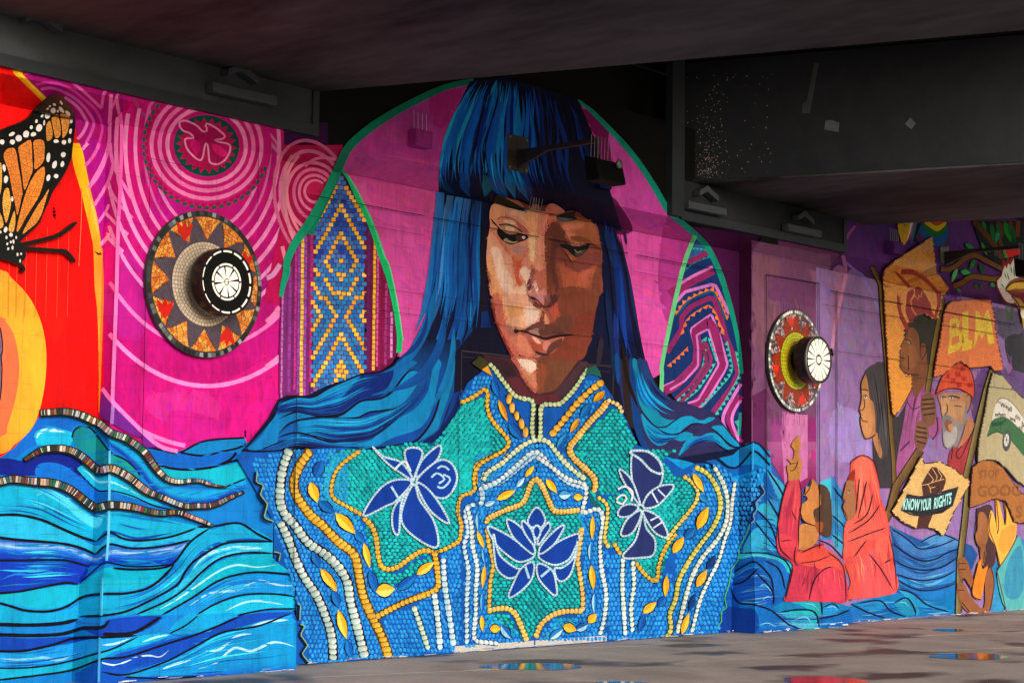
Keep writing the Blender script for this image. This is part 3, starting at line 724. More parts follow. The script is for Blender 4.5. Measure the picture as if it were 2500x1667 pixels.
# lower sea, read from view E
fill(S, P('E','-80,250 0,230 150,215 300,240 450,320 600,420 655,450 740,410 950,430 1300,500 1430,540 1200,580 950,600 800,590 740,550 650,610 500,560 300,470 120,440 -80,440'), '#0ea8da')
fill(S, P('E','240,265 330,260 440,310 560,410 655,450 700,430 660,520 560,480 420,360'), '#48ccf0')
fill(S, P('E','-80,445 120,440 300,480 480,560 650,640 740,580 860,610 1000,610 1200,570 1420,520 1290,600 1100,630 900,655 740,625 650,690 480,630 300,610 120,600 -80,560'), '#20aee2')
band(S, P('E','-40,600 150,615 300,615 470,630 650,720 740,660 900,665 1100,645 1270,610'), P('E','-40,720 150,735 400,735 620,775 740,750 900,770 1160,765 1180,740'), ['#0540bc','#7cb4f4','#1470e0','#0540c0','#033cb8'])
stroke(S, P('E','0,635 120,650 300,640 440,650 620,720'), 7, '#8cc4fa', taper=(.2,.4)); stroke(S, P('E','760,670 900,690 1050,680 1180,650'), 5, '#a0d0fa', taper=(.2,.4))
fill(S, P('E','-60,740 200,740 400,745 590,790 540,890 450,900 300,920 150,950 -60,960'), '#0538b8')
stroke(S, P('E','0,870 120,830 230,850 330,820 430,830 530,830'), 7, '#1a70e0', taper=(.3,.3)); stroke(S, P('E','100,780 250,790 400,780'), 5, '#1460d8', taper=(.3,.3))
fill(S, P('E','-60,960 150,950 300,925 450,905 540,900 710,790 900,800 1150,780 1100,850 1000,920 860,960 700,965 600,985 500,1040 300,1085 150,1050 -60,990'), '#0eaad0')
band(S, P('E','-40,1000 150,1040 300,1060 480,1020 600,960 700,940 900,930 1020,890'), P('E','-40,1040 150,1080 300,1095 480,1060 600,1000 700,985 900,965 1040,900'), ['#10a8dc','#0a70d4'])
fill(S, P('E','-60,1040 150,1070 300,1095 480,1060 620,990 860,970 1020,920 1150,830 1280,620 1420,540 1600,490 1700,520 1850,610 1850,700 1700,690 1500,720 1380,820 1300,930 1150,1000 900,1100 700,1110 535,1120 540,1145 200,1165 -60,1160'), '#0c9ed6')
band(S, P('E','1290,740 1400,640 1560,600 1700,590 1840,612'), P('E','1180,940 1270,850 1330,740 1450,650 1600,615 1840,620'), ['#0a48b8','#0a58c8','#1090dc'])
band(S, P('E','1260,760 1230,850 1150,930'), P('E','1350,690 1300,840 1180,940'), ['#0a50c4','#0e80d8'])
fill(S, P('E','1280,800 1340,740 1450,670 1600,625 1850,625 1860,685 1700,695 1520,720 1390,800 1330,880 1200,990 1000,1090 1150,990'), '#22b8e8')
stroke(S, P('E','1300,800 1400,700 1550,655 1700,655 1830,660'), 8, '#9ce0fa', taper=(.3,.3))
fill(S, P('E','1850,700 1900,740 2000,830 1750,815 1560,840 1400,930 1200,1080 920,1105 1150,1010 1300,930 1400,800 1520,730 1700,700'), '#0eaed4')
stroke(S, P('E','1060,1080 1200,1000 1330,910 1480,810 1600,770 1740,785 1880,765'), 4.5, '#a8ecf8', taper=(.25,.3))
fill(S, P('E','2000,830 2010,980 1850,965 1650,970 1480,1020 1330,1105 1090,1110 1280,1000 1420,900 1560,850 1750,820'), '#1090e4')
stroke(S, P('E','1280,1045 1420,960 1600,940 1740,875 1880,905 1990,910'), 5, '#b0dcfa', taper=(.3,.2))
fill(S, P('E','2005,980 2005,1070 1850,1065 1600,1110 1340,1110 1480,1030 1650,980 1850,970'), '#14b4e6')
stroke(S, P('E','1520,1080 1660,1020 1780,1015 1920,1040'), 5, '#a0e0f8', taper=(.3,.3))
fill(S, P('E','-60,1160 200,1165 540,1140 700,1130 1090,1110 1970,1090 2000,1480 840,1525 640,1700 -60,1700'), '#0a7cd4', False)
fill(S, P('E','740,1135 1090,1115 1000,1200 900,1235 690,1250 560,1200 700,1190'), '#0340b4'); fill(S, P('E','1250,1110 1400,1100 1960,1100 1800,1180 1500,1220 1340,1225 1140,1230'), '#0f9ce0')
fill(S, P('E','1620,1110 1980,1090 1850,1140 1600,1210 1420,1220'), '#0846b8')
fill(S, P('E','-60,1260 200,1265 520,1250 690,1245 560,1280 400,1310 150,1350 -60,1350'), '#0444b8')
fill(S, P('E','-60,1360 200,1350 400,1320 600,1270 690,1250 940,1245 760,1330 600,1370 450,1430 200,1460 -60,1465'), '#1898ea')
stroke(S, P('E','0,1400 150,1410 260,1390 400,1410 520,1360'), 7, '#7ccaf8', taper=(.3,.3)); stroke(S, P('E','690,1310 780,1300 880,1265'), 5, '#a8e0fa', taper=(.2,.4))
fill(S, P('E','940,1250 1160,1235 1000,1300 800,1345 690,1400 520,1480 250,1520 -60,1560 -60,1480 200,1465 450,1435 640,1365 800,1330'), '#10aada'); stroke(S, P('E','960,1290 1060,1255 1150,1240'), 5, '#a8ecf8', taper=(.3,.4))
fill(S, P('E','1000,1310 1350,1230 1500,1225 1300,1330 1100,1420 900,1480 800,1500 690,1480 690,1420'), '#0848bc')
stroke(S, P('E','660,1420 780,1445 900,1400 1000,1380 1080,1390 1140,1345'), 4, '#c0e4fa', taper=(.1,.3))
fill(S, P('E','1180,1400 1480,1240 1980,1130 2000,1480 1500,1500 840,1525 1000,1470'), '#0f90d8')
for q in ('1380,1350 1480,1340 1600,1250 1700,1235','1340,1470 1460,1430 1580,1330 1700,1350 1850,1290 1990,1320','1080,1480 1180,1440 1290,1410','1700,1180 1820,1150 1950,1140'):
    stroke(S, P('E', q), 6, '#a8e0fa', taper=(.35,.25))
band(S, P('E','1300,1500 1600,1440 2000,1420'), P('E','1300,1530 1600,1510 2000,1480'), ['#0f90d8','#0a60cc'])
fill(S, P('E','510,1500 690,1410 690,1700 510,1700'), '#0a58c8', False); fill(S, P('E','690,1480 900,1480 840,1525 1500,1505 1400,1530 690,1580'), '#0a50c0')
brushwork(S, .16, (2, 6), (14, 46), .16, -.12, 4, 23)
WB = [['#0a70cc','#28bce8','#0c88d4'], ['#0a5cc0','#1ca4e0','#3cc8f0'], ['#0848b0','#0c80d0']]
for A_, B_, n_, sd in (('-40,250 150,225 300,250 500,370 655,455','-40,430 120,430 300,470 500,560 650,605',16,31),('655,455 740,415 950,440 1300,510','650,600 740,545 950,600 1300,520',12,32),('-40,740 200,740 400,745 590,785','-40,955 150,945 300,915 530,890',18,33),('700,1000 900,960 1060,890 1200,760 1330,620 1560,500','700,1100 900,1080 1100,980 1260,850 1360,720 1600,620',18,34),
                       ('1280,830 1400,710 1560,650 1850,640','1150,1000 1320,880 1460,760 1640,700 1850,690',14,35),('1200,1060 1400,930 1600,850 1980,840','1340,1100 1500,1010 1700,965 2000,975',14,36),('-40,1360 200,1350 450,1310 690,1255','-40,1460 200,1460 450,1425 690,1350',14,37),('1000,1470 1250,1380 1500,1240 1960,1140','1000,1520 1400,1500 1700,1480 1990,1470',20,38),('-40,600 150,620 400,625 640,700','-40,730 150,735 400,735 620,775',14,39),('740,670 950,670 1250,620','740,745 950,770 1160,760',10,30)):
    strands(S, P('E', A_), P('E', B_), n_, WB, 1.4, 5, sd, (0, .5), (.45, 1))
for q, w in (('-40,435 120,432 280,465 430,530 560,585 650,610',6.5),('650,610 740,550 830,590 950,605 1150,580 1330,520',5),('-40,580 120,600 280,612 450,630 560,660 645,700',6.5),('645,700 735,630 870,655 1000,655 1150,635 1290,600',5),
             ('-40,738 150,738 330,735 460,742 610,782',5),('540,890 620,820 710,755 850,775 1000,780 1160,765',3.5),('760,790 900,800 1090,790 1180,750 1290,610 1420,520',5),('-40,962 120,950 280,920 440,890 530,902',5.5),
             ('-40,1015 80,1050 180,1078 330,1082 450,1050 560,985 690,965 860,960 1020,915 1150,800 1180,750',6),('535,1115 700,1110 860,1080 1050,990 1200,900 1260,800 1330,730 1480,640 1600,612 1850,612',5.5),
             ('1330,512 1440,510 1560,488 1640,495 1740,560 1850,615',5),('920,1105 1130,1010 1260,920 1360,820 1480,730 1640,690 1850,690',5),('1090,1110 1300,990 1450,890 1580,840 1750,818 2000,838',5),
             ('1330,1105 1480,1020 1650,970 1850,965 2005,985',4.5),('1600,1110 1800,1070 2005,1065',4),('-40,1170 200,1175 400,1165 530,1135',9),('-40,1238 200,1245 420,1235 560,1195 690,1190 740,1140',8.5),
             ('690,1235 860,1235 960,1200 1090,1115',8),('-40,1350 150,1350 350,1310 500,1265 690,1258 930,1245',6),('-40,1465 200,1462 420,1430 640,1370 760,1335 940,1250',4),('-40,1550 250,1515 480,1480 690,1405 850,1390 1100,1310 1350,1230 1640,1110',5),
             ('690,1490 850,1510 1100,1430 1300,1330 1500,1225 1750,1180 1960,1095',4.5),('840,1525 1100,1535 1350,1520',4),('1140,1235 1250,1180 1340,1110',3.5)):
    stroke(S, P('E', q), w, BK, wob=.08, taper=(.04,.06))
stroke(S, P('E','740,0 738,300 733,560 720,740'), 6, '#58bce8'); stroke(S, P('E','690,860 682,1110'), 7, '#3cb4e4'); stroke(S, P('E','672,1260 668,1560'), 6, '#3c9cdc')
S.build()
S = Paint('painted_corner_stripe', wall)
stroke(S, P('A','812,760 822,900 818,1100 808,1350 800,1500'), 8.5, '#ee5cb8')
stroke(S, P('D','800,-60 788,400 770,900 758,1200'), 9, '#ee74c4')
fill(S, P('D','685,1120 760,1190 950,1380 1080,1495 970,1500 960,1430 900,1420 760,1340 670,1290'), '#6e2090', False); stroke(S, P('D','765,1195 755,1340'), 8, '#a070c0')
stroke(S, P('D','690,1100 760,1190 950,1380 1080,1490 1200,1525'), 10, '#f47cd4')
S.build()
# ---- joints: thin pale scores where the block courses show through the red paint
S = Paint('mortar_joint', wall, kind='stuff')
for x in (110, 195, 290, 405, 520, 640, 755):
    stroke(S, P('T', f'{x},{1040+random.randint(-200,0)} {x-8},1330 {x-20},1900'), 0.9, '#ff5a30')
stroke(S, P('T','893,480 890,800 870,1200 862,1340'), 1.6, '#ff7050')
S.build()
# ================================================================ mural, centre bay
S = Paint('painted_pink_sky', wall)
pk = P('B','960,560 800,610 600,700 400,810 250,920 150,1020 95,1150')+P('K','1180,300 1420,760 1600,1250 1750,1568')+P('L','1780,200 1900,850 1950,1150 1880,1350 2600,1500')+P('F','-600,1300 -100,1000 0,480 60,250 130,70')+P('B','2290,1400 2120,1130 1900,870 1690,690 1400,640 1100,570')
fill(S, pk, '#d450ae', False)
for q, c in (('B 170,990 400,820 600,710 800,620 950,570 900,690 830,830 770,1080 500,1060','#c840aa'),('B 560,850 720,860 720,1000 600,1010','#cc4ab4'),('B 700,650 900,600 860,730 760,880 700,800','#c82a90'),('B 400,850 560,820 540,960 380,950','#d048ac'),
             ('K 1300,400 2352,520 2352,850 1500,700','#de5eae'),('K 1900,760 2352,860 2352,1300 1700,1200','#dc56b4'),('L 1800,100 2300,60 2250,700 2000,1000 1900,500','#d650b0'),('B 290,1230 700,1320 690,1420 330,1400','#d850a8'),
             ('B 1700,700 1900,880 1930,1100 1850,1300 1780,900','#7a1260'),('B 1900,890 2100,1120 2290,1400 2300,1560 2060,1500 1960,1230','#c848b0'),('F -60,-60 120,80 60,250 0,480 -40,700 -120,400','#a8348e'),('B 1860,1310 1980,1400 2060,1560 1900,1560','#5e1650')):
    fill(S, P(q[0], q[2:]), c)
brushwork(S, .16, (5, 13), (14, 44), .2, .5, 9, 24)
S.build()
# ---- woven panel on the left of the portrait
S = Paint('painted_woven_panel', wall, label='painted mosaic panel of yellow, blue and purple dabs')
wp = P('K','1075,240 1200,480 1420,850 1520,1110 1660,1568')+P('L','1700,100 1800,600 1880,1000 1890,1280 1800,1450 1500,1650 900,1800 600,1900 200,2000 185,1300 230,400')+P('K','310,1568 500,1180 700,830 900,520')
fill(S, wp, '#6c1450', False)
fill(S, P('L','185,1900 190,1200 215,470 340,100 480,-250 640,-400 690,0 640,1000 600,1900'), '#7a2470', False)
fill(S, P('L','690,-650 1075,-1300 1480,-500 1400,0 1440,900 1470,1568 1300,1900 600,1900 640,950 690,0'), '#50226a', False)
o1 = layer(2); DN = [0]
def dab(x, y, w, h, c, a=0.0):
    DN[0] += 1; S.cv([(x-w/2, y-h/2), (x+w/2, y-h/2+a*w), (x+w/2, y+h/2+a*w), (x-w/2, y+h/2)], [jit(cc(c), .14)]*4, o1+(DN[0] % 7)*6e-6)
# stripes of dabs: (photo x at y=640, width, colour, y start, y end)
for x0, w, c, y0, y1, h in ((690,5,'#c06ac0',702,975,14),(697,6,'#6a3080',690,960,18),(708,8,'#8a3a98',650,950,20),(716,7,'#6c2064',640,950,16),(722,6,'#b83090',610,950,15),(730,6,'#8a48b0',600,960,17),
                            (738,9,'#f4c848',580,975,13),(746,7,'#9450b4',575,960,18),(754,6,'#7c2470',560,960,15),(760,7,'#b82a80',560,930,14),(893,6,'#5c1a50',560,890,14),(900,6,'#5a2870',560,890,16),(907,6,'#701440',560,885,15),
                            (914,8,'#f2b830',585,895,13),(922,6,'#d45aa4',580,890,14),(928,6,'#a01050',600,890,15),(936,7,'#8a1850',660,880,14),(943,7,'#a83a84',690,880,16),(950,7,'#8c2064',720,875,14),(957,7,'#d884d4',760,870,17)):
    y = y0
    while y < y1:
        xx = x0+(y-700)*-0.012+random.uniform(-.6, .6); hh = h*random.uniform(.8, 1.15); dab(xx, y+hh/2, w*.86, hh*.86, c); y += hh
# diamond weave: pale to deep blues with yellow bands that make lozenges
yy = 436.0; rowi = 0
cx0 = 833.0
def pane_edges(y):
    l = 826-(y-428)*0.66 if y < 560 else 764-(y-560)*0.015
    r = 836+(y-428)*0.55 if y < 560 else 890+(y-560)*0.012
    if y < 560: l = max(l, 764); r = min(r, 891)
    return l, r
while yy < 985:
    l, r = pane_edges(yy); hh = 11.2; ww = 12.5; x = cx0-ww*40+(ww/2 if rowi % 2 else 0)
    while x < r:
        if x > l+2:
            dx = abs(x-cx0); d = None
            ph = (yy-465)
            # nested chevrons widening down to y 650 then closing at y 760, then opening again
            if yy < 640: v = dx-(yy-452)*0.60
            elif yy < 770: v = dx+(yy-640)*0.86-112
            else: v = dx-(yy-770)*0.55-6
            q = v % 41.0
            col = '#f2b92e' if q < 13.5 else random.choice(['#1a62d0','#2a78dc','#1050c0','#4a86dc'])
            if yy < 470: col = random.choice(['#5a90e0','#3a78d8']) if dx < 9 else '#f0b040'
            if yy > 640 and col[1] != 'f': col = random.choice(['#1e86d8','#2a92dc','#1474cc','#3c8ad4'])
            if col == '#f2b92e': col = random.choice(['#f4c23a','#f0ae38','#eeb41c','#f8cc58'])
            if yy > 930 and random.random() < .3: col = '#8a5aa8'
            dab(x, yy+math.sin(x*.12)*1.2, ww*.84, hh*.84, col, random.uniform(-.05,.08))
        x += ww
    yy += hh; rowi += 1
S.build()
# ---- zigzag panel on the right
S = Paint('painted_zigzag_panel', wall, label='painted zigzag panel in magenta, orange and turquoise')
zp = P('F','130,80 215,150 300,330 370,560 425,800 445,1000 445,1470 300,1290 0,1180 -100,1050 -90,900 0,560 60,250')
fill(S, zp, '#14306e', False)
def zig(pts, n, h, col):
    p = resample(pts, n*2+1); o_ = layer()
    for i in range(0, n*2-1, 2):
        a, m_, b = p[i], p[i+1], p[i+2]; dx, dy = b[0]-a[0], b[1]-a[1]; L = math.hypot(dx, dy) or 1
        S.cv([a, b, (m_[0]+dy/L*h, m_[1]-dx/L*h)], [jit(cc(col), .1)]*3, o_)
MG, LV, OR, TQ = '#8a2466', '#cc74cc', '#f2742a', '#3ab8ac'
fill(S, P('F','140,110 220,150 240,200 90,250 60,270 100,190'), '#2a5a98', False)
zig(P('F','40,330 130,250 240,215'), 7, 6, '#2a8a9c'); zig(P('F','110,150 200,160 230,180'), 5, -6, '#2ab0a4')
stroke(S, P('F','80,250 150,220 230,170'), 13, MG, smooth=False)
stroke(S, P('F','0,520 60,450 240,400 270,410 360,600'), 8, LV, smooth=False); stroke(S, P('F','-40,470 60,400 250,300'), 24, MG, smooth=False); stroke(S, P('F','20,400 120,340 250,280'), 7, LV, smooth=False)
stroke(S, P('F','10,590 100,490 240,440 260,450 340,640'), 10, '#14507e', smooth=False); zig(P('F','0,610 60,520 150,470 250,430 300,520 345,640'), 13, 8, OR)
stroke(S, P('F','-60,860 40,700 40,620 100,550 230,490 260,500 320,680 340,760 400,900 420,1000 370,1100 250,1260'), 12, MG, smooth=False)
zig(P('F','30,740 70,630 150,570 230,530 270,580 330,740'), 11, -8, OR); zig(P('F','-60,950 20,880 80,820'), 5, -9, OR); zig(P('F','250,560 330,720'), 4, -6, '#f08030')
stroke(S, P('F','-90,1090 0,1050 120,930 130,830 100,700 240,600 300,760 350,940 320,1000 200,1200 130,1250'), 6, LV, smooth=False)
stroke(S, P('F','-80,1120 0,1080 140,940 150,830 130,720 220,650 260,700 310,950 180,1160 90,1240'), 21, MG, smooth=False)
stroke(S, P('F','-40,1110 60,1050 150,950 150,830 140,740 220,700 290,940 150,1180 80,1200'), 5, LV, smooth=False)
zig(P('F','0,1190 90,1080 180,950 190,860 170,780 210,750'), 11, -9, TQ); zig(P('F','270,920 250,860 215,760'), 5, -8, TQ); zig(P('F','60,1190 150,1120 240,990 270,930'), 8, 8, TQ)
stroke(S, P('F','0,1170 100,1080 210,930 180,800 200,790 240,900 230,950 100,1130 20,1200'), 8, '#8a2a5e', smooth=False)
zig(P('F','180,1230 300,1100 370,1020 390,960 350,780'), 14, 10, TQ); zig(P('F','260,1280 330,1180 400,1060 430,1000 400,850'), 12, -9, TQ)
stroke(S, P('F','440,1070 380,1170 320,1290 340,1380 430,1470'), 8, LV); stroke(S, P('F','440,1150 380,1230 360,1320 440,1470'), 15, '#8a2668'); stroke(S, P('F','440,1180 395,1250 380,1330 430,1460'), 7, '#d878d4')
fill(S, P('N','1840,870 1900,850 1900,750 1940,740 1940,880 1920,1080 1870,1070 1890,960'), '#38a8a0', False)
S.build()
# ---- arch lines
S = Paint('painted_green_arch', wall)
stroke(S, P('B','985,548 800,590 600,680 400,790 250,895 140,1000 85,1110 30,1240 -60,1430 -130,1580'), [13,17,19,21,22,22], '#06866a')  # upper limb: shade put into a darker green
stroke(S, P('K','1000,250 870,520 700,830 560,1050 400,1280 300,1520')+P('L','290,150 240,330 212,500'), [21,20,20,21,18,17,9], '#089a78')
stroke(S, P('K','1085,215 1180,330 1290,540 1400,760 1500,980 1600,1250 1700,1568')+P('L','1770,250 1840,550 1890,850 1915,1100 1900,1300'), [6,14,15,16,15,15,14,13], '#14c274')
stroke(S, P('K','1180,300 1300,500 1420,740 1540,1010 1680,1400 1760,1568')+P('L','1830,330 1900,700 1960,1120'), 3, '#5ee0a0')
stroke(S, P('B','1690,680 1780,750 1900,870 2020,1000 2120,1130 2210,1270 2300,1420')+P('F','60,0 150,80 220,160 300,330 370,560 420,780 445,1000'), [7,12,14,14,15,15,14,14,13,10,8], '#0b8f7c')
stroke(S, P('F','130,70 60,250 5,470')+P('N','810,0 800,200 790,460'), [11,11,11,10,10], '#63c88c')
S.build()
# ================================================================ the portrait
por = part_empty('painted_portrait', wall, 'painted portrait of a person with blue hair and a turquoise stitched blouse')
S = Paint('painted_hair', por, label='long flowing blue hair painted in broad strands')
hair = P('B','960,550 900,680 830,830 790,960 760,1090 750,1180 750,1300 740,1450')+P('Z','1068,560 1060,640 1048,720 1035,790 1000,850 960,900 920,918 850,925 800,940 750,965 700,965 678,975 655,1020 620,1065 590,1100 620,1112 700,1095 760,1092 830,1100 880,1105 940,1095 980,1100 1040,1090 1090,1060 1120,1000 1140,900 1500,940 1560,1010 1590,1080 1620,1110 1700,1130 1790,1110 1815,1085')+P('N','1940,1210 1700,930 1600,800 1480,720 1300,660 1120,600 950,560 820,460 740,380 650,200 580,0')+P('Z','1575,880 1560,800 1540,700 1525,640 1500,560 1480,470 1455,380 1436,300 1411,246 1320,215 1230,190')
fill(S, hair, '#0c1538', False)
fill(S, P('B','1180,560 1700,690 1800,930 1880,1200 1990,1560 1500,1560 1300,1000'), '#080e2c', False)
# crown strands
for q, w, c in (('B 1140,545 1110,700 1090,850 1080,960',[14,20,18,8],'#18a4e4'),('B 1170,720 1130,900 1100,1000 1070,1170',[6,18,22,16],'#16aede'),('B 1160,560 1175,700 1190,860 1200,1000 1230,1180 1260,1320',[10,8,12,12,16,6],'#0c5cc8'),
    ('B 1050,600 990,740 920,860 870,980 840,1110',[6,14,16,14,12],'#1066cc'),('B 1010,650 960,800 890,960 830,1100',[4,8,10,6],'#0c4cac'),('B 950,640 880,780 820,940 790,1080 780,1250',[4,12,12,10,8],'#1070d0'),('B 1050,760 1000,900 980,1020 950,1140 930,1300',[8,18,20,16,14],'#127ede'),
    ('B 1100,1010 1110,1130 1160,1290 1230,1340',[6,14,22,10],'#0a58b4'),('B 1270,580 1250,700 1240,840 1220,940',[8,12,10,5],'#0a44a4'),('B 1370,610 1370,760 1365,880',[6,8,4],'#0c3a9c'),('B 1430,620 1420,760 1400,900',[5,6,4],'#081f6c'),('B 1300,800 1290,1000 1330,1200 1370,1350',[4,10,14,6],'#0a3484'),
    ('B 1130,1130 1170,1250 1220,1340',[6,12,8],'#0d68c4'),('B 1200,1140 1240,1260 1270,1350',[12,16,6],'#128ad0'),('B 1270,1140 1310,1260 1360,1360',[10,14,5],'#0c6cc0'),('B 1330,1150 1360,1260 1390,1350',[6,8,3],'#0a3c98'),('B 760,1150 790,1250 860,1310',[6,10,12],'#0d3a70'),
    ('B 1050,1180 1080,1240 1060,1330',[12,18,12],'#117a98'),('B 920,1160 930,1260 960,1330',[14,16,8],'#0c549c'),('B 1480,700 1500,900 1460,1100 1470,1300',[3,5,5,3],'#0a1650'),('B 1740,900 1750,1050 1760,1200',[4,8,4],'#0a1a60'),
    ('B 1600,760 1590,900',[3,3],'#0a1450'),('B 1440,900 1450,1150 1440,1320',[6,10,6],'#081c58')):
    stroke(S, P(q[0], q[2:]), [v*1.6 for v in w], c, taper=(.35,.4), col2=mixc(cc(c), (.004,.01,.05), .45))
BR = ['#1c8cf0','#1070e0','#22b4f4','#0e5cd0','#0a3490','#04103a']; MD = ['#0e58cc','#1070e0','#0a2c80','#1890e4','#040c30']; DK = ['#0a2468','#060f34','#0c3084','#050a20']
strands(S, P('B','1000,545 920,660 840,830 790,960 760,1090 752,1200 765,1300'), P('B','1300,560 1310,700 1300,900 1300,1050 1330,1200 1390,1345'), 62, [BR, BR, BR, MD], 5, 13, 3, (0, .15), (.8, 1))
strands(S, P('B','1300,560 1310,700 1300,900 1300,1050 1330,1200 1390,1345'), P('B','1680,690 1740,850 1790,1000 1830,1180 1860,1330'), 46, [MD, DK, DK, DK], 5, 12, 4, (0, .15), (.8, 1))
# side strands beside the face, left: paler blues with the wall's light put into their colour, then deep ones
for q, w, c in (('Z 1075,470 1072,520 1064,590 1056,660 1040,740 1015,810',[16,18,16,16,15,10],'#2c78d0'),('Z 1100,478 1092,530 1085,600 1075,680 1060,760 1030,830',[14,12,12,14,14,8],'#3a6ca8'),('Z 1122,482 1112,540 1104,600 1096,680',[16,16,12,8],'#3484dc'),
    ('Z 1142,486 1132,550 1126,600 1116,680 1105,760',[14,14,12,10,8],'#3a70c0'),('Z 1168,492 1160,540 1154,620',[14,12,8],'#1c3c78'),('Z 1112,560 1104,640 1094,730 1080,800 1050,860',[7,9,9,10,6],'#1a78d8'),('Z 1082,560 1074,650 1062,740 1045,800',[8,9,10,6],'#1270cc'),
    ('Z 1158,575 1163,640 1160,700 1152,770 1145,812',[8,10,14,12,4],'#0c8ad8'),('Z 1140,600 1142,700 1134,770 1120,830 1095,880',[8,12,12,14,8],'#0a5cb8'),('Z 1125,650 1122,740 1110,800 1080,860',[10,12,12,8],'#0a4aa8'),
    ('Z 1187,560 1180,660 1182,760 1200,850',[14,18,16,10],'#1c1420'),('Z 1183,760 1186,800 1180,850',[12,22,10],'#063078'),('Z 1166,820 1150,870 1128,920 1118,980 1105,1040',[10,14,12,12,8],'#0d66ac'),('Z 1150,800 1130,860 1110,930 1095,1000 1070,1060',[8,12,16,16,8],'#0a3c8c')):
    stroke(S, P(q[0], q[2:]), [v*1.25 for v in w], c, taper=(0,.25), col2=mixc(cc(c), (.004,.01,.05), .35))
strands(S, P('Z','1070,482 1060,600 1046,720 1012,840'), P('Z','1178,492 1168,600 1172,720 1160,850'), 34, [['#3a8ce0','#1474d4','#0a58b8'], ['#1c78d4','#0c5cb8','#0a3c90'], ['#0c6cc8','#0a4498','#0a1c50']], 4, 11, 5, (0, .12), (.75, 1))
strands(S, P('Z','1470,530 1492,640 1500,760 1508,880'), P('Z','1512,560 1540,700 1562,820 1590,930'), 26, [['#0a2c78','#061434','#0a3c98'], ['#0a44ac','#06164a','#0c2468'], ['#0a2458','#141030']], 4, 10, 6, (0, .15), (.75, 1))
# flow to the left, from view M
LB, DB, NB = '#0b84c8', '#08287c', '#061848'
fill(S, P('M','-20,840 120,700 250,560 300,480 320,400 480,345 640,345 800,260 950,190 1110,130 1270,110 1420,40 1500,-50 1570,-110 1640,-200 2050,-200 2050,200 2040,420 1960,600 1880,700 1750,790 1500,800 1250,840 1100,850 960,820 800,860 680,830 540,820 300,860 100,860'), '#0a58ac', False, cf=gy(825, 900, '#0c1230', '#0a4c98'))
for q, c in (('1110,130 1270,110 1420,50 1400,200 1280,350 1110,380 1000,460 900,520 700,530 500,490 330,500 310,450 440,395 640,440 800,430 920,360 1030,230',DB),('330,420 480,360 640,355 800,270 950,200 1100,140 1020,230 920,350 820,420 700,435 500,400',LB),
    ('1440,30 1560,0 1640,20 1560,80 1500,170 1400,280 1290,320 1200,330 1330,280 1400,180','#0a68b4'),('1560,110 1620,100 1665,140 1640,230 1540,370 1420,450 1200,490 1080,540 880,545 990,470 1110,385 1280,370 1400,310 1490,190',LB),
    ('1700,100 1720,200 1640,340 1500,440 1280,490 1180,500 1100,550 840,555 960,640 1130,660 1300,620 1420,540 1600,440 1740,250','#0a3c94'),('840,560 960,640 1130,660 1340,600 1200,720 1060,760 860,780 700,740 560,700 480,740 480,600 600,570',LB),
    ('490,590 480,740 320,760 310,720','#0a5cb4'),('1800,0 1870,20 1870,240 1830,400 1770,560 1620,680 1400,760 1200,830 1100,840 1060,800 1200,760 1300,660 1440,560 1620,460 1750,280','#0c80c4'),
    ('1870,40 1900,260 1850,400 1790,580 1700,690 1560,770 1350,800 1250,830 1400,740 1640,660 1740,560 1800,400','#0a46a0'),('1940,0 2010,0 1980,200 1940,350 1880,520 1830,660 1680,760 1620,770 1770,620 1830,440 1900,280','#0c78b4'),
    ('2040,0 2060,200 2040,430 1960,590 1880,700 1760,780 1700,770 1850,660 1920,480 1990,300 2010,150','#0a1f5c'),('310,520 480,490 700,530 480,575 400,620 310,690','#0a70b8'),('300,500 300,780 130,850 20,840 150,720','#0a78c4'),
    ('480,800 560,740 700,780 860,800 1000,770 1080,800 980,830 800,860 700,830 540,815','#0a60bc'),('300,860 420,790 500,760 480,830','#0a68bc')):
    fill(S, P('M', q), c)
for q, w in (('-10,845 120,710 250,560 300,490',4),('320,410 480,348 640,350 800,262 950,195 1120,130 1280,108 1420,40 1470,-60',4.5),('310,560 480,490 600,510 740,535 900,525 1000,460 1110,385 1280,365 1400,300 1490,180 1560,105 1640,90',5),
             ('310,700 420,600 560,560 720,540 860,548 1060,548 1180,495 1300,480 1480,455',4.5),('300,740 460,690 600,710 740,760 880,790 1000,755 1160,750',4.5),('840,565 960,645 1120,662 1280,635 1380,600',4),
             ('100,860 300,865 420,830 560,820 700,835 820,870 960,830 1100,850 1280,835 1500,800 1640,760 1770,600 1840,420 1880,240',5.5),('150,850 300,790 420,740',3),('700,540 860,520 980,470',6)):
    stroke(S, P('M', q), w, '#050c28', taper=(.1,.1))
for q, w, c in (('Z 1062,700 1050,770 1020,840 985,885 930,912',[14,20,24,18,8],'#0b6cbc'),('Z 1085,760 1078,830 1050,890 1010,930 940,960',[10,18,22,22,10],'#0a52a8'),('Z 1108,800 1104,870 1085,940 1050,1000',[10,14,18,12],'#0b78c0'),('Z 1128,820 1122,900 1108,980 1080,1040',[8,12,12,8],'#0a3c90'),
                ('Z 1045,760 1035,810 1010,850 970,880',[6,10,12,6],'#0c3c90')):
    stroke(S, P(q[0], q[2:]), w, c, taper=(.2,.25), col2=mixc(cc(c), (.004,.01,.05), .3))
fill(S, P('Z','1112,860 1160,800 1215,800 1240,905 1190,925 1130,950 1108,960'), '#12122a', False); fill(S, P('Z','1395,850 1500,850 1530,985 1490,985 1440,935 1400,920'), '#10122c', False)
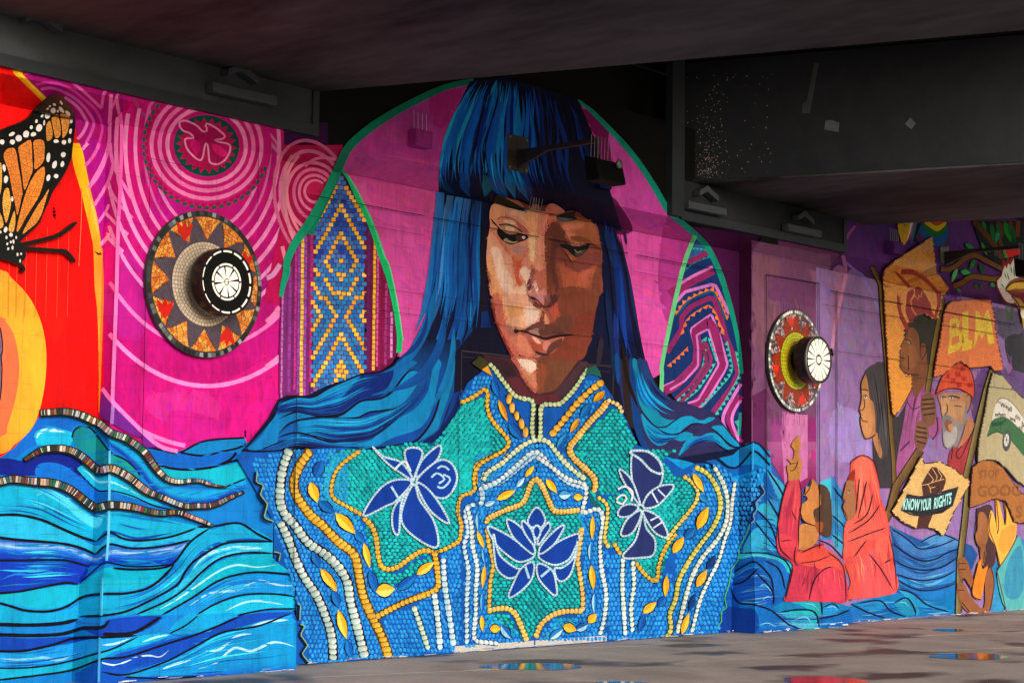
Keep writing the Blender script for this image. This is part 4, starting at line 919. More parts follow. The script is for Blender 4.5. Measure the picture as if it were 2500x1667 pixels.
# flow to the right, from view N
fill(S, P('N','130,0 580,0 650,200 740,380 820,460 950,560 1120,600 1300,660 1480,720 1600,800 1700,930 1940,1210 1700,1290 1400,1330 1000,1400 780,1330 540,1250 460,1100 380,900 250,700 200,400'), '#2a2a5c', False, cf=gy(878,960,'#0c1230','#2a2a5c'))
for q, c in (('150,0 220,0 250,250 290,480 270,680 200,400','#1c2c70'),('220,0 330,0 330,300 350,560 380,800 400,980 300,880 250,600','#2a2024'),('330,0 375,0 420,300 460,600 500,900 560,1150 640,1280 520,1250 400,950 350,500','#0f3c80'),
    ('375,0 440,0 490,200 540,460 600,610 720,700 790,800 900,850 1000,850 850,950 720,940 560,770 470,600 420,350','#0d84ac'),('440,0 560,0 640,200 740,400 900,530 900,620 740,640 600,560 520,350','#1c3c78'),('500,760 620,860 740,960 880,1050 1000,1060 1130,1020 1250,1060 1160,1130 1070,1155 950,1130 820,1210 720,1210 620,1120 540,960','#0c88bc'),
    ('750,970 880,940 1060,820 1210,795 1320,850 1400,850 1480,810 1560,830 1410,905 1240,900 1130,960 1020,1050 900,1045','#0c90c4'),('1040,1360 1110,1200 1210,1090 1350,1085 1460,1040 1560,1040 1660,1120 1760,1230 1870,1260 1780,1280 1680,1260 1560,1170 1420,1160 1280,1180 1180,1250','#0c92c8'),
    ('1510,960 1600,930 1690,950 1790,1080 1930,1230 1860,1240 1740,1170 1650,1070','#0c8cc4')):
    fill(S, P('N', q), c)
for q, w in (('480,700 600,850 720,950 860,945 980,860 1060,820',3.5),('720,960 860,1045 1000,1055 1130,1000 1230,910 1400,905',4),('1510,960 1620,1060 1740,1180 1860,1245 1940,1225',4.5),('1560,1170 1680,1260 1760,1290 1930,1240',4.5)):
    stroke(S, P('N', q), w, '#151538', taper=(.2,.1))
# right side of the hair beside the face
for q, w, c in (('Z 1492,560 1505,640 1512,720 1520,800 1545,880',[10,12,12,10,8],'#0a2c78'),('Z 1512,640 1520,720 1524,800 1530,860',[6,8,10,6],'#0a3c9c'),('Z 1480,700 1488,780 1496,850 1500,930',[10,14,12,10],'#0a2450'),('Z 1478,560 1490,610 1498,660',[14,14,8],'#062a5c'),
    ('Z 1500,760 1505,840 1512,900',[8,10,8],'#1c2c80'),('Z 1525,560 1530,600',[6,4],'#3a1450'),('Z 1469,820 1462,880 1455,905',[12,12,6],'#2c2430'),('Z 1520,840 1530,920 1560,1000',[8,10,6],'#1c1410'),('Z 1505,860 1510,940',[12,8],'#0a4888')):
    stroke(S, P(q[0], q[2:]), w, c, taper=(.15,.2))
LBc = [['#1c9cdc','#0a5cb0','#0c84c8'], ['#0b78c0','#083c90','#1490d0'], ['#0a50a8','#06205c']]
for A_, B_, n_, sd in (('M 330,430 480,370 640,370 800,285 950,215 1110,150 1300,120','M 310,520 480,480 700,520 900,500 1000,440 1120,370 1290,330',26,7),('M 480,590 700,555 900,555 1100,560 1300,500 1500,420 1650,260','M 480,740 640,720 860,780 1060,760 1240,720 1440,570 1700,330',30,8),('M 320,760 480,720 640,740 800,790 1000,770 1200,790','M 300,850 480,815 680,825 900,840 1100,845 1300,820',18,9),
                       ('N 380,100 440,400 520,600 700,780 900,850','N 560,100 640,300 780,480 960,600 1150,680',18,10),('N 520,850 660,960 860,1050 1100,1030','N 620,1100 740,1200 940,1140 1150,1110',14,11),('N 1100,1250 1300,1110 1500,1060 1700,1180','N 1080,1340 1260,1190 1480,1150 1680,1250',12,12)):
    strands(S, P(A_[0], A_[2:]), P(B_[0], B_[2:]), n_, LBc, 2, 6, sd)
# sea-like ends of the hair at the right
S.build()
# ---------------------------------------------------------------- neck and face
S = Paint('painted_face', por, label='painted face looking down, lit on one side')
fill(S, P('J','270,850 450,880 700,900 1700,960 1900,1000 1790,1100 1650,1280 1520,1420 1400,1568 1000,1568 860,1450 700,1390 560,1220 380,960'), '#432430', False)
for q, c in (('I 0,0 0,0 0,0','#000000'),('J 620,1200 780,1180 900,1320 960,1400 1050,1450 1050,1568 960,1500 820,1440 700,1350','#5a2834'),('J 1060,1440 1300,1420 1460,1300 1400,1430 1380,1568 1060,1568','#5c2832'),('J 1330,1380 1560,1120 1700,960 1800,1000 1640,1240 1480,1420 1400,1480','#46303c'),('J 400,900 560,920 680,1000 760,1160 620,1160 480,1020','#33202a')):
    if c != '#000000': fill(S, P(q[0], q[2:]), c)
face = P('I','450,200 385,330 390,480 370,650 345,850 335,1020 345,1220 390,1420 415,1568')+P('J','430,200 490,400 560,560 640,720 720,900 800,1080 880,1240 960,1340 1060,1390 1180,1400 1300,1370 1400,1280 1520,1120 1640,960 1760,800 1840,600 1880,400 1910,200 1940,0')+P('I','1990,1100 1995,900 1950,720 1890,520 1750,420 1600,320 1450,330 1290,220 1140,250 1000,260 850,200 600,120 480,110')
fill(S, face, '#7a3a2e')
FACE = [(spline(face, True, 4), cc('#7a3a2e'))]
def fp(q, c, sm=True):
    p = P(q[0], q[2:]); c = cc(c)
    if sum(v[0] for v in p)/len(p) > 1338 and max(c) > .02: c = mixc(tuple(v*1.22 for v in c), cc('#9a5a48'), .16)
    fill(S, p, c, sm); FACE.append((spline(p, True, 4), cc(c)))
for q, c in (('I 450,220 385,340 392,480 372,650 345,850 338,1050 400,1300 450,1568 1190,1568 1190,1100 1180,700 1245,370 930,310 700,290','#dc9078'),
    ('I 440,230 620,280 640,380 560,430 490,460 480,560 400,540 385,350','#e8a07c'),('I 620,290 930,320 980,400 960,560 900,480 760,400 640,380','#e8b098'),('I 880,330 1080,360 1060,700 1000,1000 950,980 960,620 930,480','#e8a478'),
    ('I 1090,360 1240,375 1200,500 1180,700 1150,900 1100,1000 1070,700','#d88474'),('I 960,660 1050,670 1030,900 1010,1060 960,1000 950,820','#f0c8a4'),('I 1050,690 1140,700 1110,1000 1080,1180 1020,1080 1030,900','#e09880'),
    # right half
    ('I 1245,370 1400,390 1560,520 1900,520 1960,750 1995,950 1985,1150 1940,1568 1190,1568 1180,1150 1170,700 1200,520','#7c3c34'),
    ('I 1245,380 1380,390 1340,480 1260,490 1200,560 1190,660 1170,640 1220,500','#b0604a'),('I 1180,690 1200,580 1280,490 1340,490 1420,560 1480,660 1530,780 1400,790 1320,720 1250,700','#4a221c'),
    ('I 1170,700 1270,700 1280,900 1260,1150 1300,1350 1260,1560 1220,1568 1190,1300 1180,1000','#5c2e20'),('I 1280,700 1400,760 1390,850 1330,900 1320,1100 1380,1400 1340,1500 1280,1300 1260,1050','#432226'),
    ('I 1400,440 1560,400 1750,440 1880,520 1950,720 1940,800 1800,780 1560,770 1480,650 1430,540','#98583c'),('I 1430,530 1620,500 1740,530 1640,580 1520,610 1620,680 1540,730 1480,640','#bc6e5c'),('I 1620,620 1760,600 1940,720 1920,790 1700,720','#8e5034'),('I 1540,690 1700,690 1850,770 1600,760','#6a3a20'),
    ('I 1540,770 1660,785 1740,810 1660,830 1540,800','#d08a78'),('I 1330,900 1400,860 1520,980 1580,1050 1560,1140 1400,1080 1340,1020','#6a3230'),('I 1380,1080 1560,1180 1700,1200 1920,1080 1880,1250 1800,1430 1600,1400 1460,1440 1420,1280','#a4523c'),
    ('I 1700,1200 1900,1110 1860,1260 1780,1430 1720,1380','#ac5846'),('I 1560,1060 1800,920 1980,940 1960,1060 1700,1190 1580,1150','#6c3434'),('I 1900,1150 1990,1100 1950,1568 1800,1568 1850,1350','#6e3a2c'),('I 1400,1440 1600,1400 1780,1450 1780,1568 1420,1568','#6a3626'),
    # cheek left
    ('I 370,660 480,620 560,780 640,900 760,1080 790,1300 850,1400 600,1568 450,1568 400,1300 340,1050 345,850','#e0a088'),('I 400,870 500,850 560,960 620,1150 700,1300 720,1450 640,1530 540,1400 460,1150','#ecc8bc'),('I 350,950 400,1000 460,1200 560,1450 600,1568 470,1568 400,1300 345,1100','#eca878'),
    ('I 400,600 500,650 560,740 640,860 740,960 900,880 940,840 920,960 870,1010 780,1040 690,980 590,880 500,740','#d27860'),('I 640,850 760,820 900,830 900,900 830,960 760,930 700,900','#b88484'),('I 700,960 780,1040 870,1010 850,1120 800,1250 850,1380 790,1420 750,1280 720,1100','#c85c44'),
    ('I 860,1020 930,1000 960,1100 900,1160 850,1100','#d88c7c'),('I 840,1140 900,1120 960,1180 960,1260 910,1330 850,1260 820,1200','#ecc8bc'),('I 720,1450 860,1390 930,1300 950,1400 960,1568 650,1568','#f0c4ae'),
    # nose
    ('I 970,1090 1080,1190 1180,1150 1200,1350 1190,1568 1000,1568 970,1350','#b86858'),('I 970,1100 1000,1130 1040,1200 1000,1280 990,1380 960,1290 975,1200','#8c4c50'),('I 960,1300 1000,1350 980,1420 940,1500 930,1568 910,1430 930,1330','#6a3c48'),
    ('I 940,1500 1060,1480 1180,1440 1200,1568 960,1568','#cc8480'),('I 1020,1370 1050,1350 1080,1430 1075,1470 1040,1470','#f0d0d4'),
    ('J 930,0 1200,0 1180,90 1160,170 1080,110 1020,90 970,60','#c08088'),('J 1190,0 1270,0 1300,60 1240,110 1190,180 1160,170','#7c4440'),('J 1250,0 1420,0 1400,80 1320,140 1240,180 1200,160 1260,80','#2e1c28'),('J 960,30 1000,20 1060,60 1040,80 980,70','#3a1a20'),
    # mouth region
    ('J 560,0 930,0 980,110 1060,200 1140,200 1110,330 1080,390 980,430 900,490 800,500 700,470 650,400 600,200','#e4a890'),('J 620,170 880,170 880,260 820,310 720,340 650,300','#e0a070'),('J 880,180 1000,160 1080,220 1080,330 980,420 900,430 880,330','#ecccc4'),('J 720,330 880,310 890,440 800,490 720,440','#e8b090'),
    ('J 430,0 540,0 600,200 640,420 700,560 760,760 840,1000 900,1200 800,1060 700,860 600,640 500,400','#c4685c'),('J 415,60 440,200 500,400 600,620 720,860 860,1180 800,1080 700,900 600,700 500,480 430,250','#7a2a24'),('J 560,0 620,150 660,340 720,470 680,520 620,400 580,200','#e8a880'),
    ('J 1140,200 1240,180 1380,150 1400,300 1320,370 1280,370 1240,440 1180,420 1160,300','#7a4034'),('J 1170,280 1190,270 1240,380 1240,410 1180,425 1165,360','#d89078'),('J 1250,300 1320,140 1380,100 1370,330 1300,380','#a4483c'),('J 1240,200 1330,150 1300,250 1260,280','#b04a3a'),
    ('J 1320,370 1400,310 1560,280 1620,340 1560,460 1480,540 1390,470','#4e3228'),('J 1400,0 1920,0 1880,300 1840,560 1700,560 1600,540 1560,300 1400,300','#6a3428'),('J 1640,320 1860,240 1840,560 1600,540','#6c2c22'),
    ('J 700,590 900,560 960,700 1060,850 1160,880 1100,900 900,880 800,840 740,740','#c87464'),('J 680,620 780,540 870,570 900,640 980,780 1020,850 860,800 760,720','#d08068'),('J 620,420 740,500 780,560 700,590 650,560 600,480','#b06c64'),
    ('J 1180,870 1400,760 1560,560 1840,590 1800,740 1700,930 1400,910 1180,890','#6e3024'),('J 1100,880 1250,900 1700,960 1640,960 1520,1120 1400,1280 1300,1370 1180,1390 1060,1390 1060,1000','#5e3a2a'),
    ('J 700,900 1060,930 1060,1390 960,1330 880,1220 780,1040','#b46050'),('J 800,920 960,930 1040,980 1050,1060 1000,1140 900,1080 820,990','#ecd2c8'),('J 840,1040 960,1120 1050,1080 1050,1330 980,1290 900,1180','#d0846a'),('J 1060,1000 1180,1000 1210,1100 1180,1260 1100,1350 1060,1340','#8c4a34')):
    fp(q, c)
# brush work that softens the edges between the planes of the face
def tone(x, y):
    for p_, c_ in reversed(FACE):
        if inside(x, y, p_): return c_
rf = random.Random(5); FB_ = [(min(q[0] for q in p_), min(q[1] for q in p_), max(q[0] for q in p_), max(q[1] for q in p_)) for p_, c_ in FACE]
offs = [layer() for _ in range(4)]; nst = 0
for _ in range(5200):
    x, y = rf.uniform(1190, 1470), rf.uniform(490, 955); c1 = tone(x, y)
    if c1 is None: continue
    an = rf.uniform(0, 6.28); d_ = 4.5; c2 = tone(x+d_*math.cos(an), y+d_*math.sin(an))
    if c2 is None or c2 == c1: 
        if rf.random() < .86: continue
        c2 = jit(c1, .25)
    cm = mixc(c1, c2, rf.uniform(.35, .65)); lx, ly = rf.uniform(4, 10)*math.cos(an+1.57), rf.uniform(4, 10)*math.sin(an+1.57)
    stroke(S, [(x-lx, y-ly), (x+rf.uniform(-1.5, 1.5), y), (x+lx, y+ly)], rf.uniform(2.2, 4.2), cm, off=offs[nst % 4]+(nst % 6)*5e-6, taper=(.3, .3)); nst += 1
stroke(S, P('J','930,0 990,60 1060,60 1110,120 1170,170 1230,160'), 3, '#3a1a24')
# lips
fp('J 900,510 980,440 1080,390 1160,400 1180,420 1250,420 1350,450 1480,530 1580,575 1400,590 1280,600 1180,630 1060,590 940,540', '#6e4240')
fp('J 950,510 1080,480 1110,560 1060,580 960,540', '#a8807a'); fp('J 1180,430 1250,420 1350,450 1460,540 1400,580 1260,570 1120,580 1080,500 1180,490', '#472a28')
fp('J 880,560 1000,570 1180,620 1300,590 1450,590 1420,680 1340,780 1250,850 1150,850 1060,800 980,720','#b06458'); fp('J 940,640 1060,700 1130,720 1140,800 1060,790 980,720','#b05038'); fp('J 990,600 1060,620 1120,690 1060,690','#eab4a8')
fp('J 1160,680 1220,660 1260,700 1200,800 1150,770','#cc8078'); fp('J 1260,700 1420,620 1400,720 1300,800 1240,850 1200,820','#4c2c2c'); fp('J 1040,800 1140,830 1240,850 1180,870 1090,850','#3c2838')
stroke(S, P('J','735,520 800,505 880,520 980,560 1080,595 1180,630 1280,605 1400,585 1590,572'), [5,5,4,5,6,7,6,5,2], '#2a1418'); fp('J 730,510 760,490 800,510 780,550 740,540', '#2a1a1a')
stroke(S, P('J','890,520 960,460 1080,392 1150,405'), 2, '#5a3030'); stroke(S, P('J','800,500 900,480 1000,420'), 2, '#b07868')
# eyes and brows
fp('I 460,190 480,110 600,125 720,170 820,220 900,300 880,330 780,310 640,270 520,230','#1c241c'); fp('I 600,130 720,170 800,180 880,280 760,220','#b0745a'); fp('I 880,300 920,310 920,345 890,335','#6a84b4')
fp('I 1340,420 1420,370 1560,340 1620,320 1600,400 1640,430 1560,470 1460,480 1380,460','#1a2026'); fp('I 1345,420 1440,410 1560,430 1600,440 1500,475 1400,460','#2c4a56')
stroke(S, P('I','500,450 530,420 620,415 740,450 830,520 900,580 940,640'), 2.6, '#9a5448'); fp('I 760,470 860,540 930,650 840,620 800,560','#b0625c')
fp('I 520,540 620,510 740,540 830,620 760,640 620,600','#b88468'); fp('I 620,545 700,550 750,600 690,615 615,595','#e4bca4'); fp('I 570,470 650,450 740,490 740,520 640,500','#f0c0a8')
fp('I 395,430 450,480 520,560 620,640 720,660 830,640 940,690 900,740 820,770 700,805 620,780 540,720 490,630 500,560 440,510','#14181a')
stroke(S, P('I','520,525 640,515 760,560 850,630'), 3.2, '#1a1618'); fp('I 585,745 620,712 660,742 720,765 790,755 750,782 660,778','#a89888'); fp('I 845,692 872,682 898,702 876,728 850,716','#d8c8c0'); fp('I 760,680 830,670 850,740 800,760 760,720','#4a2c30')
fp('I 1390,800 1500,800 1600,830 1720,820 1810,800 1800,860 1740,930 1660,980 1580,960 1500,880 1420,850','#101818'); fp('I 1660,900 1740,880 1780,870 1720,940 1650,970 1600,940','#24302e'); stroke(S, P('I','1600,880 1640,920 1700,900'), 2.5, '#9a7a70')
stroke(S, P('I','1740,790 1840,800 1950,830'), 4, '#1a1210', taper=(.2,.5)); fp('I 1510,970 1580,960 1610,1010 1570,1040 1520,1010','#8a5228'); stroke(S, P('I','1400,860 1480,940 1560,1060'), 3, '#4a2a26')
fp('I 1180,250 1230,240 1180,330 1110,300','#6a3c38'); fp('I 1240,230 1300,220 1380,260 1460,330 1380,370 1280,360 1180,330','#c07468'); fp('I 1000,240 1080,230 1100,300 1060,340 960,300','#a0605a')
S.build()
# ---------------------------------------------------------------- blouse
S = Paint('painted_blouse', por, label='turquoise and blue blouse painted as rows of stitches')
for q in (P('M','-20,870 100,880 300,870 680,840 960,830 1100,850 1300,850 1500,800 1780,790 1890,700 2000,560 2050,440 2040,300')+P('O','400,560 480,400 620,290 700,200 900,470 1000,560 1150,560 1180,620 1185,1568')+P('H','1392,1330 850,1370 420,1395 0,1430')+P('E','2000,1440 2000,840 1850,740 1850,480 1690,200 1600,50'),
          P('O','1185,1568 1225,1000 1230,620 1450,620 1560,500 1720,260 1820,320 1920,440 2000,570 2100,720 2250,1050 2350,1100')+P('N','540,1280 780,1330 900,1420 1100,1560 1300,1470 1500,1480')+P('G','150,100 330,190 440,200 420,420 430,680 370,900 300,1180 270,1240 0,1250')+P('H','2351,1255 1880,1290 1390,1330')):
    fill(S, q, '#0c54b4', False)
fill(S, P('H','1640,180 1920,180 1920,520 1640,520'), '#0c54b4', False)
TE, TD = '#0ca59c', '#065a6c'
teal = [P('H','1890,320 2060,250 2100,400 2060,720 1990,700 1960,660 1890,640'),
        P('M','960,840 1100,850 1200,870 1380,820 1600,790 1780,800 1900,700 1960,600 2050,450 2290,340 2330,480 2352,560 2352,900 2200,1000 2180,1250 2050,1300 2030,1560 2000,1800 1700,1800 1100,1480 860,1330 740,1260 740,1060 800,950'),
        P('H','0,0 220,0 890,0 1000,60 990,280 890,320 880,600 720,680 560,740 480,800 370,790 340,680 300,480 240,440 60,330 0,250'),
        P('H','240,420 340,520 340,680 370,800 480,840 560,760 720,700 700,760 560,850 400,930 340,900 300,780 280,650'),
        P('O','400,610 640,560 660,700 720,850 880,980 900,1060 700,1180 580,1280 530,1400 540,1568 300,1568 380,1400 300,1250 180,1200 230,900 390,700'),
        P('O','1960,660 2050,690 2120,800 2250,1060 2160,1110 2180,1300 2050,1300 2120,1440 2040,1568 1840,1568 1830,1400 1700,1260 1580,1130 1640,1000 1760,870 1900,760'),
        P('H','1640,0 2040,0 2100,130 1970,100 2050,250 1940,330 1980,560 2060,600 1990,720 2080,740 2130,830 2220,880 2260,680 2351,540 2351,180 2240,60 2351,0 1760,0 1720,100 1800,180 1810,300 1900,340 1880,620 1960,650'),
        P('H','1060,480 1380,180 1420,170 1560,420 1720,400 1740,560 1690,650 1740,1060 1520,1080 1400,1250 1350,1260 1200,1040 1090,1080 1100,520'),
        P('H','1080,1100 1200,1090 1320,1260 1060,1180'),P('H','1440,1280 1560,1120 1720,1130 1600,1200'),
        P('H','2000,720 2080,740 2140,860 2230,900 2351,560 2351,300 2200,250 2160,600'),P('G','0,170 60,180 160,280 120,400 0,560'),
        P('M','720,1060 860,960 1000,860 960,840 800,960 740,1080 720,1250 860,1360 1100,1500 1060,1560 900,1440 740,1330')]
for t in teal: fill(S, t, TD, False)
S.build()
S = Paint('painted_stitches', por, kind='stuff')
ob = layer(3)
xs0, ys0 = 620, 1080
def fld_b(x, y): return math.radians(55)+0.6*math.sin((x-640)/150)
for t in teal: scales(S, t, 12.5, 9.0, '#18ccd2', '#0a9ca6', o=ob, field=lambda x, y: 0.5*math.sin(x*.02+y*.013)+.25)
bigblue = [P('E','1700,60 1860,20 1990,0 2351,0 2351,1430 2000,1440 2100,1400 2000,1000 1860,500 1740,200'),P('H','0,100 60,330 240,480 300,800 400,960 700,780 720,900 540,1020 320,1110 440,1390 0,1430'),P('H','760,700 900,620 900,1330 850,1370 760,1000'),
           P('H','360,1130 560,1060 700,960 760,1000 850,1360 440,1390'),P('H','1000,30 1160,0 1640,0 1740,130 1740,420 1560,420 1420,170 1380,180 1060,480 1000,400'),P('H','1880,680 1980,700 2090,780 2220,920 2320,800 2351,1255 1900,1290'),
           P('H','920,380 1060,400 1090,1080 1350,1280 920,1320'),P('H','1700,420 1860,400 1890,1280 1400,1300 1520,1120 1740,1100'),
           P('O','420,550 600,300 720,330 800,560 900,820 1000,980 1150,980 1240,980 1340,980 1500,720 1760,340 1880,400 1930,560 1820,640 1500,1100 1400,1080 1190,1000 940,1060 880,960 720,700 680,480'),
           P('O','600,1300 900,1120 1190,1010 1500,1160 1750,1400 1700,1500 1500,1450 1190,1200 900,1400 620,1480'),
           P('G','0,560 160,280 60,160 150,100 320,100 420,200 600,110 570,330 430,680 360,920 280,1240 0,1250')]
for t in bigblue: scales(S, t, 9.5, 12.5, '#34a4f4', '#1280de', o=ob+0.00003, field=lambda x, y: 0.35*math.sin(x*.017))
S.build()
S = Paint('painted_ropes', por)
GO, GH = '#c8961e', '#f0c650'; WH, WL = '#86b4b6', '#dce8e6'; GR, GL = '#a8c48c', '#dce8c0'; BL_, BLL = '#7cbce8', '#cfe6f6'
# white and gold ropes down the left sleeve
rope(S, P('M','420,850 380,950 345,1080 330,1220 330,1360 380,1480 460,1560')+P('E','2080,620 2200,700 2290,790')+P('H','135,890 150,1000 190,1150 250,1390'), 24, 15, WH, WL, '#1c1830', slant=.1)
rope(S, P('E','1890,480 1950,600 2000,740 2060,860 2140,980 2200,1120 2240,1250 2250,1410'), 23, 15, WH, WL, '#1c1830', slant=.1)
rope(S, P('M','620,860 560,940 500,1040 460,1160 480,1280 560,1400 640,1500 720,1560')+P('H','0,540 80,620 180,700 210,830 240,980 300,1120 370,1260 410,1390'), 23, 14, GO, GH, '#4a3a10', slant=.3)
rope(S, P('H','220,0 120,70 50,150 25,260 40,320 140,380 230,430'), 11, 13, GO, GH, '#0a3c48'); rope(S, P('H','240,450 300,510 330,600 340,700 370,790 460,790 560,720 650,670 720,690'), 14, 12, GO, GH, '#0a3c48')
rope(S, P('H','720,690 800,660 890,610'), 12, 11, GO, GH, '#0a3c48'); rope(S, P('H','890,610 905,500 880,420 900,310 990,270 1000,160 1010,90 1200,0'), 11, 11, GO, GH, '#0a3050')
rope(S, P('H','720,680 740,800 740,930 600,990 480,1040 330,1120'), 16, 12, GO, GH, '#3a3010')
rope(S, P('O','405,610 500,570 600,510 660,460 690,520 680,620 700,730 760,830 850,930 910,1010 890,1080 780,1150 620,1240 560,1320 545,1420 560,1520'), 11, 13, GO, GH, '#202c10')
rope(S, P('H','580,1050 620,1160 680,1340'), 14, 13, '#9cc4b0', '#dcecdc', '#0a2c50', slant=.1); rope(S, P('H','720,960 745,1150 760,1340'), 16, 15, '#a8d4e8', '#e4f2f4', '#0a2c60', slant=.1); rope(S, P('H','780,720 790,900 820,1100 850,1310'), 16, 15, '#90c8e8', '#d8ecf4', '#0a3c80', slant=.1)
rope(S, P('H','1000,360 940,380 930,450 950,550 920,640 950,800 940,1000 940,1300'), 12, 14, BL_, '#e4f0f4', '#0a3c80'); rope(S, P('H','940,370 970,500 980,650 1010,780 1000,950 1000,1100 990,1270 1060,1290 1150,1300'), 12, 13, '#a8d0e8', '#f0f6f4', '#0a3c80')
rope(S, P('H','1030,370 1050,310 1040,240 1150,220 1250,150 1320,90 1400,30'), 14, 13, BL_, BLL, '#0a3c80'); rope(S, P('H','1050,200 1060,150 1140,110 1230,20'), 12, 12, '#b8d0b0', '#e4e8c8', '#1a3c60')
rope(S, P('O','650,1430 680,1340 840,1240 960,1130 1080,1040 1180,1000 1310,1010 1400,1120 1520,1260 1640,1360 1700,1400'), 13, 13, '#b4cca8', '#e0e8c8', '#14405c')
rope(S, P('O','640,1500 760,1450 900,1350 1000,1260 1100,1170 1190,1120 1300,1220 1420,1350 1540,1450 1700,1490'), 14, 13, '#8cc4ec', '#e0eef6', '#10407c')
rope(S, P('H','1410,40 1500,100 1620,190 1740,230 1740,330 1720,420 1830,390 1860,480 1840,620 1850,800 1880,960 1870,1120 1840,1240'), 12, 13, '#a8cce0', '#e8f2f4', '#10386c')
rope(S, P('H','1080,490 1080,460 1200,400 1320,350 1370,230 1410,190 1450,240 1500,350 1540,410 1700,400'), 15, 9, '#d8a848', '#f4d080', '#20482c', slant=.1)
rope(S, P('H','1700,560 1720,520 1700,650 1690,750 1710,870 1725,1000 1720,1080'), 12, 13, '#d8a44c', '#f0cc84', '#1c4c40'); rope(S, P('H','1075,520 1090,640 1120,760 1100,880 1090,1060'), 11, 13, GO, '#f0c860', '#1c4c40')
rope(S, P('H','1080,1080 1190,1060 1260,1090 1310,1190 1345,1280'), 15, 11, '#dcb048', '#f4d880', '#1c5048'); rope(S, P('H','1405,1260 1450,1160 1560,1090 1720,1080'), 15, 11, '#dca848', '#f0cc80', '#1c5048')
rope(S, P('H','1640,20 1680,80 1740,140 1800,200 1800,280'), 12, 12, GO, '#e8c868', '#1a3c40'); rope(S, P('H','1820,310 1890,370 1880,520 1870,600 1900,650'), 11, 12, '#c8b040', '#e8d878', '#1a3c40')
rope(S, P('H','1930,620 1980,700'), 11, 11, GO, GH, '#1a3c40'); rope(S, P('H','2080,750 2140,830 2220,880 2240,760 2290,640 2351,560'), 11, 12, GO, GH, '#0a3c40')
rope(S, P('H','1995,720 1990,900 2000,1080 2010,1240'), 12, 13, '#a8d0d8', '#f0f6f4', '#0a3050', slant=.1); rope(S, P('H','2060,740 2070,900 2050,1050 2060,1220'), 11, 13, '#98c8c8', '#eef4f0', '#0a3050', slant=.4)
# collar
rope(S, P('O','700,200 760,260 830,360 900,450 960,530 1060,570 1150,580 1165,660 1155,780 1150,900 1165,980'), 12, 12, GR, GL, '#12303c'); rope(S, P('O','1740,250 1690,320 1620,430 1550,520 1480,590 1420,630 1260,630 1240,720 1240,860 1235,980'), 12, 12, GR, GL, '#12303c')
rope(S, P('O','1890,390 1760,480 1680,560 1600,640 1530,730 1450,830 1350,950'), 17, 16, '#d89a28', '#f0c454', '#1c2c40'); rope(S, P('O','900,520 930,640 970,720 1040,820 1100,960'), 14, 24, '#d89a28', '#f4cc60', '#1c2c40')
rope(S, P('O','1940,590 1880,680 1780,780 1680,900 1600,1000 1540,1080 1570,1170 1640,1240 1720,1310 1800,1400 1810,1500'), 17, 10, '#d8a040', '#f4d080', '#1c3c30', slant=.05); rope(S, P('O','1930,580 2000,610 2060,640 2090,720'), 12, 10, '#e0b868', '#f8e4b0', '#20301c')
# ropes on the right sleeve, view G
rope(S, P('G','130,110 220,160 290,280 300,400 250,520 160,640 80,760 20,880 0,1000 -40,1100')+P('H','2320,1200 2290,1260'), 13, 13, '#b4b048', '#e0d878', '#1a3c20', slant=.1); rope(S, P('G','50,170 130,230 150,310 100,400 0,520 -60,600'), 12, 12, '#d0b048', '#ecd880', '#1a4030')
rope(S, P('G','260,110 320,220 350,340 340,480 280,600 180,720 110,850 70,980 40,1100 10,1230'), 12, 13, '#a8c8c0', '#f0f6f0', '#103050', slant=.1); rope(S, P('G','400,210 380,350 370,480 330,600 290,740 220,880 160,1020 110,1220'), 10, 13, '#b0d0d4', '#f4f8f4', '#103050', slant=.1)
